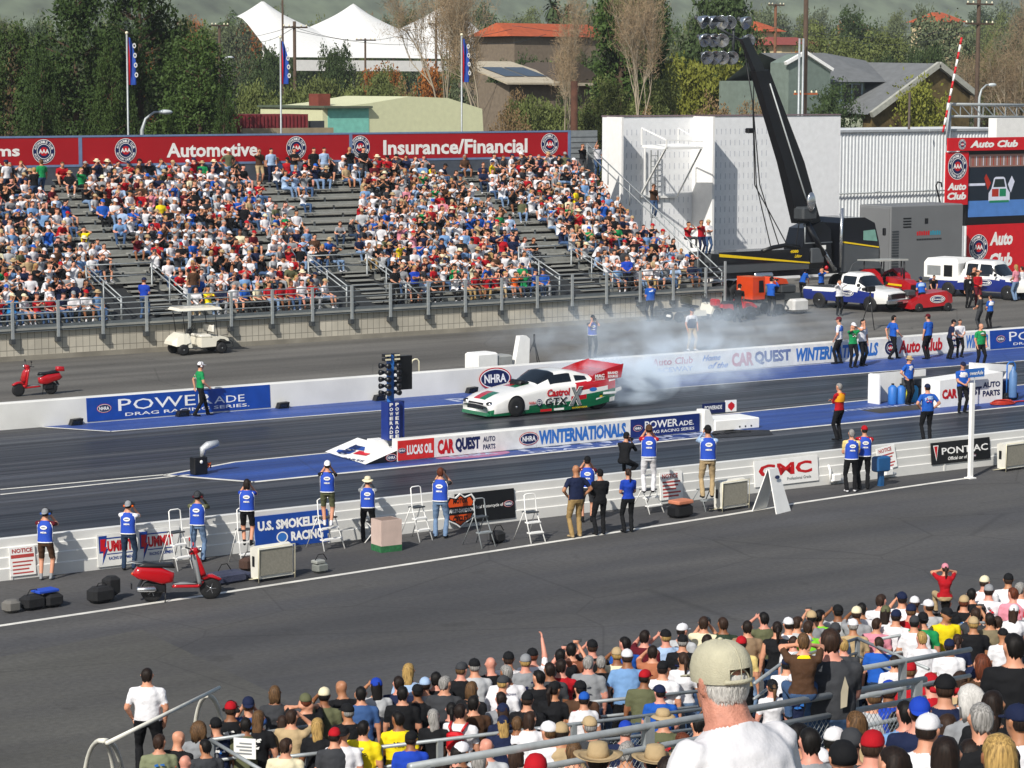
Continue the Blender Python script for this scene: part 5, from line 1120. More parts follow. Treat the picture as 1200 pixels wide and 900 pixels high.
# blue media vest with white oval badge on back and front
def vest_mesh(col,trim,badge=True,word='MEDIA'):
    mb=MB(); mb.mat(col); u,v=V3(1,0,0),V3(0,1,0); n=14
    secs=[(V3(0,0,.0),.192,.145,u,v),(V3(0,0,.10),.182,.14,u,v),(V3(0,0,.2),.178,.14,u,v),(V3(0,0,.34),.192,.145,u,v),(V3(0,0,.43),.178,.132,u,v),(V3(0,0,.487),.135,.1,u,v),(V3(0,0,.52),.085,.075,u,v)]
    vs,fs=loftring(secs); mb.add([tuple(q) for q in vs],fs[:-2],True); mb.mat(trim)
    for s in (-1,1): mb.tube([(s*.186,-.02,.02),(s*.186,-.02,.3),(s*.182,-.05,.4),(s*.14,-.06,.48)],.009,4)
    vs,fs=loftring([(V3(0,0,-.01),.194,.148,u,v),(V3(0,0,.012),.194,.148,u,v)]); mb.add([tuple(q) for q in vs],fs[:-2])
    for y,U in ((-.150,XA),(.150,-XA)):
        disc(mb,(0,y,.36),U,ZA,.085,.05,WH,.0); put_text(mb,'NHRA',Vector((0,y,.345))-U*.055,U,ZA,.11,.03,NAVY,bold=.03,lift=.004); put_text(mb,word,Vector((0,y,.22))-U*.075,U,ZA,.15,.04,WH,bold=.05,lift=.002)
    o=mb.build('vest'); m=o.data; bpy.data.objects.remove(o); return m
VBLUE=M('vest_blue','#1c48b4',.8,var=.08,scale=6,bump=.2)
VEST={'media':vest_mesh(VBLUE,WH)}
def backprint(lines,col,w=.24,h=.05,z=.34,front=False,extra=None):
    def f(t,B):
        mb=MB(); fz=B['fat']; U=-XA if front else XA; y=(.131+fz*.9)*(1 if front else -1)*1.06
        for i,s in enumerate(lines): put_text(mb,s,Vector((0,y,z-i*h*1.35))-U*w/2,U,ZA,w,h,col,bold=.04,lift=.0)
        if extra: extra(mb,y,U)
        o=mb.build('shirt_print',t); o.matrix_local=B['torso']
    return f
def motif(col,c2,w=.22,h=.16,z=.32,seed=1,front=False):
    def f(t,B):
        mb=MB(); U=-XA if front else XA; y=(.131+B['fat']*.9)*(1 if front else -1)*1.06; q=random.Random(seed)
        for i in range(9): a,b=q.uniform(-.5,.3)*w,z+q.uniform(-.5,.4)*h; poly(mb,(0,y,0),U,ZA,[(a,b),(a+q.uniform(.1,.3)*w,b+q.uniform(-.02,.02)),(a+q.uniform(.1,.25)*w,b+q.uniform(.1,.3)*h),(a-.01,b+q.uniform(.05,.2)*h)],col if i%3 else c2,.001*i)
        o=mb.build('shirt_print',t); o.matrix_local=B['torso']
    return f
# ================================================================ people beside and on the track
def gp(px,py,z=0): q=G(px,py,z); return (q.x,q.y,z)
def hgt(px,pf,pt,z=0):
    g=G(px,pf,z); d=ray(px,pt); k=math.hypot(g.x,g.y)/math.hypot(d.x,d.y); return CH+k*d.z-z
MG='photographers in blue media vests along the near barrier'
def tp(px,pf,pt,rz,label,z=0,**kw):
    h=hgt(px,pf,pt,z); base=1.735; L_=gp(px,pf,z)
    if 51.66<L_[1]<53.2 and px<1000 and pf>570: L_=(51.66*L_[0]/L_[1],51.66,z)
    if 74.85<L_[1]<75.6: L_=(74.85*L_[0]/L_[1],74.85,z)
    s=kw.pop('scale',None) or max(.9,min(1.09,h/base)); x=dict(trousers='black'); x.update(kw); return person(L_,rz,label,scale=s,**x)
FW=-35+70   # unused
# photographers, left to right (camera faces the race car: away and to the right)
tp(54,675,592,-42,'leftmost photographer in brown shorts, maroon shirt, blue vest and backwards grey cap',shirt='maroon',trousers='brown',shoes='grey',legs='short',pose='camera',hat='backcap',hatc='grey',vest=('media',),group=MG,prop='camera',muffs='blue')
tp(151,667,586,-42,'photographer in jeans and blue vest with orange ear defenders standing before the red logo banner',shirt='white',trousers='dark jeans',pose='camera',hat='backcap',hatc='grey',vest=('media',),group=MG,prop='camera',muffs='orange')
tp(232,656,574,-42,'photographer in long olive sleeves, pale jeans and blue vest behind the near red scooter',shirt='olive',trousers='pale jeans',pose='camera',sleeve='long',hairc='dark brown',hat='backcap',hatc='charcoal',vest=('media',),group=MG,prop='camera',muffs='maroon')
tp(290,640,573,-35,'woman photographer with dark curly hair and blue vest standing on the leftmost stepladder',z=.45,shirt='royal',trousers='black',legs='short',pose='ladder',hair='bob',hairc='dark brown',female=True,vest=('media',),group=MG,prop='camera')
tp(384,617,540,-35,'photographer in olive shorts and white cap standing high on a stepladder',z=.62,shirt='black',trousers='olive',shoes='white',legs='short',pose='ladder',hat='backcap',hatc='white',vest=('media',),group=MG,prop='camera')
tp(431,632,569,-35,'photographer in a cream sun hat and grey sleeves perched on a folding stool',shirt='grey',trousers='black',pose='camera',sleeve='long',hat='sunhat',hatc='cream',vest=('media',),group=MG,prop='camera',scale=.92)
tp(516,631,548,-45,'photographer in pale blue jeans with brown hair and blue vest beside the orange shield',shirt='charcoal',trousers='pale jeans',pose='camera',hairc='auburn',vest=('media',),group=MG,prop='camera')
tp(688,612,535,-35,'photographer with black cap and blue vest standing at the barrier behind three officials',shirt='maroon',trousers='charcoal',legs='short',hat='cap',hatc='black',vest=('media',),group=MG,pose='camera',prop='camera')
tp(760,578,498,-35,'photographer in white trousers, red shirt and blue vest standing on a small white ladder',z=.55,shirt='red',trousers='white',pose='camera',hairc='brown',hat='backcap',hatc='brown',vest=('media',),group=MG,prop='camera')
tp(829,584,492,-30,'photographer in khaki cargo trousers and pale blue shirt with vest on a metal stepstool',z=.42,shirt='light blue',trousers='tan',pose='camera',sleeve='long',hat='cap',hatc='black',vest=('media',),group=MG,prop='camera')
tp(997,577,503,-30,'grey haired marshal in yellow shirt, blue vest and white shoes near the white line',shirt='pale yellow',trousers='black',shoes='white',pose='front',hairc='grey',vest=('media',),group='marshals in blue vests by the white line')
tp(1012,574,499,-30,'marshal in red cap and red shirt under a blue vest beside the grey haired marshal',shirt='red',trousers='black',pose='crossed',hat='cap',hatc='red',vest=('media',),group='marshals in blue vests by the white line')
# officials standing at the white line
tp(675,630,545,-10,'bald man in navy polo and tan trousers, hands on hips on the white line',shirt='navy',trousers='khaki',shoes='tan',pose='hips',hair=None,fat=.03,skin=1)
tp(703,627,550,-15,'man in a black uniform and cap between the tan trousered man and the woman',shirt='black',trousers='black',sleeve='long',pose='front',hat='cap',hatc='black')
tp(736,624,549,-15,'woman with long brown ponytail in blue shirt and black trousers on the white line',shirt='royal',trousers='black',hair='pony',hairc='brown',female=True,pose='front')
tp(733,556,518,-60,'person in black crouching beyond the near barrier beside the track',shirt='black',trousers='black',sleeve='long',pose='crouchcam',hat='cap',hatc='black',scale=1.0,prop='camera')
# starting line crew
tp(235,488,424,-100,'crew man in green shirt and white cap walking before the first blue banner',shirt='green',trousers='black',pose='walk',hat='cap',hatc='white',muffs='white',extra=(motif(WH,RED),))
tp(983,516,449,10,'official in an orange yellow and red jacket with arms crossed on the blue median',shirt='red',trousers='black',sleeve='long',pose='crossed',hairc='grey',extra=(lambda t,B:(lambda o:setattr(o,'matrix_local',B['torso']))((lambda mb:mb.build('jacket_yoke',t))((lambda mb:(mb.mat(cloth('#e09a1c','amber')),mb.add(*(lambda a:([tuple(q) for q in a[0]],a[1][:-2]))(loftring([(V3(0,0,.25),.172,.135,V3(1,0,0),V3(0,1,0)),(V3(0,0,.34),.19,.136,V3(1,0,0),V3(0,1,0)),(V3(0,0,.43),.188,.128,V3(1,0,0),V3(0,1,0)),(V3(0,0,.487),.142,.095,V3(1,0,0),V3(0,1,0)),(V3(0,0,.52),.08,.07,V3(1,0,0),V3(0,1,0))])),True),mb)[2])(MB()))),))
CB='crew members in white and blue sports shirts at the starting line'
def yoke(col,z0=.3):
    def f(t,B):
        mb=MB().mat(cloth(col) if col.startswith('#') else CL[col]); a=loftring([(V3(0,0,z0),.178,.134,V3(1,0,0),V3(0,1,0)),(V3(0,0,.38),.188,.134,V3(1,0,0),V3(0,1,0)),(V3(0,0,.44),.182,.124,V3(1,0,0),V3(0,1,0)),(V3(0,0,.487),.14,.092,V3(1,0,0),V3(0,1,0)),(V3(0,0,.518),.08,.068,V3(1,0,0),V3(0,1,0))])
        mb.add([tuple(q) for q in a[0]],a[1][:-2],True); o=mb.build('shirt_yoke',t); o.matrix_local=B['torso']
    return f
tp(1086,517,471,-20,'crew man in pale blue jersey with hands on hips beyond the near barrier',z=0,shirt='blue',trousers='black',pose='hips',hat='cap',hatc='navy',fat=.03,scale=1.03,extra=(yoke('light blue'),motif(RED,WH)))
tp(1064,474,417,-170,'crew man in blue and white jersey and straw hat by the water bottles',shirt='blue',trousers='black',pose='hips',hat='sunhat',hatc='tan',fat=.03,extra=(yoke('white'),))
tp(1127,484,424,160,'crew man in blue and white jersey standing before the white auto parts cabinet',shirt='blue',trousers='black',pose='front',hat='cap',hatc='navy',fat=.02,glasses=True,extra=(yoke('white'),))
tp(983,426,371,30,'crew man in white and blue jersey left of the white capped green jersey man',shirt='white',trousers='black',pose='stand2',hat='cap',hatc='maroon',extra=(yoke('blue'),))
tp(999,431,378,170,'man in white cap and green jersey holding his ears at the far barrier',shirt='green',trousers='black',pose='ears',hat='cap',hatc='white',extra=(motif(WH,RED,front=True),))
tp(1010,429,374,-170,'man in white shirt and black trousers shading his face beside the green jersey man',shirt='white',trousers='black',pose='shade',hairc='black')
tp(1046,421,369,-100,'crew man in plain blue shirt walking alone along the far barrier left of centre',shirt='blue',trousers='black',pose='walk',hairc='black')
tp(1087,421,368,10,'crew man in plain blue shirt standing at the far barrier between walkers',shirt='blue',trousers='black',pose='stand',hat='cap',hatc='maroon',fat=.02)
tp(1112,421,374,-120,'crew man in multicoloured dark shirt bending over at the far barrier',shirt='navy',trousers='black',pose='front',hat='cap',hatc='black',lean=14)
tp(1124,419,377,160,'crew man in white shirt turned sideways beside the bending man at the far barrier',shirt='white',trousers='black',pose='front',hairc='brown')
tp(1148,431,379,178,'heavy man in a green and white jersey facing the stands right of the bending pair',shirt='green',trousers='black',pose='stand2',hair=None,hairc='grey',fat=.04,extra=(yoke('white',.42),backprint(['Castrol'],RED,front=True)))
tp(1148,387,357,20,'man in dark vest and cap on the pit road beyond the far barrier at right',shirt='charcoal',trousers='charcoal',pose='front',hat='cap',hatc='maroon',scale=.98)
tp(1160,386,350,0,'man in white and blue jersey with his back turned on the pit road at right',shirt='blue',trousers='black',pose='front',hairc='brown',extra=(yoke('white'),))
tp(694,419,391,160,'photographer in blue vest and black cap behind the far barrier above the race car',shirt='charcoal',pose='camera',hat='cap',hatc='black',vest=('media',),prop='camera',trousers='black',scale=1.0)
# beyond the smoke
tp(810,411,361,175,'man in white shirt, dark vest and tan trousers walking through the tyre smoke',shirt='white',trousers='tan',shoes='white',pose='stand2',hat='cap',hatc='navy',glasses=True,extra=(lambda t,B:(lambda o:setattr(o,'matrix_local',B['torso']))(MB().mat(CL['navy']).add(*(lambda a:([tuple(q) for q in a[0]],a[1][:-2]))(loftring([(V3(0,0,.0),.18,.13,V3(1,0,0),V3(0,1,0)),(V3(0,0,.34),.185,.134,V3(1,0,0),V3(0,1,0)),(V3(0,0,.48),.13,.09,V3(1,0,0),V3(0,1,0))])),True).build('open_vest',t)),))
tp(746,376,328,-10,'man in black shirt and grey shorts at the wall below the far grandstand',shirt='charcoal',trousers='grey',legs='short',pose='shade',hairc='brown',skin=1)
tp(762,377,329,-8,'broad man in white to blue jersey with his back turned before the stand wall',shirt='blue',trousers='black',pose='front',hairc='black',fat=.04,extra=(yoke('white'),))
tp(773,374,338,-8,'shorter figure in blue and white partly hidden behind the broad jersey man',shirt='blue',trousers='black',pose='stand',hairc='brown',scale=.93)
tp(864,378,332,-60,'man in black shirt and cap leaning on the red quad bike',shirt='black',trousers='black',pose='bend',hat='cap',hatc='black',lean=22)
tp(903,371,320,-80,'man in bright blue shirt looking through a camera by the orange cart',shirt='blue',trousers='black',pose='camera',sleeve='long',fat=.03,hat='cap',hatc='black',prop='camera')
tp(940,352,313,-70,'man in blue shirt and cap leaning behind the white pickup bed',shirt='blue',trousers='black',pose='bend',hat='cap',hatc='navy',lean=20)
tp(962,352,313,-170,'man in blue shirt shading his eyes behind the white pickup cab',shirt='blue',trousers='black',pose='ears',hairc='dark brown')
tp(983,370,327,170,'man in white shirt with hands at his face before the white pickup door',shirt='white',trousers='black',sleeve='long',pose='ears',hairc='dark brown')
tp(1021,360,321,20,'man in orange shirt by the pickup bonnet beside the big red tractor tyre',shirt='orange',trousers='khaki',pose='front',hairc='grey')
tp(1080,365,324,-20,'crew man in blue and white jersey working at the red track sweeper',shirt='blue',trousers='black',pose='front',hat='cap',hatc='navy',lean=18,extra=(yoke('light blue'),))
tp(1092,355,321,150,'man in black shirt bending behind the red track sweeper',shirt='black',trousers='black',pose='bend',hairc='brown')
tp(1134,361,320,175,'driver in black overalls with a white chest emblem before the white crew truck',shirt='black',trousers='black',sleeve='long',pose='stand',hat='cap',hatc='black',extra=(lambda t,B:(lambda mb:(disc(mb,(0,.14,.36),-XA,ZA,.06,.06,WH,0),setattr(mb.build('chest_emblem',t),'matrix_local',B['torso'])))(MB()),))
tp(1145,358,317,170,'driver in red and black overalls before the white crew truck bonnet',shirt='red',trousers='maroon',sleeve='long',pose='front',hairc='brown')
tp(1141,352,312,170,'person with hands raised to the face behind the two drivers',shirt='brown',trousers='black',pose='ears',hairc='dark brown')
tp(1190,353,308,10,'woman with blonde hair and pink top at the right edge by the crew truck',shirt='pink',trousers='pale jeans',pose='front',hair='long',hairc='blonde',female=True)
tp(1197,352,312,10,'man in white shirt and dark trousers at the right edge by the crew truck',shirt='white',trousers='dark jeans',pose='stand2',hairc='brown')
# ================================================================ far crowd
rc=random.Random(21)
SH=['white']*26+['black']*14+['navy']*6+['charcoal']*6+['pale grey']*5+['grey']*4+['red']*6+['maroon']*2+['blue']*4+['light blue']*3+['sky blue']*2+['tan']*2+['olive']*2+['yellow']+['green']+['pink']+['cream']+['brown']*2
TR=['jeans']*7+['pale jeans']*5+['dark jeans']*3+['black']*4+['khaki']*1+['grey','charcoal','tan']
HT=[('cap','white')]*5+[('cap','black')]*4+[('cap','red')]*2+[('cap','navy')]*2+[('cap','grey'),('cap','tan'),('sunhat','tan'),('cap','blue'),('cap','charcoal'),('cap','navy'),('backcap','black'),('sunhat','cream')]
SITP=['sit','sit','sitclasp','sitcam','sitcam','sitears','sitlean','sitshade','sitclap']
HC=['black','dark brown','dark brown','brown','brown','light brown','blonde','grey','auburn']
def rnd_person(r):
    fem=r.random()<.3; hat=r.choice(HT) if r.random()<(.6 if not fem else .25) else (None,None)
    hair=r.choice(['long','long','bob','pony']) if fem else r.choice(['short','short','short','short',None if r.random()<.3 else 'short'])
    if hat[0]=='sunhat' and hair!='long': hair='short'
    return dict(shirt=r.choice(SH),trousers=r.choice(TR),female=fem,hat=hat[0],hatc=hat[1],hair=hair,hairc=r.choice(HC),skin=r.choice([0,0,0,1,1,2,3]),fat=r.choice([0,0,.03]),legs='short' if r.random()<.3 else 'long',shoes=r.choice(['black','white','white','brown']))
VF=.036
def pix(p):
    v=Vector(p)-CAM; x,y,z=v.dot(_R),v.dot(_U),v.dot(_F); return 600+F_PX*x/z,450-F_PX*y/z
stairx=vom
ORD=['first','second','third','fourth','fifth','sixth','seventh','eighth','ninth','tenth','eleventh','twelfth','thirteenth','fourteenth','fifteenth','sixteenth','seventeenth','eighteenth','nineteenth','twentieth','twenty-first','twenty-second','twenty-third','twenty-fourth','twenty-fifth','twenty-sixth','twenty-seventh','twenty-eighth']
rowp=[]   # (row,x,dict)
def empty(px,py,k):
    if 360<px<420 and 205<py<262: return True
    if 470<px<520 and 330<py<362 and k<2: return True
    return False
OCC={0:.9,1:.86,2:.9}
for k in range(NR):
    for a,b in spans(k):
        x=a+.45
        if k<4: a2=a+.2
        while x<b-.3:
            q=(x,SY+rowy(k)+.1,SZ+rowz(k)+1.0); px,py=pix(q)
            nearv=any(v-2.0<x<v+.9 for v in vom) and k>=4
            ok=rc.random()<OCC.get(k,.94) and not empty(px,py,k) and not (nearv and rc.random()<.25) and -25<px<1210
            if ok: rowp.append((k,x,px,py))
            x+=rc.uniform(.5,.62)
indiv=[q for q in rowp if q[0]<1]; restp=[q for q in rowp if q[0]>=1]
def hatword(d):
    if d['hat']: return '%s %s'%(d['hatc'],'cap' if 'cap' in d['hat'] else 'sun hat')
    return 'bald head' if d['hair'] is None else '%s%s hair'%('long ' if d['hair'] in('long','pony') else '',d['hairc'])
# fixed looks for front row people that stand out in the photo: pixel x -> look
FIX={0:{12:('#2a7fc0','cap','cream','sitcam'),33:('white','cap','cream','sit'),60:('red','cap','white','sit'),74:('navy',None,None,'sitclasp'),88:('white','cap','grey','sitclasp'),104:('white','cap','red','sitclasp'),115:('sky blue','sunhat','tan','sit'),129:('tan','sunhat','tan','sit'),242:('yellow',None,None,'sitclap'),262:('navy',None,None,'sitclasp'),281:('blue',None,None,'sit'),296:('cream','cap','tan','sit'),309:('red',None,None,'sit'),322:('red',None,None,'sitclasp'),334:('red',None,None,'sit'),355:('white',None,None,'sit'),385:('white','cap','tan','sit'),400:('red',None,None,'sitshade'),530:('white',None,None,'sitcam'),545:('white',None,None,'sit'),560:('red',None,None,'sit'),575:('red',None,None,'sitcam'),603:('orange',None,None,'sitcam'),630:('blue','cap','navy','sit'),652:('#8ab03a','cap','black','sitcam'),668:('white','cap','white','sit'),680:('red','cap','black','sit'),700:('grey','cap','red','sitcam'),805:('navy',None,None,'sit'),825:('blue','cap','black','sitshade'),838:('red','cap','navy','sit')}}
cnt={}; side={}
for k,x,px,py in sorted(indiv,key=lambda q:(q[0],q[1])):
    # which stretch between stairways
    s=sum(1 for v in vom if x>v-1.6); side.setdefault((k,s),[]).append(x)
for k,x,px,py in indiv:
    d=rnd_person(rc); pose=rc.choice(SITP)
    for fx,(a,h,hc,pz) in FIX.get(k,{}).items():
        if abs(px-fx)<6.5: d.update(shirt=a,hat=h,hatc=hc,female=False); pose=pz; d['hair']=d['hair'] if d['hair'] in('short',None) else 'short'
    s=sum(1 for v in vom if x>v-1.6); L=sorted(side[(k,s)]); i=L.index(x); n=len(L)
    row='front row' if k==0 else 'second row'
    if s<3: pos='%s left of the %s stairway'%(ORD[n-1-i],ORD[s])
    else: pos='%s right of the third stairway'%ORD[i]
    cn=d['shirt'] if not d['shirt'].startswith('#') else {'#2a7fc0':'bright blue','#8ab03a':'lime green'}[d['shirt']]
    person((x,SY+rowy(k)+.12,SZ+rowz(k)),180+rc.uniform(-28,38),'%s shirt, %s, far grandstand %s, %s'%(cn,hatword(d),row,pos.replace(' of the ',' of ').replace('stairway','stairs')),pose=pose,vox=VF,hands=False,scale=rc.uniform(.93,1.04),group='spectators in the front rows of the far grandstand',width=1.08,**d)
# people standing in the far stand
for px,ph,k,shirt,tr,hat,hc,pose,rz,lab in ((8,178,14,'white','dark jeans','cap','navy','stand',20,'standing at the top row by the billboard letter s'),(49,178,14,'green','jeans',None,None,'stand',10,'in dark green jersey standing before the left round emblem'),(41,202,13,'black','jeans',None,None,'shade',10,'in black shirt standing below the left round emblem'),
 (268,163,15,'olive','pale jeans','cap','white','hips',180,'in pale olive shirt hands on hips before the word on the billboard'),(304,168,15,'brown','tan',None,None,'shade',180,'woman in brown top with a raised hand at the billboard lettering end'),(318,181,15,'light blue','navy',None,None,'stand',180,'in pale blue shirt standing beside the brown topped woman'),(345,167,15,'black','pale jeans',None,None,'crossed',180,'in black sleeveless top before a round emblem on the billboard'),(368,173,15,'black','black',None,None,'stand',180,'broad, in black shirt standing just below the billboard'),(380,165,15,'light blue','grey',None,None,'stand',180,'in light blue shirt and grey shorts beneath the billboard joint'),(410,161,15,'black','jeans',None,None,'shade',180,'in black raising a hand at the emblem left of the word Insurance'),(426,176,15,'black','charcoal',None,None,'front',180,'in black shirt right of the raised hand spectator'),
 (700,160,15,'white','jeans',None,None,'reach',180,'in white shirt leaning at the top right corner of the stand'),(683,168,15,'black','charcoal',None,None,'shade',180,'in black shirt before the grey siding panel'),(766,212,9,'brown','jeans','cap','brown','shade',180,'in brown shirt and jeans standing by the end railing'),(169,320,0,'royal','jeans','cap','navy','front',-60,'guard in royal blue shirt at the foot of the first stairway'),(227,300,1,'brown','jeans',None,None,'stand',0,'in brown jacket with back turned right of the first stairway'),(463,302,0,'black','black','cap','black','front',180,'guard in black at the foot of the second stairway'),(486,305,0,'royal','black',None,None,'crossed',180,'guard in royal blue shirt with crossed arms right of the second stairway'),(735,295,0,'royal','black',None,None,'front',150,'guard in royal blue shirt at the foot of the third stairway'),(822,257,4,'red','navy',None,None,'shade',180,'in red top standing near the right end of the stand'),(806,260,5,'red','charcoal',None,None,'sitcam',180,'in red near the right end railing'),(830,252,4,'white','jeans','cap','tan','crossed',180,'in white shirt and cap with arms out near the right end')):
    q=YP(px,ph+20,SY+rowy(k)-.25)
    person((q.x,SY+rowy(k)-.22,SZ+rowz(k)+.0),rz,'spectator '+lab if not lab.startswith(('guard','woman')) else lab,shirt=shirt,trousers=tr,hat=hat,hatc=hc,pose=pose,hairc=rc.choice(HC),vox=VF,hands=False,skin=rc.choice([0,1]),group='spectators standing in the far grandstand',width=1.1,legs='short' if tr in('grey','tan') else 'long')
# the remaining several hundred spectators as one mass
def arr(me):
    n=len(me.vertices); v=np.empty(n*3,np.float32); me.vertices.foreach_get('co',v); l=np.empty(len(me.loops),np.int32); me.loops.foreach_get('vertex_index',l)
    ls=np.empty(len(me.polygons),np.int32); me.polygons.foreach_get('loop_start',ls); mi=np.empty(len(me.polygons),np.int32); me.polygons.foreach_get('material_index',mi); return v.reshape(-1,3),l,ls,mi
AC={}
def A(me):
    if me.name not in AC: AC[me.name]=arr(me)
    return AC[me.name]
pal=[];pid={}
def P(m):
    if m.name not in pid: pid[m.name]=len(pal); pal.append(m)
    return pid[m.name]
VV=[];LL=[];LS=[];MI=[];nv=nl=0
def push(me,T,mm):
    global nv,nl
    v,l,ls,mi=A(me); T=np.array(T); VV.append(v@T[:3,:3].T+T[:3,3]); LL.append(l+nv); LS.append(ls+nl); MI.append(np.array(mm,np.int32)[mi]); nv+=len(v); nl+=len(l)
def push_person(loc,rz,pose,d,s,vox=VF):
    B=get(pose,d['female'],d['fat'],'short',d['legs'],vox,hands=False); T=Matrix.Translation(loc)@Matrix.Rotation(rad(rz),4,'Z')@Matrix.Diagonal((s*1.08,s*1.08,s,1))
    push(B['mesh'],T,[P(SKIN[d['skin']]),P(CL[d['shirt']]),P(CL[d['trousers']]),P(CL[d['shoes']]),P(EYE)])
    h=[]
    if d['hat']: h.append((HEADG[d['hat']],CL[d['hatc']])); h.append((HEADG['long' if d['hair']=='long' else 'caphair'],CL['hair '+d['hairc']]))
    elif d['hair']: h.append((HEADG[d['hair']],CL['hair '+d['hairc']]))
    for me,m in h: push(me,T@B['head'],[P(m)]*max(1,len(me.materials)))
for k,x,px,py in restp: push_person((x,SY+rowy(k)+.12,SZ+rowz(k)),180+rc.uniform(-28,38),rc.choice(SITP),rnd_person(rc),rc.uniform(.9,1.05))
me=bpy.data.meshes.new('crowd'); me.vertices.add(nv); me.vertices.foreach_set('co',np.concatenate(VV).astype(np.float32).ravel()); me.loops.add(nl); me.loops.foreach_set('vertex_index',np.concatenate(LL).astype(np.int32))
ls=np.concatenate(LS).astype(np.int32); me.polygons.add(len(ls)); me.polygons.foreach_set('loop_start',ls); me.polygons.foreach_set('material_index',np.concatenate(MI)); me.polygons.foreach_set('use_smooth',np.ones(len(ls),bool))
for m in pal: me.materials.append(m)
me.update(calc_edges=True); o=bpy.data.objects.new('crowd',me); COL.objects.link(o); tag(o,'dense crowd of seated spectators in mixed shirts filling the upper far grandstand','crowd',kind='stuff')
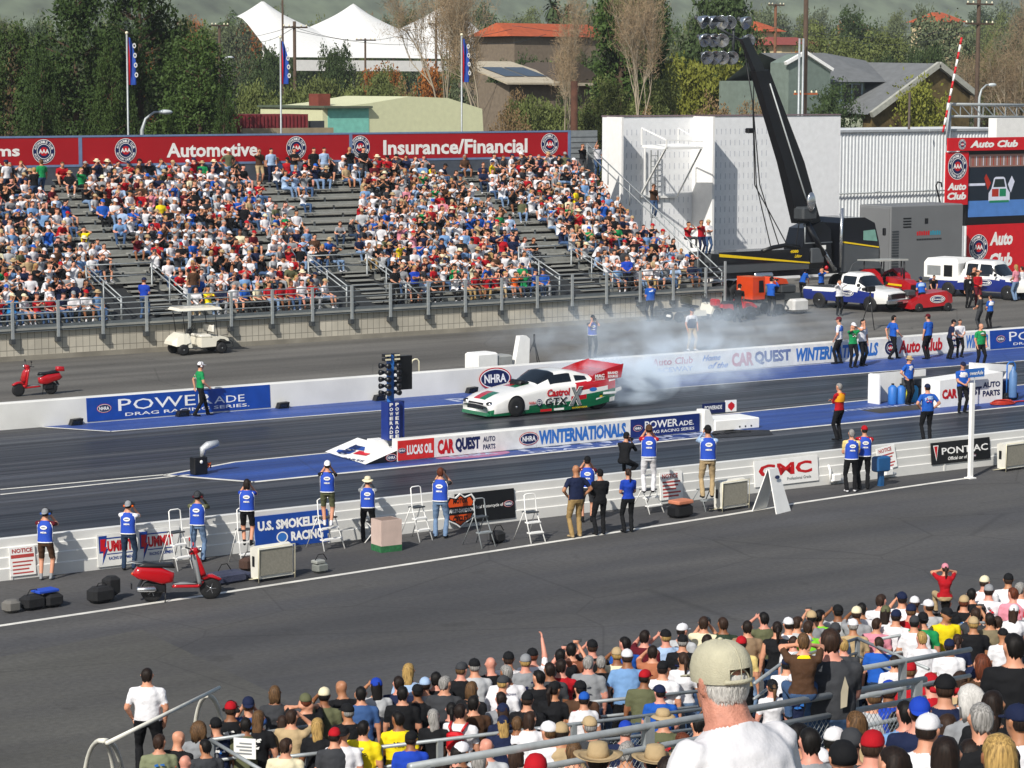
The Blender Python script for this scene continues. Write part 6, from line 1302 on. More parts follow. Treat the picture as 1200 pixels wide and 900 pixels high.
#print('crowd',len(restp),'indiv',len(indiv))
# ================================================================ near crowd (seen from behind)
NG='spectators standing on the near side below the camera'
HEADS={'c':'cap','b':'backcap','h':'sunhat','w':'cowboy','e':'beanie'}; HAIRS={'s':'short','l':'long','p':'pony','k':'curly','o':'bob'}
FG="""
271 822 0 black stand c:red m:black
291 817 0 #2f4f86:faded_blue camera b:navy
322 803 0 charcoal stand o:light_brown
358 813 0 black ears c:olive
380 806 0 olive shadeL c:cream
400 797 0 black stand n:1
423 804 0 #3a5888:slate_blue stand s:black
407 825 0 black stand c:black
426 844 0 yellow stand s:black
372 841 0 black stand l:blonde
342 831 0 tan shade s:brown
331 838 0 white stand l:brown .85
303 832 0 black stand l:light_brown
253 841 0 navy stand e:black .94
233 846 0 grey stand k:light_brown .93
240 866 0 charcoal stand s:black .93
187 860 0 #7f8568:floral_green stand s:brown .97
209 856 0 black stand n:0 .97
217 885 0 white stand n:3 .92
441 795 0 pale_grey shadeL c:royal l
467 792 0 navy stand s:dark_brown
479 777 0 light_blue stand l:blonde 1.02
498 794 0 pale_grey stand c:light_blue .96
472 804 0 black stand s:black
466 833 0 yellow stand s:black
482 857 0 royal stand c:black .95
511 787 0 black stand s:black
522 792 0 charcoal stand2 s:grey 1.03
541 776 0 black stand c:charcoal
553 798 0 black stand o:light_brown
556 772 0 pale_grey stand c:black
575 770 0 black stand n:3
555 815 0 brown stand s:black
540 824 0 white stand s:dark_brown
593 779 0 white stand2 s:grey 1.05
596 764 0 white stand c:black
616 767 0 grey stand c:grey
624 760 0 white reach c:black
644 776 0 charcoal stand s:dark_brown
631 785 0 black stand s:black
657 760 0 black phone s:black
658 772 0 red crossed s:dark_brown
670 753 0 #7a4a34:rust_brown phone s:black
650 799 0 black stand c:black p
618 811 0 black stand c:black
680 798 0 brown stand c:black
690 768 0 grey stand2 s:grey 1.03
694 750 0 black shadeL c:black
723 759 0 cream shadeL c:tan
732 746 0 blue stand s:black
735 761 0 sky_blue stand2 c:white 1.04
756 738 0 maroon shadeL s:dark_brown
765 756 0 #a86a4c:terracotta shadeL s:dark_brown
756 785 0 olive stand c:red
780 738 0 light_blue shadeL c:black
777 775 0 white stand c:black
773 803 0 blue stand c:navy .96
800 731 0 pale_grey stand c:white
800 744 0 black stand c:black
801 764 0 white stand p:brown
825 722 0 cream camera s:brown
829 743 0 cream stand s:dark_brown
847 723 0 #2a3a2c:dark_green stand s:brown
876 727 0 #8a745c:taupe stand s:dark_brown
869 746 0 pale_yellow stand c:red
895 717 0 olive shadeL s:black
911 728 0 black stand p:dark_brown
924 724 0 white stand c:white
935 722 0 pale_grey stand s:brown
948 727 0 lime_green stand s:brown
961 714 0 lime_green stand s:black
930 745 0 white stand s:brown .9
951 716 0 grey phone c:tan
982 709 0 pale_grey shadeL c:black
979 730 0 light_blue stand c:charcoal
1004 711 0 grey shadeL c:cream
1010 706 0 white stand s:black
1033 696 0 white stand s:brown 1.03
1038 710 0 white stand c:olive l
1028 724 0 pink stand s:brown .95
1057 694 0 white camera c:navy
1030 746 0 blue stand s:brown .95
1072 699 0 white stand c:white
1068 708 0 red stand2 c:navy 1.04
1088 703 0 pale_grey stand c:white
1130 698 0 black stand c:tan
1139 689 0 black stand s:black
1154 675 0 white stand c:cream
1159 685 0 white stand c:grey
1182 672 0 white stand c:black
1187 688 0 pink stand s:auburn
1196 682 0 white stand2 s:grey 1.04
1144 712 0 charcoal phone s:brown
1160 718 0 camo front s:dark_brown
1110 712 0 yellow stand c:black
1109 700 0 black stand s:black
1151 766 18 brown stand o:auburn
1188 742 22 black stand s:black
1108 792 21 navy stand c:black m:red
1091 789 16 red stand c:red
1126 786 17 tan stand o:brown
1140 782 17 navy stand c:navy
1153 783 17 white stand s:grey
1168 788 18 charcoal stand c:navy m:royal
1137 804 22 grey stand k:white
1164 809 24 black stand l:dark_brown
1150 823 27 black stand s:grey
1179 829 21 white stand c:navy
1194 826 26 white stand c:navy
1078 818 23 navy stand b:royal
1061 821 20 sky_blue stand s:black
1052 833 18 charcoal stand s:dark_brown
1088 837 25 white stand c:white
1111 836 22 brown stand o:brown
1123 831 20 black stand c:white p
1109 863 31 purple stand l:dark_brown
1137 866 27 black stand o:dark_brown
1171 859 38 tan stand l:blonde
1047 874 32 grey stand o:dark_brown
1023 857 25 charcoal stand c:red
936 847 23 charcoal stand s:black
949 852 24 grey stand s:black
978 853 21 green stand c:white
998 854 23 charcoal stand e:charcoal
988 869 29 black stand e:black
960 877 23 white stand c:white
1003 833 21 tan stand o:light_brown
1024 805 17 pale_grey stand c:grey
1042 798 17 royal stand c:royal
628 884 24 white stand e:red
643 846 16 white stand c:white
658 847 16 tan stand c:tan
691 840 15 charcoal stand c:tan
733 845 15 navy stand c:royal
701 874 24 black stand w:tan
768 877 23 brown stand w:tan
783 886 26 black stand o:dark_brown
777 831 15 olive stand h:tan
800 858 18 black stand s:auburn
735 868 18 white stand s:grey
541 870 16 black stand c:white
570 865 15 pale_grey stand n:3
536 873 16 grey stand s:black
562 882 17 white stand s:grey
520 888 17 white stand s:dark_brown
604 872 17 white stand o:brown
673 868 18 white stand s:light_brown
818 838 15 black stand s:black
1066 775 15 red stand c:red
845 846 17 orange stand s:grey
"""
HN={'cap':'cap','backcap':'backwards cap','sunhat':'sun hat','cowboy':'cowboy hat','beanie':'close fitting cap'}
rf=random.Random(5); seen={}; FGP=[]
def whereabouts(px,py,w):
    if w: 
        if px<860: return 'behind the near railing'
        return 'among the nearest heads at lower right'
    if px<300: return 'by the white arched barrier'
    if px<460: return 'left end of near crowd'
    if px<600: return 'centre left of the near crowd'
    if px<720: return 'middle of near crowd'
    if px<840: return 'just left of the old man'
    if px<970: return 'just right of the old man'
    if px<1080: return 'towards right of near crowd'
    return 'right end of near crowd'
rows=[l.split() for l in FG.strip().splitlines()]; ent=[]
for r in rows:
    px,py,w=float(r[0]),float(r[1]),float(r[2]); sh=r[3]; cn=sh.split(':')[-1].replace('_',' '); shirt=sh.split(':')[0].replace('_',' '); 
    if shirt.startswith('#'): cloth(shirt,sh.split(':')[1])
    pose=r[4]; k,c=r[5].split(':'); c=c.replace('_',' '); sc_=1.0; muffs=None; long_=False
    for e in r[6:]:
        if e.startswith('m:'): muffs=e[2:]
        elif e in('l','p'): long_={'l':'long','p':'pony'}[e]
        else: sc_=float(e)
    d=dict(shirt=shirt,pose=pose,muffs=muffs); hd=''
    if k=='n': d.update(hair=None,skin=int(c)); hd='bald head'
    elif k in HEADS: d.update(hat=HEADS[k],hatc=c,hair=long_ or 'short',hairc=rf.choice(HC)); hd='%s %s'%(c,HN[HEADS[k]])+(' and %s'%('long hair' if long_=='long' else 'ponytail') if long_ else '')
    else: d.update(hair=HAIRS[k],hairc=c); hd='%s%s hair'%({'l':'long ','p':'ponytailed ','k':'curly ','o':'bobbed ','s':'short '}[k],c)
    d['female']=(k in 'lpo') or bool(long_); 
    ent.append((px,py,w,cn,d,sc_,hd,pose))
PW={'stand':'','stand2':'broad shouldered, ','camera':'raising a camera, ','shade':'shading the eyes, ','shadeL':'hand up, ','phone':'phone raised, ','reach':'arm raised high, ','ears':'covering the ears, ','crossed':'arms crossed, ','front':'holding a cup, '}
def frontline(px): return 826-.155*(px-265) if px<1000 else 712-.13*(px-1000)
tries=0
while tries<900 and sum(1 for e in ent if len(e)>8)<34:
    tries+=1; px=rf.uniform(262,1195); py=frontline(px)+rf.uniform(8,70)
    if 800<px<900 or (px>1010 and py>780) or py>900 or any(abs(e[0]-px)<8.5 and abs(e[1]-py)<11 for e in ent): continue
    lim=865-.155*(px-300)*.75
    if py>lim+10: continue
    dd_=rnd_person(rf); cn=dd_['shirt']; hd=hatword(dd_); ent.append((round(px,1),py,0,cn,dict(shirt=cn,pose='stand',muffs=None,hat=dd_['hat'],hatc=dd_['hatc'],hair=dd_['hair'],hairc=dd_['hairc'],female=dd_['female']),rf.uniform(.93,1.0),hd,'stand',1))
keys={}
for e in ent: keys.setdefault((e[3],e[6],e[7],whereabouts(e[0],e[1],e[2])),[]).append(e[0])
NATL=backprint(['NATIONAL'],NAVY,.22,.03,.4)
def nitro(mb,y,U): pass
GOLD=M('print_gold','#a88a3a',.8); PR={426:backprint(['Nitro'],BK,.2,.07,.32),466:backprint(['Nitro'],BK,.2,.07,.32),593:NATL,1196:backprint(['21'],RED,.2,.16,.22)}
for k_,(a_,b_) in {303:(WH,GREY),271:(WH,GREY),618:(GOLD,RED),680:(GOLD,RED),1130:(WH,SKYB),777:(RED,NAVY),1159:(RED,GREY),400:(ORANGE,RED),961:(YEL,ORANGE),1154:(RED,GREY),616:(NAVY,GREY),800:(GREY,NAVY),209:(RED,WH),253:(WH,SKYB),596:(RED,NAVY),690:(GREY,DGREY),930:(SKYB,NAVY),1088:(NAVY,SKYB),187:(SKYB,GOLD)}.items(): PR[k_]=motif(a_,b_,seed=k_)
for i,(px,py,w,cn,d,sc_,hd,pose) in enumerate([e[:8] for e in ent]):
    wh=whereabouts(px,py,w); L=sorted(keys[(cn,hd,pose,wh)]); s=sc_*rf.uniform(.99,1.02); top=1.735*s
    if w: q=DP(px,py,F_PX*.165/w*1.0); base=q.z-top; x,y=q.x,q.y
    else:
        q=G(px,py,top+.12+(.0)); x,y,base=q.x,q.y,.12
    hk={} if pose not in('stand','stand2') else {'head':rf.choice((0,0,26,-26)),'lean':rf.choice((0,0,6))}; hk={k:v for k,v in hk.items() if v}; d['sleeve']='none' if (px in(911,670)) else 'short'
    B=get(pose,d['female'],.02 if pose!='stand2' else .05,d['sleeve'],'long',.02 if not w else .016,**hk); off=B['head'].translation; a=rad(-35+rf.uniform(-20,20)); rz=math.degrees(a)
    if px==1110: rz=150; a=rad(rz)
    x-= (off.x*math.cos(a)-off.y*math.sin(a))*s; y-=(off.x*math.sin(a)+off.y*math.cos(a))*s
    lab='%s shirt, %s%s, %s'%(cn,PW[pose],hd,wh)
    if len(L)>1: lab+=', %s of %s'%(ORD[L.index(px)],['','','two','three','four','five','six','seven','eight','nine','ten'][len(L)])
    ex=[]
    if px in PR and PR[px] and not(px==800 and w): ex.append(PR[px])
    if px==800 and w: ex.append(backprint(['SCHUCKS','KRAGEN'],WH,.26,.07,.38))
    dd=dict(d); dd.setdefault('skin',rf.choice([0,0,0,1,3,3,2])); 
    t=person((x,y,base),rz,lab,trousers=rf.choice(TR),shoes='black',scale=s,group=NG,extra=ex,width=1.05,fat=.02 if pose!='stand2' else .05,prop='camera' if pose=='camera' else 'phone' if pose in('phone',) else None,vox=.02 if not w else .016,**hk,**dd)
    FGP.append((px,t))
    if px==540:   # red backpack
        bp=thing('backpack','small red backpack worn over a white shirt in the near crowd','backpack',t.location,a); bp.scale=t.scale; mb=MB().mat(RED); mb.cbox((0,-.2,1.22),(.24,.13,.3),.04); mb.build('bag',bp); mb=MB().mat(RED)
        for sx in (-1,1): mb.tube([(sx*.08,-.15,1.36),(sx*.11,-.14,1.42),(sx*.12,-.02,1.46)],.02,5)
        mb.build('strap',bp)
    if px==1160:
        h=B['hands'][1]; v=Matrix.Rotation(a,3,'Z')@Vector(h)*s; c=thing('paper_cup','red and white paper cup held by the camouflage shirted man','cup',(x+v.x-.2,y+v.y,base+v.z+.12)); MB().mat(RED).lathe([(.035,-.07),(.045,.05)],(0,0,0),10).build('cup_body',c); MB().mat(WH).lathe([(.047,.05),(.047,.065),(.02,.07)],(0,0,0),10).build('lid',c)
# man with the white shirt alone by the arches
q=G(172,781,1.80); person((q.x,q.y,0),-35,'man in white short sleeved shirt and black trousers standing alone by the white arches',shirt='white',trousers='black',pose='stand2',hairc='dark brown',fat=.03,width=1.1,scale=1.02)
# girl in pink cap on someone's shoulders
q=G(1108,667,2.4); person((q.x,q.y,2.4-1.21*.72),-35,'small girl in red shirt and pink cap sitting on shoulders above the right crowd',shirt='red',trousers='tan',pose='sitears',hat='cap',hatc='pink',hair='pony',hairc='brown',female=True,scale=.74,skin=0)
# big man with boy
q=DP(974,737,24.0); s=1.04; B=get('front',False,.05); person((q.x,q.y,q.z-1.735*s),-35,'broad man in charcoal shirt carrying a small boy beyond the near railing',shirt='charcoal',trousers='jeans',pose='front',hairc='brown',fat=.05,width=1.15,scale=s,skin=3,glasses=True,extra=(lambda t,B:(lambda mb:(poly(mb,(.06,-.195,.12),XA,ZA,[(0,0),(.05,.02),(.06,.2),(.03,.3),(0,.15)],M('print_bone','#a8a08c',.8),0),setattr(mb.build('shirt_print',t),'matrix_local',B['torso'])))(MB()),))
q=DP(942,748,23.6); person((q.x,q.y,q.z-1.24*.7),-35,'small boy in brown shirt with yellow collar carried by the broad man',shirt='brown',trousers='jeans',pose='sitears',hair='short',hairc='light brown',scale=.7,vox=.016,extra=(lambda t,B:(lambda a:setattr(MB().mat(CL['yellow']).add([tuple(v) for v in a[0]],a[1][:-2],True).build('collar',t),'matrix_local',B['torso']))(loftring([(V3(0,0,.475),.14,.1,V3(1,0,0),V3(0,1,0)),(V3(0,0,.5),.115,.082,V3(1,0,0),V3(0,1,0)),(V3(0,0,.522),.078,.068,V3(1,0,0),V3(0,1,0))])),))
# the old man in front
CAPC=M('cap_khaki','#b5b19a',.9,var=.08,scale=30,bump=.3); SHIRTW=M('cloth_old_white','#d4d4d8',.9,var=.03,scale=9,bump=.15)
def oldcap():
    n=28; L=[(.012,.092,.108,-.004),(.03,.0945,.112,-.004),(.065,.094,.112,-.005),(.10,.087,.104,-.006),(.13,.07,.086,-.007),(.15,.045,.056,-.007),(.158,.015,.02,-.007)]; vs,fs=shell(L,n); g=[]
    for f in fs[:-2]:
        c=sum(vs[k] for k in f)/4
        if c[1]<-.05 and c[2]<.058 and abs(c[0])<.05*math.sqrt(max(0,1-(c[2]/.06)**2))+.004: continue     # open half moon above the strap
        g.append(f)
    g.append(fs[-1]); mb=MB().mat(CAPC); mb.add([tuple(v) for v in vs],g,True)
    mb.tube([(math.sin(a)*.095,-.004-math.cos(a)*.1145,.02) for a in np.linspace(-.62,.62,12)],.009,5)
    for k in range(6):
        a=math.pi/6+k*math.pi/3; mb.tube([(rx*math.cos(a)*1.005,o+ry*math.sin(a)*1.005,z) for z,rx,ry,o in L],.0018,4,cap=False)
    mb.tube([(math.sin(a)*.046,-.113+.012*abs(math.sin(a))+.004*math.cos(a),.012+.052*math.cos(a)) for a in np.linspace(-1.5,1.5,14)],.003,4)
    mb.lathe([(.009,.157),(.009,.163),(.002,.166)],(0,-.007,0),8)
    m_=9; V_=[]
    for zz in (.03,.024):
        for i in range(m_): a=math.pi*i/(m_-1); V_.append((math.cos(a)*.082,.05+math.sin(a)*.05,zz))
        for i in range(m_): a=math.pi*i/(m_-1); V_.append((math.cos(a)*.078,.085+math.sin(a)*.1,zz-.018*math.sin(a)))
    mb.add(V_,[q for i in range(m_-1) for q in ((i,i+1,m_+i+1,m_+i),(2*m_+i,3*m_+i,3*m_+i+1,2*m_+i+1),(m_+i,m_+i+1,3*m_+i+1,3*m_+i))],True)
    mb.mat(BK)
    for a in (-.9,-.35,.35,.9): mb.ell((math.sin(a)*.082,-.006-math.cos(a)*.098,.108),(.003,.003,.003),6,4)
    o=mb.build('cap'); m=o.data; bpy.data.objects.remove(o); return m
def oldhair():
    mb=MB().mat(CL['hair white']); vs,fs=shell([(-.055,.058,.05,-.04),(-.045,.066,.058,-.036),(-.03,.074,.068,-.03),(-.005,.080,.080,-.022),(.03,.083,.09,-.014),(.05,.075,.08,-.012)],26); mb.add([tuple(v) for v in vs],fs,True)
    rr_=random.Random(8)
    for i in range(900):
        a=rr_.uniform(-1.9,1.9); z=rr_.uniform(-.055,.02); u=(z+.055)/.075; rx=.058+.024*min(1,u*1.4); ry=.044+.044*min(1,u*1.3); o=-.042+.025*u
        p=Vector((math.sin(a)*rx,o-math.cos(a)*ry,z)); d=Vector((math.sin(a)*.25,-math.cos(a)*.25,-1)).normalized(); w_=Vector((math.cos(a),math.sin(a),0))*.0012; e=p+d*rr_.uniform(.01,.02)
        p=p*1.01; mb.add([tuple(p-w_),tuple(p+w_),tuple(e)],[(0,1,2)])
    o=mb.build('hair'); m=o.data; bpy.data.objects.remove(o); return m
s=1.04; rz=4; kw=dict(lean=17,head=-6,hL=(-.25,.35,.95),hR=(.24,.34,.95)); B=get('stand2',False,.085,'short','long',.010,**kw); q=DP(844,752,9.4); H=B['head']; off=H@Vector((0,-.007,.15)); a=rad(rz)
OLD=person((q.x-(off.x*math.cos(a)-off.y*math.sin(a))*s*1.05,q.y-(off.x*math.sin(a)+off.y*math.cos(a))*s*1.05,q.z-off.z*s),rz,'old man in tan cap and white t-shirt, closest to the camera at the bottom',shirt='white',trousers='khaki',pose='stand2',fat=.085,vox=.010,hair=None,skin=3,scale=s,width=1.05,**kw)
for ch in OLD.children: ch.material_slots[1].material=SHIRTW; ch.material_slots[0].material=M('skin_weathered','#c08470',.6,var=.14,scale=22,bump=.35)
for nm,me in (('cap',oldcap()),('hair',oldhair())):
    o=bpy.data.objects.new(nm,me); COL.objects.link(o); o.parent=OLD; o.matrix_local=H
# ================================================================ vehicles
CW=M('car_white','#e9e9e6',.25,var=.02,coat=.7); CRD=M('car_red','#b8101c',.25,var=.02,coat=.7); CGR=M('car_green','#0a6a44',.25,var=.02,coat=.7); DB=M('truck_blue','#20307c',.3,var=.03,coat=.5); TBK=M('truck_black','#0c0e14',.3,var=.03,coat=.5); TGR=M('truck_grey','#4d5155',.4,var=.05,coat=.3)
def wheel(t,x,y,r,w,side=-1,rim=None,name='wheel',spokes=6):
    "x,y centre; the rim faces side*y"
    o=MB().mat(RUB).lathe([(r*.55,-w/2),(r*.93,-w/2),(r,-w*.35),(r,w*.35),(r*.93,w/2),(r*.55,w/2)],(x,y,r),20,'y').build(name,t)
    mb=MB().mat(rim or CHROME); s=side*w/2; mb.lathe([(r*.56,s*.55),(r*.52,s*.9),(r*.46,s*.6),(.01,s*.6)] if side>0 else [(.01,s*.6),(r*.46,s*.6),(r*.52,s*.9),(r*.56,s*.55)],(x,y,r),20,'y')
    for i in range(spokes): a=6.283*i/spokes; mb.bar((x,y+s*.75,r),(x+math.cos(a)*r*.48,y+s*.8,r+math.sin(a)*r*.48),r*.12,w*.12)
    mb.lathe([(r*.14,s*.7),(r*.13,s*1.0),(.005,s*1.02)] if side>0 else [(.005,s*1.02),(r*.13,s*1.0),(r*.14,s*.7)],(x,y,r),10,'y'); mb.build('rim',o); return o
def grid_body(t,name,st,paint,n=22,sub=5):
    """stations: (x, half width, z bottom, z shoulder, z top, greenhouse 0..1); paint(x,u,z,side,ny) -> material"""
    xs=[s[0] for s in st]; X=np.linspace(xs[0],xs[-1],len(st)*sub); f=lambda k:np.interp(X,xs,[s[k] for s in st])
    W,ZB,ZS,ZT,GH=[f(k) for k in range(1,6)]; rings=[]
    for x,w,zb,zs,zt,g in zip(X,W,ZB,ZS,ZT,GH):
        hood=[(w*.95,zb),(w,zb+(zs-zb)*.35),(w,zb+(zs-zb)*.7),(w*.985,zs-.03),(w*.93,zs+.01),(w*.85,zs+(zt-zs)*.35),(w*.7,zs+(zt-zs)*.65),(w*.5,zs+(zt-zs)*.85),(w*.25,zt-.005),(0,zt)]
        gh=[(w*.95,zb),(w,zb+(zs-zb)*.35),(w,zb+(zs-zb)*.7),(w*.985,zs-.03),(w*.9,zs+.01),(w*.82,zs+(zt-zs)*.3),(w*.74,zs+(zt-zs)*.62),(w*.66,zs+(zt-zs)*.9),(w*.35,zt-.0),(0,zt)]
        h=[(a[0]*(1-g)+b[0]*g,a[1]*(1-g)+b[1]*g) for a,b in zip(hood,gh)]
        # refine
        hh=[]
        for (a,b) in zip(h[:-1],h[1:]): hh+= [a,((a[0]+b[0])/2,(a[1]+b[1])/2)]
        hh.append(h[-1]); rings.append([(x,-p,q) for p,q in hh]+[(x,p,q) for p,q in reversed(hh[:-1])])
    n=len(rings[0]); vs=[p for r in rings for p in r]; groups={}
    for i in range(len(rings)-1):
        for j in range(n-1):
            c=[sum(vs[k][q] for k in (i*n+j,i*n+j+1,(i+1)*n+j+1,(i+1)*n+j))/4 for q in range(3)]
            u=j/(n-1); m=paint(c[0],u,c[2],c[1]); groups.setdefault(m,[]).append((i*n+j,i*n+j+1,(i+1)*n+j+1,(i+1)*n+j))
    mb=MB(); first=True; fs=[];ms=[]
    for m,g in groups.items(): mb.mat(m); k=mb.m; fs+=g; ms+=[k]*len(g)
    for r,c in ((0,1),(len(rings)-1,0)):
        mb.mat(paint(vs[r*n][0],.1,.95,0)); fs.append(tuple(range(r*n,r*n+n)) if c else tuple(range(r*n+n-1,r*n-1,-1))); ms.append(mb.m)
    mb.v=[tuple(p) for p in vs]; mb.f=[list(f) for f in fs]; mb.mi=ms; mb.sm=[True]*len(fs); o=mb.build(name,t); return o
# --- funny car -----------------------------------------------------------
q=G(600,489); fc=thing('race_car','white red and green dragster style race car with its tyres smoking, nose to the left','race car',(G(553,484).x-.32,q.y+.98,0))
def fpaint(x,u,z,y):
    s=1-abs(u-.5)*2      # 0 at the sill, 1 at the centreline
    top=s>.42
    if 2.02<x<2.72 and s>.66: return GLASS
    if 2.45<x<3.35 and .46<s<.72 and z>.85: return GLASS
    if 3.5<x<3.95 and .47<s<.66 and z>.86: return GLASS
    if x>4.15 and top: return CRD
    if x<.14: return CGR if z<.26 else CW
    if top:
        if x<1.95 and abs(y+.18)<.16 and not(.75<x<1.35): return CGR
        if x<1.95 and abs(y-.16)<.16 and not(.75<x<1.35): return CRD
        return CW
    # sides
    if x>3.45 and z>.5+.0*x: return CRD if z>.62+.1*(x-3.45) and z<1.0 else CW if z>=1.0 or z>.58+.1*(x-3.45) else CGR
    lim=.16+.05*max(0,x-1.3)
    if z<lim-.02: return CGR if not(.3<x<1.3 and z>.24) else CW
    if x>1.5 and z<lim+.04: return CW
    if x>1.5 and z<lim+.14+.03*max(0,x-3): return CGR
    if x>1.7 and z<lim+.2+.05*max(0,x-3.2): return CRD
    return CW
st=[(0,.74,.12,.34,.40,0),(.06,.84,.08,.42,.50,0),(.2,.92,.06,.50,.60,0),(.5,.97,.06,.62,.72,0),(1.0,.99,.07,.72,.84,0),(1.6,.98,.08,.82,.95,0),(1.95,.98,.08,.87,1.0,.2),(2.3,.98,.08,.90,1.2,.9),(2.62,.98,.08,.92,1.38,1),(3.2,.99,.08,.94,1.42,1),(3.7,1.0,.1,.98,1.34,1),(4.1,1.02,.14,1.02,1.22,.6),(4.6,1.02,.2,1.06,1.18,.1),(5.05,1.02,.28,1.12,1.22,0)]
st=[(x*1.08,w,zb,zs,zt,g) for x,w,zb,zs,zt,g in st]; fw_=None
grid_body(fc,'body',st,lambda x,u,z,y:fpaint(x/1.08,u,z,y),sub=7)
mb=MB(); disc(mb,(.98*1.08,-.995,.36),XA,ZA,.37,.36,BK,0); mb.build('arch_shade_disc',fc); wheel(fc,.98*1.08,-.92,.33,.2,-1); wheel(fc,.98*1.08,.9,.33,.2,1); wheel(fc,4.45*1.08,-.72,.46,.42,-1); wheel(fc,4.45*1.08,.72,.46,.42,1)  # flat black disc paints the shaded hollow around the front wheel
# rear spoiler with side plates
for s in (-1,1):
    y=s*1.0; mb=MB().mat(CRD); mb.prism([(4.35,.98),(5.1,1.0),(5.75,1.05),(5.85,1.52),(5.2,1.4),(4.5,1.22)],y-.02*s,y,'y'); mb.build('side_plate',fc)
mb=MB().mat(CRD); mb.loft([[(4.5,-.98,1.14),(4.5,.98,1.14),(4.5,.98,1.17),(4.5,-.98,1.17)],[(5.5,-.98,1.26),(5.5,.98,1.26),(5.5,.98,1.29),(5.5,-.98,1.29)],[(5.8,-.98,1.46),(5.8,.98,1.46),(5.8,.98,1.49),(5.8,-.98,1.49)]]); mb.build('rear_wing',fc)
MB().mat(CW).prism([(4.6,.35),(5.75,.62),(5.75,.74),(4.6,.5)],-1.01,-.985,'y').build('side_skirt',fc)
MB().mat(BK).cbox((1.95,0,.98),(.42,.62,.16),.04).build('air_intake',fc); MB().mat(BK).lathe([(.1,-.31),(.13,-.3),(.13,.3),(.1,.31)],(1.85,0,.98),12,'y').build('intake_tube',fc)
for s in (-1,1): 
    MB().mat(BK).prism([(.1,.28),(.34,.32),(.36,.46),(.14,.42)],s*.60-.13,s*.60+.13).build('headlight',fc) if False else None
MB().mat(BK).loft([[(-.03,-.46,.27),(.1,-.46,.27),(.1,.46,.27),(-.03,.46,.27)],[(.03,-.42,.47),(.14,-.42,.47),(.14,.42,.47),(.03,.42,.47)]]).build('grille',fc); MB().mat(CGR).loft([[(-.06,-.74,.06),(.1,-.8,.06),(.1,.8,.06),(-.06,.74,.06)],[(-.04,-.72,.17),(.1,-.8,.17),(.1,.8,.17),(-.04,.72,.17)]]).build('front_splitter',fc)
for s in (-1,1): MB().mat(CHROME).ell((.14,s*.68,.45),(.15,.15,.07)).build('headlight',fc); MB().mat(BK).ell((.13,s*.68,.465),(.15,.12,.065)).build('headlight_lens',fc)
lt=MB(); Oy=-1.0
def ct(s,x0,x1,z0,z1,m,mb=lt,yy=-1.0,**k): put_text(mb,s,(x0,yy,z0),XA,ZA,x1-x0,z1-z0,m,**k)
ct('Castrol',2.4,3.42,.58,.84,RED,shear=.1,bold=.04,yy=-1.0); ct('GTX',2.28,3.32,.29,.55,WH,shear=.15,bold=.08,space=1.15,yy=-1.008); ct('GTX',2.31,3.29,.30,.54,BK,shear=.15,bold=.03,space=1.15,yy=-1.014)
ct('X',3.35,4.0,.22,.86,WH,bold=.09,shear=.15,yy=-1.02); ct('X',3.38,3.97,.24,.84,BK,bold=.05,shear=.15,yy=-1.03); ct('X',3.41,3.94,.26,.82,GREY,bold=.02,shear=.15,yy=-1.04)
disc(lt,(2.05,-1.01,.42),XA,ZA,.12,.12,NAVY,.0); disc(lt,(2.05,-1.01,.42),XA,ZA,.09,.09,WH,.004,r0=.8); ct('AAA',1.97,2.13,.39,.45,WH,yy=-1.02,bold=.03); ct('NHRA',1.6,1.9,.38,.47,RED,yy=-1.01,bold=.03); disc(lt,(4.45,-1.025,.72),XA,ZA,.17,.07,SKYB,.0)
ct('MAC',4.52,4.95,1.1,1.22,WH,yy=-1.03,bold=.05); ct('TOOLS',4.52,4.95,1.02,1.09,WH,yy=-1.03,bold=.03); rect(lt,(5.05,-1.03,1.04),XA,ZA,0,0,.55,.26,RED,0); ct('BRAND',5.1,5.56,1.19,1.28,WH,yy=-1.035,bold=.04); ct('SOURCE',5.1,5.56,1.07,1.16,WH,yy=-1.035,bold=.04)
ct('GOODYEAR',3.5,4.2,.12,.17,YEL,yy=-1.01,bold=.03); rect(lt,(2.1,-1.0,.1),XA,ZA,0,0,.5,.08,RED,.004); rect(lt,(2.7,-1.0,.11),XA,ZA,0,0,.45,.07,WH,.004); rect(lt,(4.75,-1.02,.44),XA,ZA,0,0,.12,.1,YEL,.0); rect(lt,(4.9,-1.03,.52),XA,ZA,0,0,.6,.08,WH,.0); disc(lt,(.62,-.965,.4),XA,ZA,.07,.07,GREY,.0)
lt.build('lettering',fc)
lt=MB()
def ht(s,x,y0,w,h,m,z): put_text(lt,s,(x,y0,z),Vector((0,-1,0)),Vector((1,0,.12)),w,h,m,bold=.04,lift=.0)
ht('GTX',.92,.5,1.0,.26,BK,.775); lt.build('bonnet_lettering',fc)
lt=MB(); [rect(lt,(4.6+.28*(k//3),.78-.55*(k%3),1.165+.034*(k//3)+.006),Vector((0,-1,0)),Vector((1,0,.12)),0,0,.38+.06*(k%2),.15,(YEL,WH,CRD,M('decal_orange','#d87a1c'))[k%4],.004) for k in range(9)]; lt.build('wing_decals',fc)
MB().mat(WH).ell((2.75,-.2,.98),(.14,.12,.15)).build('driver_helmet',fc)
fc.scale=(.93,1,1)
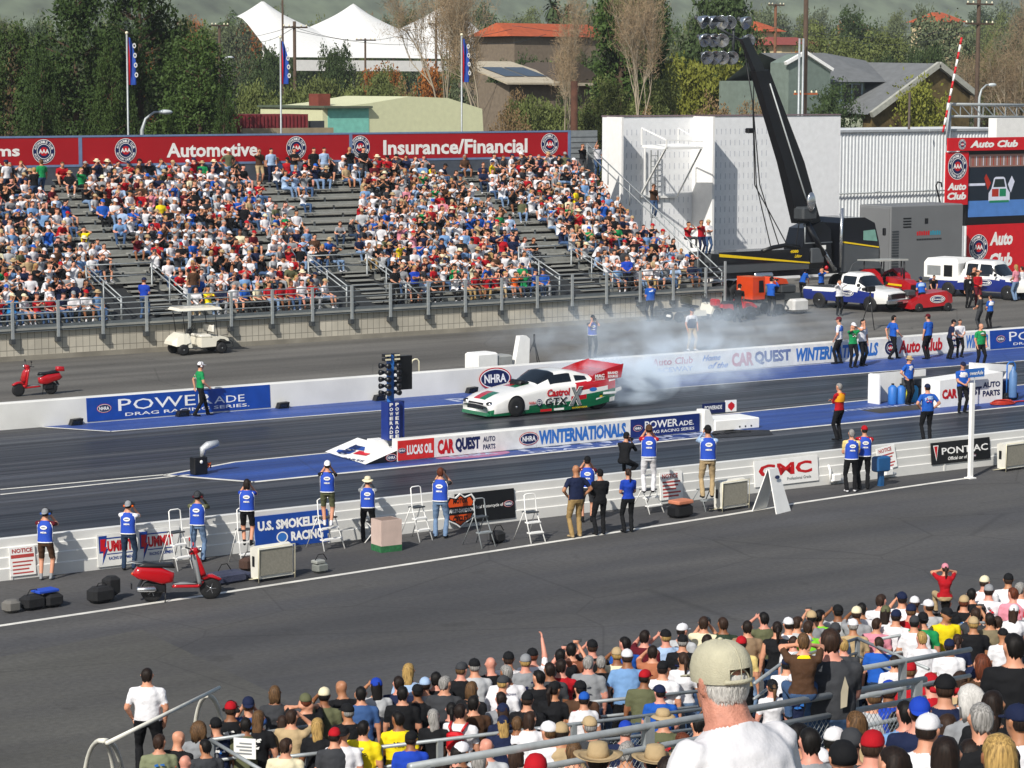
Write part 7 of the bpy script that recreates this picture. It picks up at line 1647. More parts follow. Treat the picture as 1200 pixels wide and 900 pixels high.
# --- scooters -------------------------------------------------------------
def scooter(px,py,rz,label,retro=False,s=1.0):
    q=G(px,py); t=thing('scooter',label,'scooter',(q.x,q.y,0),rad(rz)); t.scale=(s,s,s)
    # local +X is forward, rear wheel at x=0
    L=1.26; r=.235
    for x in (0,L): wheel(t,x,0,r,.11,-1,CHROME,spokes=5); 
    for x in (0,L): MB().mat(CHROME).lathe([(.01,.05),(r*.5,.05),(r*.52,.04)],(x,0,r),14,'y').build('hub_cap',t)
    def slab(name,pts,w,m,wt=None):
        mb=MB().mat(m); c=Vector((sum(p[0] for p in pts)/len(pts),0,sum(p[1] for p in pts)/len(pts))); sc2=lambda k:[(c.x+(p[0]-c.x)*k,c.z+(p[1]-c.z)*k) for p in pts]; A=sc2(.72); A2=sc2(.9); A3=sc2(.98)
        mb.loft([[(a,y*w,b) for a,b in q_] for y,q_ in ((-.5,A),(-.45,A2),(-.36,A3),(-.25,pts),(.25,pts),(.36,A3),(.45,A2),(.5,A))],smooth=True); return mb.build(name,t)
    slab('rear_body',[(-.42,.62),(-.3,.78),(.2,.74),(.48,.62),(.46,.42),(.22,.38),(-.1,.48),(-.3,.52)],.30,SCRED)
    slab('seat',[(-.32,.80),(-.15,.88),(.12,.83),(.46,.82),(.5,.72),(.2,.74),(-.3,.78)],.26,PLB)
    slab('floorboard',[(.42,.3),(.45,.36),(1.0,.34),(1.06,.42),(1.12,.4),(1.02,.27)],.28,SCRED)
    slab('floor_mat',[(.45,.365),(.96,.355),(.97,.375),(.45,.385)],.24,GREY)
    slab('leg_shield',[(.97,.34),(1.06,.33),(1.0,.7),(.93,1.0),(.86,1.0),(.92,.66)],.36,GREY if not retro else SCRED)
    slab('front_panel',[(1.0,.5),(1.16,.55),(1.06,.85),(.96,1.04),(.9,1.02),(.97,.7)],.30,SCRED)
    slab('front_mudguard',[(1.0,.46),(1.12,.54),(1.3,.54),(1.5,.44),(1.47,.39),(1.28,.47),(1.1,.42)],.15,SCRED)
    MB().mat(GREY).tube([(.98,0,.95),(1.18,0,.42),(L,0,r)],.03,6).build('fork',t)
    slab('handlebar_cowl',[(.8,1.0),(.86,1.12),(.98,1.14),(1.04,1.05),(.94,.98)],.22,SCRED)
    MB().mat(PLB).tube([(.78,-.33,1.08),(.86,-.12,1.08),(.86,.12,1.08),(.78,.33,1.08)],.02,6).build('handlebar',t)
    MB().mat(CHROME).ell((1.05,0,1.08),(.04,.08,.06)).build('headlight',t)
    for s_ in (-1,1): MB().mat(SCRED if not retro else PLB).ell((.86,s_*.3,1.26),(.02,.07,.05)).build('mirror',t); MB().mat(PLB).tube([(.84,s_*.22,1.09),(.86,s_*.3,1.25)],.008,4).build('mirror_stalk',t)
    MB().mat(PLB).cbox((.12,0,.3),(.36,.2,.2),.03).build('engine',t); MB().mat(CHROME).lathe([(.03,-.32),(.06,-.3),(.065,.05),(.04,.1)],(-.02,-.15,.3),12,'x').build('exhaust_muffler',t)
    MB().mat(PLB).prism([(-.3,.34),(-.2,.52),(.0,.54),(.02,.5),(-.18,.47),(-.26,.33)],-.08,.08).build('rear_mudguard',t)
    if retro: slab('top_case',[(-.5,.82),(-.48,1.0),(-.22,1.0),(-.2,.84)],.28,SCRED); MB().mat(YEL).box((-.34,-.155,.58),(-.05,-.152,.66)).build('side_badge',t)
    else: MB().mat(GALV).tube([(-.2,-.1,.84),(-.42,-.1,.88),(-.5,0,.88),(-.42,.1,.88),(-.2,.1,.84)],.015,5).build('luggage_rack',t); MB().mat(ORANGE).ell((-.4,0,.62),(.03,.09,.03)).build('tail_light',t); MB().mat(PLB).box((-.44,-.07,.3),(-.42,.07,.42)).build('number_plate',t)
    MB().mat(PLB).tube([(.3,0,.28),(.26,-.18,.0)],.014,5).build('kickstand',t)
    return t
scooter(178,705,-20,'shiny red scooter with a silver exhaust parked on the white line at lower left',s=1.0)
scooter(60,462,178,'small red scooter with a top case parked behind the far barrier at left',retro=True,s=.98)
# --- golf cart ------------------------------------------------------------
q=G(207,417); t=thing('golf_cart','cream golf cart with a flat white roof parked below the far grandstand','golf cart',(q.x+.0,q.y+.5,0),rad(-4)); t.scale=(1.02,1.02,1.02)
IV=M('cart_ivory','#eae6d6',.35,var=.04,coat=.4)
# local: front at x=0, rear at x=2.45
for x,rr in ((.32,.225),(1.98,.225)):
    wheel(t,x,-.5,rr,.2,-1,GREY); wheel(t,x,.5,rr,.2,1,GREY)
MB().mat(IV).loft([[(-.12,-.4,.42),(-.12,.4,.42),(-.1,.36,.56),(-.1,-.36,.56)],[(.05,-.5,.36),(.05,.5,.36),(.1,.46,.72),(.1,-.46,.72)],[(.35,-.55,.4),(.35,.55,.4),(.35,.5,.86),(.35,-.5,.86)],[(.62,-.55,.5),(.62,.55,.5),(.58,.48,.86),(.58,-.48,.86)]],smooth=False).build('front_cowl',t)
MB().mat(IV).prism([(.55,.3),(.64,.28),(.72,.3),(.6,.8),(.52,.8)],-.52,.52).build('dash_panel',t)
MB().mat(DGREY).box((.6,-.5,.24),(1.15,.5,.29)).build('floor',t)
MB().mat(IV).prism([(1.08,.28),(1.1,.66),(1.6,.66),(1.95,.72),(2.25,.62),(2.3,.5),(2.2,.5),(2.1,.58),(1.9,.6),(1.75,.5),(1.72,.3)],-.56,.56).build('rear_body',t)
MB().mat(M('seat_white','#d9d6cc',.5)).cbox((1.32,0,.72),(.5,1.0,.13),.04).build('seat',t); MB().mat(M('seat_white')).cbox((1.66,-.02,1.0),(.12,.95,.32),.05).build('seat_back',t)
MB().mat(IV).loft([[(.12,-.56,1.78),(2.0,-.6,1.78),(2.0,.6,1.78),(.12,.56,1.78)],[(.2,-.52,1.88),(1.92,-.56,1.88),(1.92,.56,1.88),(.2,.52,1.88)]]).build('roof',t)
for s in (-1,1):
    MB().mat(BK).tube([(.42,s*.48,.84),(.3,s*.5,1.8)],.018,5).build('roof_strut',t); MB().mat(BK).tube([(1.82,s*.5,.7),(1.7,s*.5,1.8)],.018,5).build('roof_strut',t)
MB().mat(BK).tube([(.6,-.2,.8),(.85,-.22,1.05)],.02,5).build('steering_column',t)
mb=MB().mat(BK); mb.tube([(.86+.05*math.cos(a),-.22+.18*math.sin(a),1.06+.14*math.cos(a)) for a in [i*.524 for i in range(13)]],.014,4,cap=False); mb.build('steering_wheel',t)
MB().mat(BK).tube([(1.95,-.45,.72),(2.3,-.45,.75),(2.34,-.45,1.0),(1.9,-.45,1.02)],.016,5).build('rear_rail',t); MB().mat(BK).tube([(2.2,-.4,.6),(2.5,-.4,.45),(2.55,-.4,.25),(2.2,-.4,.2)],.016,5).build('bag_rack',t); MB().mat(BK).cbox((2.3,0,.4),(.25,.8,.08)).build('rear_step',t)
# --- plane based background vehicles --------------------------------------
class PL:
    def __init__(s,px,py,Y=None): g=G(px,py); s.Y=g.y if Y is None else Y; s.x0=g.x if Y is None else YP(px,py,Y).x; s.px=px
    def X(s,px,py=330): return YP(px,py,s.Y).x-s.x0
    def Z(s,px,py): return YP(px,py,s.Y).z
    def loc(s): return (s.x0,s.Y,0)
# crane truck
p=PL(1012,352,98.2); ct_=thing('crane_truck','long black and grey crane truck with a raised telescopic boom before the white building','truck',p.loc())
X=lambda a:p.X(a,320); Z=lambda b:p.Z(950,b)
# bed
bx0,bx1=X(842),X(948)
MB().mat(TGR).box((bx0,-.0,Z(315)),(bx1,2.4,Z(293))).build('bed_body',ct_); MB().mat(TBK).box((bx0,-.03,Z(305)),(bx1,-.003,Z(291))).build('bed_side',ct_)
mb=MB().mat(YEL); mb.prism([(bx0,Z(292.5)),(bx1,Z(307)),(bx1,Z(308.5)),(bx0,Z(296))],-.045,-.034); mb.build('yellow_stripe',ct_)
mb=MB(); put_text(mb,'4080',(X(925),-.05,Z(295.5)),XA,ZA,.55,.16,YEL,bold=.06); put_text(mb,'Lifting',(X(930),-.05,Z(302)),XA,ZA,.5,.2,YEL,shear=.4,bold=.03); mb.build('lettering',ct_)
MB().mat(TBK).box((bx0+.3,.1,Z(322)),(X(1028),2.2,Z(315.5))).build('chassis',ct_)
for a in (850,868,886): 
    for yy,s in ((.35,-1),(2.1,1)): wheel(ct_,X(a),yy,.52,.3,s,GREY)
for yy,s in ((.35,-1),(2.1,1)): wheel(ct_,X(1013),yy,.54,.3,s,CHROME)
# cab
cab=[(X(984),Z(322)),(X(984),Z(263)),(X(990),Z(257)),(X(1012),Z(257)),(X(1024),Z(264)),(X(1029),Z(285)),(X(1031),Z(300)),(X(1030),Z(322))]
mb=MB().mat(TBK); mb.prism(cab,0.0,2.35); mb.build('cab',ct_)
MB().mat(TGR).prism([(X(985),Z(321)),(X(985),Z(287)),(X(1029),Z(295)),(X(1029),Z(321))],-.02,-.002).build('cab_side_panel',ct_)
MB().mat(YEL).prism([(X(985),Z(284)),(X(1029),Z(292.5)),(X(1029),Z(294)),(X(985),Z(286))],-.034,-.022).build('cab_stripe',ct_)
MB().mat(M('green_window','#7ba79a',.15,var=.1)).prism([(X(1011),Z(284)),(X(1011),Z(273)),(X(1024),Z(272)),(X(1027),Z(286))],-.03,-.003).build('side_window',ct_); MB().mat(GLASS).prism([(X(1025.5),Z(270)),(X(1029.5),Z(288)),(X(1030.6),Z(288)),(X(1026.5),Z(270))],.15,2.2).build('windscreen',ct_)
MB().mat(CHROME).tube([(X(983),-.1,Z(315)),(X(984),-.1,Z(245))],.08,8).build('exhaust_stack',ct_); MB().mat(BK).cbox((X(1033),-.15,Z(275)),(.12,.2,.4),.03).build('mirror',ct_)
MB().mat(TGR).prism([(X(994),Z(322)),(X(998),Z(312)),(X(1008),Z(306)),(X(1020),Z(306)),(X(1030),Z(312)),(X(1034),Z(330)),(X(1030),Z(330)),(X(1024),Z(318)),(X(1006),Z(318)),(X(1000),Z(330))],-.08,.4).build('front_mudguard',ct_)
mb=MB().mat(GALV)
for i in range(3): mb.box((X(988),-.1,Z(340-i*8)),(X(998),.3,Z(338.5-i*8)))
mb.build('cab_step',ct_)
MB().mat(CHROME).lathe([(.3,-.6),(.33,-.5),(.33,.5),(.3,.6)],(X(896),.3,Z(321)),14,'x').build('fuel_tank',ct_)
# turret, boom, hydraulic strut
MB().mat(TBK).prism([(X(946),Z(318)),(X(942),Z(292)),(X(948),Z(268)),(X(966),Z(260)),(X(976),Z(270)),(X(978),Z(318))],.2,1.6).build('turret',ct_)
MB().mat(BK).loft([[Vector((X(a),yy,Z(b))) for a,b,yy in ((966,262,.3),(940,262,.3),(940,262,.9),(966,262,.9))],[Vector((X(a),yy,Z(b))) for a,b,yy in ((946,190,.35),(922,190,.35),(922,190,.9),(946,190,.9))],[Vector((X(a),yy,Z(b))) for a,b,yy in ((905,82,.45),(889,84,.45),(889,84,.9),(905,82,.9))]]).build('boom_lower_section',ct_)
MB().mat(TBK).loft([[Vector((X(a),yy,Z(b))) for a,b,yy in ((902,84,.5),(891,86,.5),(891,86,.85),(902,84,.85))],[Vector((X(a),yy,Z(b))) for a,b,yy in ((883,44,.6),(875,46,.6),(875,46,.85),(883,44,.85))]]).build('boom_upper_section',ct_)
MB().mat(GALV).tube([(X(905),.38,Z(98)),(X(945),.28,Z(225)),(X(950),.28,Z(240))],.045,5).build('boom_hose',ct_); MB().mat(CHROME).tube([(X(960),.15,Z(285)),(X(978),.0,Z(318))],.14,8).build('hydraulic_cylinder',ct_); MB().mat(TBK).tube([(X(948),.25,Z(262)),(X(966),.1,Z(300))],.2,8).build('hydraulic_sleeve',ct_)
MB().mat(TGR).cbox((X(958),.08,Z(300)),(.9,.2,.8),.05).build('control_cabinet',ct_); MB().mat(GALV).tube([(X(944),.1,Z(262)),(X(944),.1,Z(285)),(X(976),.1,Z(285))],.035,5).build('deck_rail',ct_); MB().mat(WH).box((X(962),-.03,Z(293)),(X(967),.0,Z(288))).build('warning_label',ct_); MB().mat(CRD).ell((X(970),.1,Z(315)),(.12,.1,.12)).build('marker_lamp',ct_); MB().mat(DGREY).cbox((X(944),.1,Z(250)),(1.0,.8,.7),.1).build('winch_housing',ct_); MB().mat(CHROME).ell((X(944),-.35,Z(236)),(.3,.12,.5)).build('winch_drum',ct_)
for i,(a,b) in enumerate(((884,60),(888,70),(882,80))): MB().mat(BK).tube([(X(878),.6,Z(60)),(X(884),.3,Z(120)),(X(a+4),.2,Z(215)),(X(b+846),.2,Z(288)),(X(935),.2,Z(288)),(X(940),.2,Z(250))],.03,5).build('hose',ct_)
MB().mat(BK).tube([(X(938),.1,Z(290)),(X(920),.0,Z(286)),(X(905),.0,Z(288)),(X(893),.0,Z(292))],.12,6).build('coiled_hose',ct_)
t=thing('hoist_hook','small black hook block hanging on a thin cable left of the boom','hook',(YP(883,150,100.2).x,100.2,0)); z1=YP(883,60,100.2).z; z0=YP(883,153,100.2).z
MB().mat(BK).tube([(0,0,z0),(-.05,0,z1)],.025,4).build('cable',t); MB().mat(BK).cbox((-.25,0,z0),(.42,.3,.26),.04).build('hook_block',t)
# light bank
LX,LY=YP(850,45,101.2).x,101.2
t=thing('light_bank','cluster of silver floodlights in three rows at the tip of the crane boom','floodlights',(LX,LY,YP(850,45,LY).z)); SIL=M('lamp_reflector','#b9bfc6',.18,metal=.85,var=.1,scale=4)
s_=1/ (F_PX/ (Vector((LX,LY,0)).dot(_F)))
mb=MB().mat(DGREY)
for dy_ in (20,0,-20): mb.tube([(-28*s_*1.2,0,dy_*s_),(14*s_*1.2,0,dy_*s_)],.06,6)
mb.tube([(10*s_*1.2,0,-22*s_),(10*s_*1.2,0,22*s_)],.08,6); mb.tube([(30*s_,0,-5*s_),(-10*s_,0,12*s_)],.07,6); mb.build('support_frame',t)
rl_=random.Random(2)
for r_,zz in enumerate((19,-2,-22)):
    for i,xx in enumerate(((-27,-16,-4,6,26),(-26,-15,-4,29),(-23,-13,-3,8))[r_]):
        a=rl_.uniform(-.9,.9); d=Vector((math.sin(a)-.4,-math.cos(a),-.35)).normalized(); c=Vector((xx*s_*1.2,.0,zz*s_)); f=thing.__call__ if 0 else None
        T=Matrix.Translation(c)@d.to_track_quat('Z','Y').to_matrix().to_4x4(); mb=MB().at(T).mat(SIL); mb.lathe([(.09,-.42),(.16,-.3),(.33,-.02),(.37,.1),(.35,.1),(.02,-.1)],(0,0,0),14); l=mb.build('floodlight',t); MB().at(T).mat(DGREY).lathe([(.1,-.56),(.12,-.5),(.1,-.4)],(0,0,0),8).build('ballast',l)
# white pickup and crew truck -------------------------------------------------
def pickup(name,label,x0,Y,L,crew,H=1.85,rz=0):
    t=thing(name,label,'pickup truck',(x0,Y,0),rad(rz)); k=L/5.4; W=.98
    def paint(x,u,z,y):
        s=1-abs(u-.5)*2; x/=k; top=s>.42
        c0,c1=(2.2,3.9) if not crew else (1.75,3.9)
        if z>1.22 and .44<s<.72:
            if not crew and 2.45<x<3.3: return GLASS
            if crew and (2.0<x<2.6 or 2.75<x<3.45): return GLASS
        if s>.6 and 3.42<x<4.0 and z>1.2: return GLASS
        if s>.6 and c0-.12<x<c0+.12 and z>1.25: return GLASS
        if x<c0-.1 and s>.55: return DGREY
        if not top and z<1.12 and z>.42 and x<4.6:
            return DB if z<.92-.12*math.sin(x*1.3)*(1 if crew else .4) else CW
        return CW
    cx=2.2 if not crew else 1.75
    st=[(0,.9,.5,.98,1.0,0),(.1,.97,.42,1.02,1.04,0),(cx-.15,.98,.4,1.05,1.06,0),(cx-.1,.98,.4,1.1,1.1,1),(cx+.05,.98,.4,1.15,H-.12,1),(cx+.35,.98,.4,1.16,H,1),(3.3,.98,.4,1.16,H-.02,1),(3.65,.98,.4,1.14,1.5,.9),(3.98,.98,.4,1.1,1.2,.3),(4.9,.97,.42,1.02,1.12,0),(5.3,.94,.45,.95,1.02,0),(5.4,.86,.5,.85,.92,0)]
    grid_body(t,'body',[(a*k,*r) for a,*r in st],paint,sub=7)
    for x in (1.1,4.35):
        for yy,s in ((-.86,-1),(.86,1)): wheel(t,x*k,yy,.4,.26,s,CHROME)
    MB().mat(CHROME).cbox((5.42*k,0,.52),(.16,1.85,.2),.03).build('front_bumper',t); MB().mat(BK).cbox((5.38*k,0,.78),(.08,1.1,.24),.02).build('grille',t)
    for s in (-1,1): MB().mat(CHROME).cbox((5.33*k,s*.72,.8),(.14,.26,.2),.03).build('headlight',t); MB().mat(BK).cbox((3.75*k,s*1.12,1.28),(.1,.2,.16),.03).build('wing_mirror',t)
    MB().mat(BK).box((5.4*k-.02,-.2,.4),(5.52*k,.2,.52)).build('number_plate',t)
    mb=MB(); xx=(2.9 if not crew else 3.1)*k; disc(mb,(xx,-.992,.86),XA,ZA,.42,.17,WH,0,r0=0); disc(mb,(xx,-.992,.86),XA,ZA,.39,.15,NAVY,.004); disc(mb,(xx,-.992,.86),XA,ZA,.34,.12,WH,.008,r0=.85); put_text(mb,'Powerade',(xx-.28,-.993,.82),XA,ZA,.56,.08,WH,shear=.3,bold=.03,lift=.012); 
    if crew: put_text(mb,'SAFETY',(2.0*k,-.994,.98),XA,ZA,.6,.12,RED,bold=.04); put_text(mb,'SAFARI',(2.0*k,-.994,.82),XA,ZA,.6,.12,RED,bold=.04)
    mb.build('door_emblem',t); return t
pickup('pickup_truck','white and blue single cab pickup with oval door emblem parked among the crew',84.94,95.65,5.2,False,rz=-80)
pickup('pickup_truck','white four door crew truck with oval emblem parked below the club banner',95.03,97.23,5.8,True,H=1.98,rz=-75)
t=thing('service_body','white service body with a dark hatch riding on the four door crew truck bed','service body',(95.03,97.23,0),rad(-75))
MB().mat(WH).loft([[(-.3,-.96,.98),(1.75,-.96,.98),(1.75,.96,.98),(-.3,.96,.98)],[(-.3,-.96,1.75),(1.75,-.96,1.75),(1.75,.96,1.75),(-.3,.96,1.75)],[(-.15,-.85,1.98),(1.6,-.85,1.98),(1.6,.85,1.98),(-.15,.85,1.98)]]).build('body',t); MB().mat(BK).box((.9,-.975,1.05),(1.4,-.962,1.65)).build('dark_hatch',t); MB().mat(GREY).box((-.1,-.972,1.1),(.7,-.962,1.6)).build('side_door',t)
# red tractor with canopy and huge rear tyres
TR=M('tractor_red','#a5131b',.35,var=.1,coat=.3)
t=thing('tractor','red tractor with a grey canopy and huge rear tyre behind the crew','tractor',(88.0,94.0,0),rad(-98))
for yy,s_ in ((-.85,-1),(.85,1)): wheel(t,0,yy,.88,.5,s_,CHROME); wheel(t,2.35,yy*.92,.48,.34,s_,CHROME); MB().mat(TR).prism([(-.95,1.0),(-.7,1.6),(.1,1.85),(.75,1.55),(.95,1.0),(.85,1.0),(.65,1.45),(.1,1.7),(-.6,1.5),(-.85,1.0)],yy-.3*1,yy+.3).build('mudguard',t)
MB().mat(TR).loft([[(.8,-.38,.75),(.8,.38,.75),(.8,.34,1.5),(.8,-.34,1.5)],[(2.3,-.36,.75),(2.3,.36,.75),(2.3,.3,1.42),(2.3,-.3,1.42)],[(2.75,-.3,.8),(2.75,.3,.8),(2.75,.24,1.25),(2.75,-.24,1.25)]]).build('bonnet',t); MB().mat(YEL).box((1.0,-.39,1.1),(2.2,-.385,1.2)).build('stripe',t); MB().mat(BK).box((2.752,-.22,.85),(2.77,.22,1.2)).build('grille',t)
MB().mat(DGREY).cbox((.2,0,.8),(1.5,.7,.6),.06).build('transmission',t); MB().mat(BK).cbox((-.1,0,1.35),(.5,.5,.14),.04).build('driver_seat',t); MB().mat(BK).cbox((-.35,0,1.6),(.12,.5,.45),.04).build('seat_back',t)
MB().mat(M('canopy_grey','#a3a6a2',.6)).loft([[(-1.0,-.85,2.2),(1.0,-.85,2.28),(1.0,.85,2.28),(-1.0,.85,2.2)],[(-1.0,-.85,2.26),(1.0,-.85,2.36),(1.0,.85,2.36),(-1.0,.85,2.26)]]).build('canopy',t)
for a in (-.75,.75):
    for yy in (-.6,.6): MB().mat(BK).tube([(a,yy,1.0),(a,yy,2.25)],.035,5).build('canopy_post',t)
MB().mat(BK).tube([(1.7,.1,1.4),(1.7,.1,2.3)],.05,6).build('exhaust_pipe',t); MB().mat(BK).tube([(.75,0,1.4),(.45,0,1.75)],.025,5).build('steering_column',t)
t=thing('track_sweeper','low red track dragging machine with an oval emblem in front of the tractor','sweeper',(86.25,90.1,0),rad(-14))
MB().mat(TR).loft([[(0,0,.15),(0,1.3,.15),(.15,1.3,.5),(.15,0,.5)],[(.6,-.05,.2),(.6,1.35,.2),(.7,1.3,.85),(.7,0,.85)],[(2.1,-.05,.3),(2.1,1.35,.3),(2.0,1.3,1.0),(2.0,0,1.0)],[(2.4,.1,.45),(2.4,1.2,.45),(2.35,1.15,.8),(2.35,.1,.8)]]).build('hood',t)
MB().mat(BK).prism([(.2,.05),(.4,.25),(2.2,.3),(2.3,.1),(1.2,.0)],.1,1.2).build('roller_housing',t); MB().mat(DGREY).cbox((.25,.6,.9),(.5,.5,.3),.06).build('control_box',t); MB().mat(BK).tube([(.1,.6,.9),(-.3,.6,1.15)],.03,5).build('control_lever',t)
for a in (.45,2.05): wheel(t,a,.0,.22,.16,-1,GREY)
mb=MB(); c=(1.45,-.07,.62); disc(mb,c,XA,ZA,.42,.19,WH,0); disc(mb,c,XA,ZA,.39,.165,NAVY,.004); disc(mb,c,XA,ZA,.34,.13,WH,.008,r0=.86); put_text(mb,'Powerade',(c[0]-.26,c[1],c[2]-.04),XA,ZA,.52,.08,WH,shear=.3,bold=.03,lift=.01); mb.build('oval_emblem',t)
# quad bike
q=G(868,375); t=thing('quad_bike','red quad bike with black saddle beside the orange cart','quad bike',(q.x-.75,q.y+.4,0),rad(-5))
for x in (0,1.25):
    for yy,s in ((-.4,-1),(.4,1)): wheel(t,x,yy,.3,.22,s,CHROME)
MB().mat(SCRED).prism([(-.35,.62),(-.3,.78),(.2,.78),(.35,.6),(.3,.5),(-.1,.56)],-.45,.45).build('rear_fender',t); MB().mat(SCRED).prism([(.85,.55),(.95,.82),(1.35,.82),(1.65,.62),(1.6,.54),(1.3,.66),(1.0,.6)],-.45,.45).build('front_fender',t)
MB().mat(BK).cbox((.35,0,.82),(.8,.3,.14),.04).build('saddle',t); MB().mat(SCRED).prism([(.6,.7),(.7,.95),(.95,.98),(1.05,.8)],-.14,.14).build('tank',t); MB().mat(BK).tube([(.75,-.38,1.08),(.85,-.1,1.02),(.85,.1,1.02),(.75,.38,1.08)],.02,5).build('handlebar',t); MB().mat(DGREY).cbox((.6,0,.42),(.7,.35,.3),.05).build('engine',t); MB().mat(SCRED).cbox((-.45,0,.85),(.3,.5,.35),.05).build('rear_box',t)
# utility cart left of quad
q=G(795,378); t=thing('utility_cart','small cream flatbed cart with a black seat left of the quad bike','cart',(q.x-.1,q.y+.5,0),rad(-3))
for x in (.2,2.35): wheel(t,x,-.45,.24,.2,-1,GREY); wheel(t,x,.45,.24,.2,1,GREY)
MB().mat(DGREY).box((-.2,-.5,.5),(1.1,.5,.6)).build('flat_bed',t); MB().mat(IV).prism([(1.0,.25),(1.0,.55),(1.7,.5),(1.75,.25)],-.5,.5).build('body',t); MB().mat(BK).cbox((1.15,0,.68),(.45,.9,.12),.04).build('seat',t); MB().mat(M('dark_olive_vinyl','#3b3a2c',.6)).cbox((.92,0,.98),(.12,.9,.4),.05).build('seat_back',t)
MB().mat(IV).prism([(2.0,.3),(2.15,.75),(2.35,.8),(2.75,.3),(2.65,.3),(2.4,.55),(2.2,.5),(2.1,.3)],-.48,.48).build('front_cowl',t); MB().mat(BK).tube([(2.15,0,.75),(1.95,0,1.1)],.025,5).build('steering_column',t); mb=MB().mat(BK); mb.tube([(1.93+.06*math.cos(a),.17*math.sin(a),1.12+.12*math.cos(a)) for a in [i*.524 for i in range(13)]],.016,4,cap=False); mb.build('steering_wheel',t); MB().mat(WH).cbox((-.22,-.2,.3),(.1,.3,.12),.02).build('tail_light',t)
# orange utility vehicle with tank boxes
p=PL(905,372,92.7); t=thing('utility_cart','orange utility vehicle with white water tank boxes behind the man in bright blue','cart',p.loc()); X=lambda a:p.X(a,360); Z=lambda b:p.Z(905,b)
OR=M('cart_orange','#cf4416',.45,var=.06,coat=.3)
MB().mat(OR).prism([(X(882),Z(350)),(X(882),Z(324)),(X(896),Z(324)),(X(897),Z(350))],.0,1.2).build('body',t); MB().mat(OR).prism([(X(908),Z(334)),(X(914),Z(326)),(X(924),Z(328)),(X(927),Z(334))],.2,1.2).build('hood',t)
MB().mat(DGREY).box((X(896),.0,Z(352)),(X(938),1.2,Z(345))).build('chassis',t); MB().mat(DGREY).cbox((X(926),.6,Z(340)),(.95,1.0,.38),.05).build('engine_box',t); MB().mat(M('tank_white','#cfcfcd',.5)).cbox((X(933),.0,Z(359)),(1.0,.8,.62),.1).build('water_tank',t)
for a in (914,886): wheel(t,X(a),.05,.26,.2,-1,CHROME); wheel(t,X(a),1.1,.26,.2,1,CHROME)
MB().mat(BK).prism([(X(889),Z(342)),(X(889),Z(328)),(X(894),Z(328)),(X(895),Z(342))],-.012,-.002).build('window',t)
for px,lab in ((868,'dark dismounted tyre leaning under the crane bed, left one'),(880,'blue strapped bundle and tyre under the crane bed')):
    q=YP(px,345,99.0); t=thing('spare_tyre',lab,'tyre',(q.x,99.0,0)); MB().mat(RUB).lathe([(.35,-.2),(.56,-.2),(.6,-.1),(.6,.1),(.56,.2),(.35,.2)],(0,0,.6),20,'y').build('tyre',t); 
    if px==880: MB().mat(SKYB).cbox((.1,-.1,1.3),(1.2,.5,.14),.04).build('blue_bundle',t)
# motorcycle with blue parts
q=YP(876,352,98.2); t=thing('motorcycle','blue motorcycle parked between the quad bike and the orange cart','motorcycle',(q.x-.5,98.2,0)); wheel(t,0,0,.3,.12,-1); wheel(t,1.3,0,.3,.12,-1)
MB().mat(SKYB).prism([(.35,.7),(.5,.98),(.95,.98),(1.05,.75),(.8,.6)],-.14,.14).build('tank',t); MB().mat(BK).prism([(-.2,.72),(-.1,.8),(.5,.8),(.45,.68)],-.13,.13).build('seat',t); MB().mat(CHROME).cbox((.6,0,.42),(.5,.3,.36),.06).build('engine',t); MB().mat(CHROME).tube([(1.3,0,.3),(1.05,0,1.0),(.9,-.3,1.05)],.03,5).build('fork',t)
# standing video camera rig behind barrier at (1010,400)
def tripod(px,py,Hh,label,cam_=True,rz=0):
    q=G(px,py); t=thing('camera_tripod',label,'tripod',(q.x,q.y,0),rad(rz)); 
    for a in (.3,2.4,4.5): MB().mat(BK).tube([(0,0,Hh-.25),(math.cos(a)*.42,math.sin(a)*.42,0)],[.025,.018],5).build('leg',t)
    MB().mat(BK).tube([(0,0,Hh-.5),(0,0,Hh)],.04,6).build('column',t)
    if cam_: MB().mat(PLB).cbox((0,0,Hh+.14),(.5,.2,.26),.03).build('video_camera',t); MB().mat(PLB).tube([(-.25,0,Hh+.14),(-.45,0,Hh+.14)],.08,8).build('lens',t)
    return t
tripod(1019,386,1.7,'heavy black video camera rig standing behind the far barrier in front of the pickup'); tripod(626,432,1.35,'black tripod standing behind the far barrier beside the white panel',False)
t=tripod(209,361,.9,'grey folding stand behind the guard rail at the first stairway',False); t.location=(YP(211,350,SY+.5).x,SY+.45,SZ)
t=tripod(700,352,.9,'grey folding camera stand behind the guard rail at the second stairway',False); t.location=(YP(457,358,SY+.5).x,SY+.45,SZ)
# ================================================================ starting line furniture
q=G(461,552,0); cx_,cy_=YP(461,548,62.75).x,62.9
t=thing('starting_tree','drag racing starting light tree with amber lamps and dark side panel on the median','starting lights',(cx_,cy_,0))
MB().mat(M('tree_blue','#16307c',.5)).box((-.2,-.2,.6),(.2,.2,1.72)).build('pedestal',t); MB().mat(M('tree_blue')).box((.2,-.1,.6),(.42,.14,1.72)).build('pedestal_side',t)
mb=MB()
for i,ch in enumerate('POWERADE'): put_text(mb,ch,(-.16,-.204,1.6-i*.135),XA,ZA,.12,.1,WH,bold=.04); put_text(mb,ch,(.04,-.204,1.6-i*.135),XA,ZA,.12,.1,WH,bold=.04)
mb.build('lettering',t)
MB().mat(SKYB).box((-.08,-.08,1.72),(.08,.08,3.1)).build('mast',t); MB().mat(BK).box((.26,-.06,2.05),(.72,.06,3.05)).build('dark_panel',t); MB().mat(BK).box((.08,-.03,2.2),(.26,.03,2.3)).build('panel_bracket',t); MB().mat(BK).box((.08,-.03,2.8),(.26,.03,2.9)).build('panel_bracket',t)
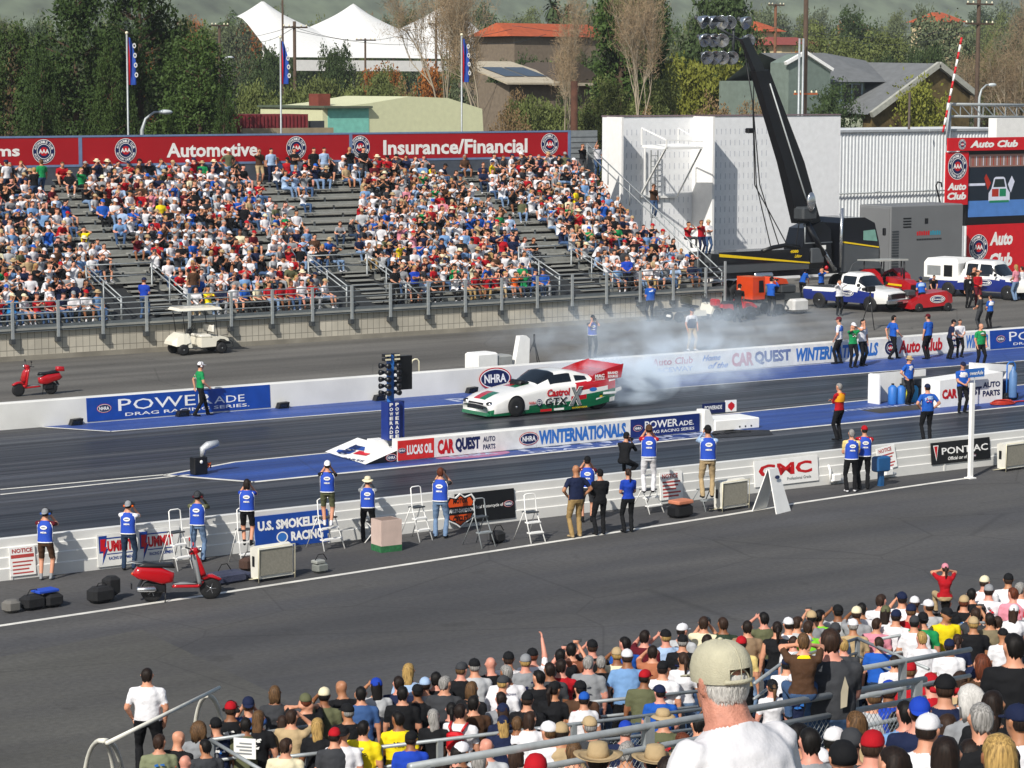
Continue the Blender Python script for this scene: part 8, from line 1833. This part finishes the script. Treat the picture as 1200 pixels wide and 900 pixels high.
LAMP=M('lamp_housing','#1b1c20',.4); LENS=M('amber_lens','#7a4a22',.3,var=.05)
for r_ in range(5):
    z=2.0+r_*.2
    for s,sx in ((-1,-.2),(1,.16)):
        f=MB().mat(LAMP).lathe([(.05,.0),(.075,-.1),(.085,-.2)],(sx,-.06,z),10,'y').build('lamp_housing',t); MB().mat(LENS if r_ not in(0,4) else M('red_lens','#7a2b24',.3)).lathe([(.07,-.19),(.02,-.2)],(sx,-.06,z),10,'y').build('lamp_lens',f)
        f=MB().mat(LAMP).lathe([(.05,.0),(.08,-.1),(.085,-.14)],(sx*1.15,-.0,z),10,'x').build('lamp_housing',t)
for i,z in enumerate((2.98,3.1)):
    for s in (-1,1): f=MB().mat(LAMP).cbox((s*.16,-.04,z),(.22,.18,.09),.01).build('stage_lamp',t); MB().mat(CREAM).cbox((s*.16,-.135,z),(.18,.01,.05)).build('stage_lens',f)
# wedge ramp with logo
a=G(381,530); b=G(428,546); c=G(465,541); t=thing('sponsor_wedge','white wedge shaped sponsor board with red and blue auto parts logo on the median','sponsor wedge',(a.x,a.y,0))
far=G(424,521.5); o=Vector((a.x,a.y,0)); A_=Vector((0,0,.02)); B_=b-o; C_=YP(468,524,c.y+.1)-o; D_=YP(424,514.5,far.y+.9)-o
B_=G(428,545)-o; Bz=Vector((B_.x,B_.y,.02)); Ct=Vector((G(467,541).x-o.x,G(467,541).y-o.y,0)); zc=YP(468,527,Ct.y+o.y).z; 
Dx=Vector((A_.x+(Ct.x-Bz.x)*1.0,A_.y+(Ct.y-Bz.y),0)) ; Ctop=Vector((Ct.x,Ct.y,zc)); Dtop=Vector((Dx.x,Dx.y,zc))
mb=MB().mat(WH); mb.add([A_,Bz,Ctop,Dtop],[(0,1,2,3)]); mb.mat(BK); mb.add([Bz,Ct,Ctop],[(0,1,2)]); mb.add([Ct,Dx,Dtop,Ctop],[(0,1,2,3)]); mb.add([A_,Dtop,Dx],[(0,1,2)]); mb.build('wedge',t)
U=(Ctop-Bz).normalized(); V=(A_-Bz); V=(V-U*V.dot(U)).normalized(); N=U.cross(V)
if N.z<0: U,V=U,V
L1=(Ctop-Bz).length; L2=(A_-Bz).length; mb=MB(); O=Bz+Vector((0,0,.012))
# logo laid on the slope (reads from the camera side)
poly(mb,O,U,V,[(L1*.42,L2*.25),(L1*.62,L2*.25),(L1*.62,L2*.5),(L1*.42,L2*.5)],RED,.01); poly(mb,O,U,V,[(L1*.66,L2*.3),(L1*.86,L2*.3),(L1*.86,L2*.75),(L1*.66,L2*.75)],M('logo_blue','#244a9c',.5),.01); poly(mb,O,U,V,[(L1*.38,L2*.55),(L1*.58,L2*.55),(L1*.52,L2*.85),(L1*.38,L2*.8)],M('logo_blue'),.01)
Tx=(Ctop-A_); put_text(mb,'CARQUEST',O+U*L1*.3+V*L2*.55,U,V,L1*.6,L2*.2,NAVY,bold=.05,lift=.02,shear=.2); put_text(mb,'AUTO PARTS',O+U*L1*.08+V*L2*.06,V,-U,L2*.8,L1*.1,NAVY,bold=.03,lift=.015) if False else put_text(mb,'AUTO PARTS',O+U*L1*.07+V*L2*.95,-V,U,L2*.85,L1*.09,NAVY,bold=.03,lift=.015)
mb.build('logo',t); mb=MB(); e=(Ct-Bz).normalized(); nhra(mb,Bz+e*(Ct-Bz).length*.78+Vector((0,0,zc*.4)),e,ZA,.2,.01); mb.build('badge',t)
q=G(447,530); t=thing('tree_base_box','white angular box at the foot of the starting tree beside the wedge','box',(cx_-.3,cy_+.1,0)); MB().mat(WH).loft([[(-.3,-.1,0),(.4,-.1,0),(.4,.5,0),(-.3,.5,0)],[(-.2,-.03,.6),(.2,-.03,.6),(.2,.4,.6),(-.2,.4,.6)]]).build('shell',t)
q=G(233,556); t=thing('timing_unit','black timing unit with silver foil wrapped head at the tip of the blue median','timing unit',(q.x,q.y,0)); MB().mat(BK).cbox((0,0,.26),(.42,.3,.5),.02).build('box',t); MB().mat(M('foil_silver','#c4c8cc',.35,metal=.3,bump=.8,scale=8)).tube([(.12,0,.5),(.14,0,.72),(.3,0,.8),(.62,0,.86)],[.07,.1,.13,.09],8).build('wrapped_head',t); MB().mat(M('cable_orange','#c4501c',.6)).tube([(.25+.12*math.cos(a*1.0),.1*math.sin(a),.22+.09*math.sin(a*1.3)) for a in [i*.6 for i in range(22)]],.022,5).build('orange_cable',t); MB().mat(WH).ell((.0,-.17,.38),(.05,.03,.05)).build('sensor_eye',t)
# white equipment behind far barrier
q=YP(572,432,76.6); t=thing('equipment_case','grey and white equipment cases standing behind the far barrier','equipment case',(q.x,76.6,0),rad(4)); MB().mat(WH).cbox((0,.4,.62),(1.0,.8,1.15),.06).build('case',t); MB().mat(M('case_grey','#9a9c9a',.6)).cbox((.85,.4,.55),(.75,.7,1.0),.05).build('small_case',t)
q=YP(608,428,76.8); t=thing('tall_panel','tall white leaning panel behind the far barrier beside the tripod','panel',(q.x,76.8,0)); MB().mat(WH).prism([(-.3,0),(.45,0),(.5,1.6),(.35,1.72),(.05,1.72)],0,.25).build('panel',t)
q=YP(486,436,76.3); t=thing('hoop_barrier','thin cream hoop standing behind the far barrier near the tree','hoop',(q.x,76.3,0)); MB().mat(CREAM).tube([(-.15,0,0),(-.15,0,1.0),(-.1,0,1.16),(.0,0,1.2),(.1,0,1.2),(.18,0,1.12),(.2,0,0)],.03,6).build('hoop',t)
# start line cabinet right
p=G(1030,470); CYY=p.y
def bx(px,Y): return YP(px,470,Y).x
t=thing('start_line_cabinet','open white framed cabinet with black shelves holding water bottles on the median','cabinet',(bx(1030,64.4),64.4,0)); W=bx(1096,64.4)-bx(1030,64.4)
MB().mat(WH).box((0,.5,0),(W,.56,1.02)).build('back_panel',t); MB().mat(WH).box((0,0,0),(.06,.5,1.05)).build('side_panel',t); MB().mat(DGREY).box((W*.55,-.2,.05),(W*.98,.45,.5)).build('shelf',t); MB().mat(DGREY).box((W*.55,-.2,.55),(W*.98,.45,.8)).build('shelf',t)
for i,(dx,m,h,lab) in enumerate(((.45,SKYB,.68,'tall blue water drum left of the yellow can in the cabinet'),(.75,SKYB,.66,'second blue water drum behind the yellow can'),(.5,YEL,.3,'small yellow can at the foot of the blue drum'),(.95,M('can_lime','#c8c832',.5),.5,'yellow green fluid can standing before the cabinet'),(1.5,M('can_cyan','#2f9fd8',.4),.6,'cyan plastic can between the crew man legs'))):
    c=thing('fluid_can',lab,'can',(bx(1030,64.4)+dx,64.2-.1*(i%2),0)); r=.16 if h>.63 else .12; MB().mat(m).lathe([(r*.9,0),(r,.03),(r,h*.85),(r*.6,h*.95),(r*.3,h)],(0,0,0),14).build('body',c); MB().mat(BK).lathe([(r*.32,h),(r*.32,h+.05),(.01,h+.06)],(0,0,0),10).build('cap',c)
x0=bx(1094,62.9); x1=bx(1167,62.9); t=thing('sponsor_cabinet','white cabinet with red and navy auto parts lettering on the median','cabinet',(x0,62.6,0)); W=x1-x0
MB().mat(WH).loft([[(0,0,0),(W,0,0),(W,.9,0),(0,.9,0)],[(0,0,.93),(W,0,1.05),(W,.9,1.05),(0,.9,.93)]]).build('body',t); MB().mat(WH).prism([(W*.75,1.05),(W*.75,1.35),(W*1.4,1.15),(W*1.4,0),(W*1.3,0),(W*1.3,.95)],.7,.9).build('rear_fairing',t); MB().mat(NAVY).box((W*1.02,.3,0),(W*1.3,.7,.7)).build('blue_box',t)
mb=MB(); put_text(mb,'CAR',(.1,-.004,.28),XA,ZA,W*.24,.34,RED,bold=.06); put_text(mb,'QUEST',(.1+W*.25,-.004,.28),XA,ZA,W*.38,.34,NAVY,bold=.06); put_text(mb,'AUTO',(W*.68,-.004,.55),XA,ZA,W*.28,.2,NAVY,bold=.04); put_text(mb,'PARTS',(W*.68,-.004,.25),XA,ZA,W*.28,.2,NAVY,bold=.04); mb.build('lettering',t)
t=thing('sponsor_plate','small blue sports drink plate behind the top of the white pole','sign',(bx(1131,62.3),62.3,1.0)); MB().mat(SKYB).box((0,0,0),(.9,.04,.3)).build('plate',t); mb=MB(); put_text(mb,'PowerAde',(.08,-.004,.08),XA,ZA,.75,.14,WH,bold=.03,shear=.2); mb.build('lettering',t); MB().mat(GALV).tube([(.45,.02,-1.0),(.45,.02,0)],.02,5).build('post',t)
q=G(1184,469); t=thing('gas_bottle_trolley','blue gas bottle trolley at the right end of the median','trolley',(q.x,q.y,0)); MB().mat(SKYB).tube([(-.2,0,.1),(-.2,0,1.25),(-.1,0,1.35),(.1,0,1.35),(.2,0,1.25),(.2,0,.1)],.03,6).build('frame',t); MB().mat(M('bottle_steel_blue','#5a7fae',.4)).lathe([(.14,.1),(.15,.15),(.15,.95),(.06,1.1),(.04,1.2)],(0,-.1,0),12).build('bottle',t); wheel(t,-.22,0,.14,.08,-1,GREY); wheel(t,.22,0,.14,.08,-1,GREY)
q=G(1175,474); t=thing('hose_coil','flat coil of red hose lying on the blue median at right','hose',(q.x,q.y,0)); 
for i in range(3): MB().mat(M('hose_red','#b5301c',.5)).tube([((.5-.08*i)*math.cos(a),(.32-.05*i)*math.sin(a),.05+.04*i) for a in [k*.35 for k in range(19)]],.03,5).build('hose_loop',t)
MB().mat(M('hose_red')).tube([(.5,0,.05),(.9,.1,.04),(1.4,.0,.04),(1.9,.2,.04)],.03,5).build('hose_end',t)
# white pole at the near line
q=G(1137,560.5); t=thing('line_pole','plain white upright pole where the white line ends at the right','pole',(q.x,q.y,0)); MB().mat(WH).box((-.055,-.055,0),(.055,.055,YP(1138,449,q.y).z)).build('pole',t); MB().mat(WH).box((-.12,-.12,0),(.12,.12,.03)).build('foot',t)
# ladders
def ladder(px,py,label,h=1.2,m=WH,rz=0,steps=3,w=.42,dy=0):
    q=G(px,py); y_=min(q.y+dy,51.62-(.35 if dy==0 else .1)); q.x*=y_/q.y; t=thing('step_ladder',label,'stepladder',(q.x,min(q.y+dy,51.62-(.35 if dy==0 else .1)),0),rad(rz),'folding stepladders along the near barrier'); D=.32
    mb=None
    MB().mat(m).tube([(-w/2,-D,0),(-w/2*.8,0,h*.62),(-w/2*.75,.06,h*.98),(-w/4,.07,h),(w/4,.07,h),(w/2*.75,.06,h*.98),(w/2*.8,0,h*.62),(w/2,-D,0)],.016,6).build('front_frame',t)
    MB().mat(m).tube([(-w/2,D+.1,0),(-w/2*.8,.06,h*.62),(w/2*.8,.06,h*.62),(w/2,D+.1,0)],.014,6).build('rear_frame',t)
    for i in range(steps):
        z=h*.62*(i+1)/steps; u=(i+1)/steps; MB().mat(DGREY if i==steps-1 else m).cbox((0,-D*(1-u)+.02,z),(w*(1-.18*u),.16 if i<steps-1 else .24,.03)).build('step',t)
    return t
ladder(207,654,'empty white stepladder behind the near red scooter',1.35,WH,10); ladder(287,660,'white stepladder under the curly haired photographer',1.3,WH,-5,dy=-.1); ladder(383,637,'white stepladder under the photographer in olive shorts',1.2,WH,5,dy=-.12,w=.6)
ladder(489,625,'empty white stepladder right of the pinkish box',1.3,WH,10); ladder(563,640,'grey metal step stool with round top near the black bag',1.15,GALV,5,2); ladder(622,634,'empty white stepladder standing on the white line left of the officials',1.15,WH,0); ladder(760,599,'small white step ladder under the photographer in white trousers',.95,WH,5,dy=-.1,w=.5); ladder(827,596,'grey metal stepstool under the khaki trousered photographer',.85,GALV,0,2,w=.5,dy=-.1)
q=G(434,634); t=thing('folding_stool','white legged folding stool beneath the sun hatted photographer','stool',(q.x,q.y-.35,0)); 
for a,b in ((-.25,.2),(.25,-.2)): MB().mat(WH).tube([(a,-.1,0),(b,-.05,.5)],.014,5).build('leg',t); MB().mat(WH).tube([(a,.2,0),(b,.15,.5)],.014,5).build('leg',t)
MB().mat(BK).cbox((0,.05,.52),(.42,.3,.03)).build('seat',t)
# speaker wedges
def speaker_(px,py,s,label,rz=0):
    q=G(px,py); t=thing('speaker_cabinet',label,'loudspeaker',(q.x,q.y,0),rad(rz),'tilted loudspeaker cabinets by the white line'); t.scale=(s,s,s)
    MB().mat(M('speaker_white','#dcdacf',.5)).prism([(0,.08),(0,.78),(.2,.84),(.34,.78),(.3,.08)],0,1.0,'x').build('cabinet',t)
    MB().mat(M('speaker_grille','#8d8a7e',.8,bump=.6,scale=20)).loft([[(.04,-.03,.16),(.96,-.03,.16),(.96,-.0,.16),(.04,-.0,.16)],[(.04,-.012,.76),(.96,-.012,.76),(.96,.02,.76),(.04,.02,.76)]]).build('grille',t)
    mb=MB().mat(CREAM); 
    MB().mat(CREAM).tube([(-.02,-.04,0),(-.02,-.04,.82),(1.02,-.04,.82),(1.02,-.04,0)],.016,5).build('frame',t); MB().mat(CREAM).tube([(-.02,-.04,.12),(-.02,.45,.0),(1.02,.45,.0),(1.02,-.04,.12)],.016,5).build('frame_foot',t); MB().mat(BK).box((-.004,.15,.35),(-.001,.25,.6)).build('handle_slot',t); return t
speaker_(303,683,.95,'beige fronted speaker cabinet leaning by the white line near the red scooter',6); speaker_(846,600,.95,'beige fronted speaker cabinet beside the white folding sign',6); speaker_(1178,553,.98,'beige fronted speaker cabinet at the right edge of the photo by the barrier',4)
# pinkish box
q=G(447,648); t=thing('cardboard_bin','square pinkish white bin with green grass printed along its bottom','bin',(q.x,q.y,0),rad(-2)); t.scale=(.82,.82,.95); MB().mat(M('bin_pink','#c9b3a8',.8,var=.08)).box((0,0,.16),(.68,.6,.8)).build('shell',t); MB().mat(M('bin_grass','#2a6a40',.8,var=.3,scale=12)).box((-.003,-.003,0),(.683,.6,.159)).build('printed_base',t); MB().mat(M('bin_inner','#8a766a',.9)).box((.04,.04,.80),(.64,.56,.803)).build('opening',t)
# folding A sign
q=G(905,599); t=thing('folding_sign','blank white A-frame folding sign standing on the white line','sign',(q.x,q.y,0),rad(18)); MB().mat(WH).loft([[(-.35,-.35,0),(.35,-.35,0),(.35,-.32,0),(-.35,-.32,0)],[(-.22,-.02,1.12),(.22,-.02,1.12),(.22,.01,1.12),(-.22,.01,1.12)]]).build('front_board',t); MB().mat(WH).loft([[(-.35,.38,0),(.35,.38,0),(.35,.41,0),(-.35,.41,0)],[(-.22,.02,1.12),(.22,.02,1.12),(.22,.05,1.12),(-.22,.05,1.12)]]).build('rear_board',t); mb=MB(); disc(mb,(0,-.12,.9),XA,Vector((0,.3,1)),.12,.05,NAVY,.02); mb.build('badge',t)
# bags and cases
BG=M('bag_black','#17181b',.85,var=.2,bump=.5,scale=6)
def bag(px,py,parts,label,cat='bag',name='camera_bag'):
    q=G(px,py); t=thing(name,label,cat,(q.x,q.y,0),rad(8))
    for nm,m,c,d in parts: MB().mat(m).cbox(c,d,min(d)*.22).build(nm,t)
    MB().mat(BG).tube([(-.15,0,.28),(-.05,0,.42),(.1,0,.42),(.2,0,.28)],.012,5).build('strap',t); return t
bag(38,714,[('body',BG,(0,0,.16),(.5,.36,.3)),('side_pocket',M('bag_grey','#6c6a66',.9),(-.5,.02,.14),(.34,.32,.26)),('blue_vest',VBLUE,(.32,.0,.36),(.5,.34,.06)),('second_body',BG,(.45,-.05,.15),(.42,.34,.28))],'black and grey camera bags with a folded blue vest on top at lower left')
bag(118,706,[('body',BG,(0,0,.18),(.55,.38,.34)),('lid',BG,(.35,.12,.3),(.36,.3,.42))],'open black camera bag between the bags and the red scooter')
bag(262,683,[('body',M('coat_slate','#3a3f55',.9,var=.2,bump=.6),(0,0,.12),(1.0,.45,.24)),('fold',M('coat_slate'),(.45,.1,.08),(.6,.4,.15))],'crumpled slate blue jacket lying beside the red scooter front wheel','jacket','folded_jacket')
bag(326,672,[('body',BG,(0,0,.14),(.35,.3,.26))],'small black bag right of the beige speaker cabinet')
bag(375,671,[('body',M('case_pale','#7c807c',.6),(0,0,.12),(.34,.26,.22)),('lid',M('case_lid','#9a9d98',.5),(-.05,0,.26),(.26,.22,.08))],'small grey open equipment case on the white line','case','equipment_case')
bag(300,637,[('body',M('cooler_white','#d9d9d4',.5),(0,0,.2),(.45,.3,.36)),('lid',WH,(0,0,.4),(.47,.32,.05))],'white cooler box below the blue racing banner','cooler','cooler_box')
bag(291,668,[('body',M('bag_brown','#4a352c',.9),(0,0,.15),(.4,.3,.3))],'dark brown bag beside the first beige speaker cabinet')
bag(405,628,[('body',M('cooler_blue','#1d3f94',.5),(0,0,.22),(.62,.3,.4)),('lid',M('cooler_blue'),(0,0,.44),(.64,.32,.05))],'blue case leaning on the barrier between the ladder and the sun hatted photographer','cooler','cooler_box')
bag(583,636,[('body',BG,(0,0,.15),(.36,.3,.28))],'black backpack lying beside the grey step stool'); bag(797,606,[('body',BK,(0,0,.18),(.66,.42,.34)),('towel',M('towel_salmon','#c47a5c',.9,bump=.6),(.02,0,.4),(.56,.4,.1))],'black crate with a salmon towel on top near the white line','crate','crate')
q=G(1029,569); t=thing('blue_cooler','small blue box on a stand leaning at the near barrier beside the marshals','cooler',(q.x,q.y-.1,.0)); MB().mat(M('cooler_teal','#1f568a',.5)).cbox((0,0,.62),(.5,.3,.42),.04).build('box',t); MB().mat(M('cooler_teal')).box((-.05,-.05,0),(.08,.08,.42)).build('stand',t)
q=G(1015,553); 
# barricade under-board
# ================================================================ tyre smoke
def smoke(name,c,r,dens,seed,label):
    m=bpy.data.materials.new('smoke_volume'); m.use_nodes=True; n=m.node_tree.nodes; l=m.node_tree.links; n.clear(); out=n.new('ShaderNodeOutputMaterial'); pv=n.new('ShaderNodeVolumePrincipled'); pv.inputs['Color'].default_value=(.72,.85,1,1); pv.inputs['Anisotropy'].default_value=-.4
    tc=n.new('ShaderNodeTexCoord'); ln=n.new('ShaderNodeVectorMath'); ln.operation='LENGTH'; l.new(tc.outputs['Object'],ln.inputs[0])
    nz=n.new('ShaderNodeTexNoise'); nz.inputs['Scale'].default_value=2.3; nz.inputs['Detail'].default_value=5; nz.inputs['Roughness'].default_value=.62; nz.inputs['Distortion'].default_value=.6; mp=n.new('ShaderNodeMapping'); mp.inputs['Location'].default_value=(seed,seed*2,0); mp.inputs['Scale'].default_value=(r[0]/3,r[1]/3,r[2]/2.2); l.new(tc.outputs['Object'],mp.inputs[0]); l.new(mp.outputs[0],nz.inputs['Vector'])
    fo=n.new('ShaderNodeMapRange'); fo.inputs[1].default_value=1.0; fo.inputs[2].default_value=.25; fo.inputs[3].default_value=0; fo.inputs[4].default_value=1; l.new(ln.outputs['Value'],fo.inputs[0])
    cr=n.new('ShaderNodeMapRange'); cr.inputs[1].default_value=.44; cr.inputs[2].default_value=.62; cr.inputs[3].default_value=0; cr.inputs[4].default_value=1; l.new(nz.outputs[0],cr.inputs[0])
    mu=n.new('ShaderNodeMath'); mu.operation='MULTIPLY'; l.new(fo.outputs[0],mu.inputs[0]); l.new(cr.outputs[0],mu.inputs[1]); m2=n.new('ShaderNodeMath'); m2.operation='MULTIPLY'; m2.inputs[1].default_value=dens; l.new(mu.outputs[0],m2.inputs[0]); l.new(m2.outputs[0],pv.inputs['Density']); l.new(pv.outputs[0],out.inputs['Volume'])
    mb=MB().mat(m); mb.ell((0,0,0),(1,1,1),20,12); o=mb.build(name); o.location=c; o.scale=r; return tag(o,label,'smoke',kind='stuff')
w0=fc.location
smoke('tyre_smoke',(w0.x+6.1,w0.y+.3,.7),(2.6,2.0,1.0),4.2,1,'dense white tyre smoke boiling around the rear of the race car')
smoke('tyre_smoke',(w0.x+10.2,w0.y+2.2,.9),(5.6,3.4,1.2),.7,5,'thinner smoke drifting behind the race car over the blue edge strip')
smoke('drifting_smoke',(w0.x+15.5,w0.y+9.0,1.4),(9.0,6.5,1.3),.17,9,'pale blue smoke drifting across the far barrier and pit road')
# ================================================================ near stand and railings
ns=thing('grandstand','near aluminium grandstand steps under the closest spectators','grandstand',(0,0,0))
for i in range(28):
    y=26.2-i*.8; z=.37*.8*i; MB().mat(ALU).box((6 if y<14 else 9,y-.45,z),(42,y+.0,z+.05)).build('foot_plank',ns); 
    if i%1==0: MB().mat(ALU).box((6 if y<14 else 9,y-.78,z+.36),(42,y-.5,z+.41)).build('seat_plank',ns)
def rail(name,label,pts,r,z=None,dep=None,cat='railing',posts=(),drop=1.0,mesh=None,seconds=(),pr=.04):
    P_=[(G(a,b,z) if z is not None else DP(a,b,d)) for (a,b,*k),d in zip(pts,dep if dep else [0]*len(pts))]
    t=thing(name,label,cat,P_[0]); o=P_[0]; MB().mat(GALV).tube([p-o for p in P_],r,8).build('top_pipe',t)
    for dz in seconds: MB().mat(GALV).tube([p-o-Vector((0,0,dz)) for p in P_],r*.85,8).build('lower_pipe',t)
    for u in posts:
        k=int(u); k=min(k,len(P_)-2); p=P_[k].lerp(P_[k+1],u-k)-o; MB().mat(GALV).box((p.x-pr,p.y-pr*.6,p.z-drop),(p.x+pr,p.y+pr*.6,p.z+.0)).build('post',t)
    if mesh:
        mb=MB().mat(GALV); a,b=P_[0]-o,P_[-1]-o; L=(b-a).length; n=int(L/.075); h=mesh
        d=(b-a)/L; zt=-seconds[-1]
        for i in range(-int(h/.075),n):
            for sgn in (1,-1):
                u0=i*.075; u1=u0+h
                # clip to the panel
                t0=max(0,-u0/h) ; t1=min(1,(L-u0)/h)
                if t1<=t0: continue
                za,zb=(zt-h+t0*h,zt-h+t1*h) if sgn>0 else (zt-t0*h,zt-t1*h)
                pa=a+d*(u0+t0*h)+Vector((0,0,za)); pb=a+d*(u0+t1*h)+Vector((0,0,zb)); mb.tube([pa,pb],.0028,3,cap=False)
        mb.build('chain_link_mesh',t)
    return t
rail('crowd_railing','nearest thick grey railing with chain link panel in front of the broad man',[(480,899),(1084,796)],.034,dep=[19.5,25.2],posts=(.02,.4,.805,.98),drop=1.1,seconds=(.19,),mesh=.62,pr=.05)
rail('crowd_railing','middle grey railing with chain link crossing below the yellow shirted men',[(400,881),(822,831)],.03,z=1.45,posts=(.1,.26,.435,.63,.84),drop=1.2,seconds=(.3,),mesh=.6,pr=.045)
rail('crowd_railing','grey railing corner at the lower left end of the near crowd',[(247,867),(362,851)],.029,z=1.5,posts=(0,1),drop=1.4,seconds=(.32,.62))
rail('crowd_railing','diagonal grey railing running from the left corner towards the camera',[(247,867),(312,906)],.029,z=1.5,seconds=(.32,))
rail('crowd_railing','short diagonal grey railing linking the left corner rail and the middle railing',[(363,864),(412,892)],.035,z=1.25,seconds=(.3,))
rail('crowd_railing','low grey railing in front of the pale yellow shirted man',[(325,888),(400,880)],.03,z=1.4,posts=(0,),seconds=(.3,))
rail('crowd_railing','sloping grey handrail right of the old man cap',[(884,801),(918,776),(1005,748)],.029,z=1.6,posts=(1,2),drop=1.4,seconds=(.25,))
rail('crowd_railing','diagonal grey railing before the blue shirted seated man at right',[(1005,748),(1088,784)],.029,z=1.6,seconds=(.3,))
rail('crowd_railing','long grey railing below the red and yellow shirted spectators at right',[(1030,749),(1106,735),(1147,730),(1215,728)],.029,z=1.5,posts=(1,2.,2.6),drop=1.4,seconds=(.3,.6))
rail('crowd_railing','grey railing crossing above the nearest heads at right',[(1000,785),(1137,761)],.03,dep=[26,28.5],posts=(.4,),seconds=(.3,.62),mesh=.3)
rail('crowd_railing','short grey railing among the grey shirts left of the old man',[(661,826),(818,810)],.03,z=1.4,posts=(0,.5),drop=1.3,seconds=(.25,))
# stand end sign plate
q=G(274,888,1.3); t=thing('notice_plate','small white notice plate on the left corner railing','notice',q,rad(-50)); MB().mat(WH).box((0,0,0),(.34,.012,.3)).build('plate',t); mb=MB(); [rect(mb,(0,-.003,0),XA,ZA,.04+.05*(k%2),.06+.05*k,.28,.085+.05*k,GREY,.0) for k in range(4)]; mb.build('faded_print',t)
# white arched barrier
t=thing('arched_barrier','white tubular barrier with curved arch supports at the bottom left','barrier',G(120,868,1.1)); o=t.location
def g(px,py,z): return G(px,py,z)-o
AW=M('arch_white','#e8e6da',.5)
MB().mat(AW).tube([g(257,806,1.15),g(125,871,1.15)],.035,6).build('bar',t)
for (ax,ay),legs in (((244,815),((227,858),(263,860))),((121,868),((98,905),(146,905),(136,915)))):
    a_=g(ax,ay,1.1); 
    for lx,ly in legs:
        b_=g(lx,ly+14,.0) if ly<870 else g(lx,ly+18,0.0); m_=a_.lerp(b_,.45)+Vector((0,0,.28)); m_.x+=(b_.x-a_.x)*.32; m_.y+=(b_.y-a_.y)*.32
        pts=[a_.lerp(m_,k/4*2) if k<2 else m_ for k in range(1)]
        cur=[(a_*(1-u)**2+m_*2*u*(1-u)+b_*u*u) for u in [i/8 for i in range(9)]]; MB().mat(AW).tube(cur,.04,6).build('arch_leg',t)
# ================================================================ haze
hz=bpy.data.materials.new('haze_air'); hz.use_nodes=True; n=hz.node_tree.nodes; l=hz.node_tree.links; n.clear(); out=n.new('ShaderNodeOutputMaterial'); pv=n.new('ShaderNodeVolumePrincipled'); pv.inputs['Color'].default_value=(.80,.88,1,1); pv.inputs['Density'].default_value=.00012; l.new(pv.outputs[0],out.inputs['Volume'])
mb=MB().mat(hz); mb.box((-1600,-400,-1.5),(4100,4300,330)); tag(mb.build('haze'),'thin pale blue air haze over the whole scene','haze',kind='stuff')
# labels that still coincide get their order from the left
_d={}
for _o in sc.objects:
    if not _o.parent and _o.get('label') and not _o.get('kind'): _d.setdefault(_o['label'],[]).append(_o)
for _k,_L in _d.items():
    if len(_L)>1:
        for _i,_o in enumerate(sorted(_L,key=lambda o:pix(o.location)[0])): _o['label']=_k+(', left one' if len(_L)==2 and _i==0 else ', right one' if len(_L)==2 else ', %s from left'%ORD[_i])
for _o in sc.objects:
    if 'placed' in _o: del _o['placed']
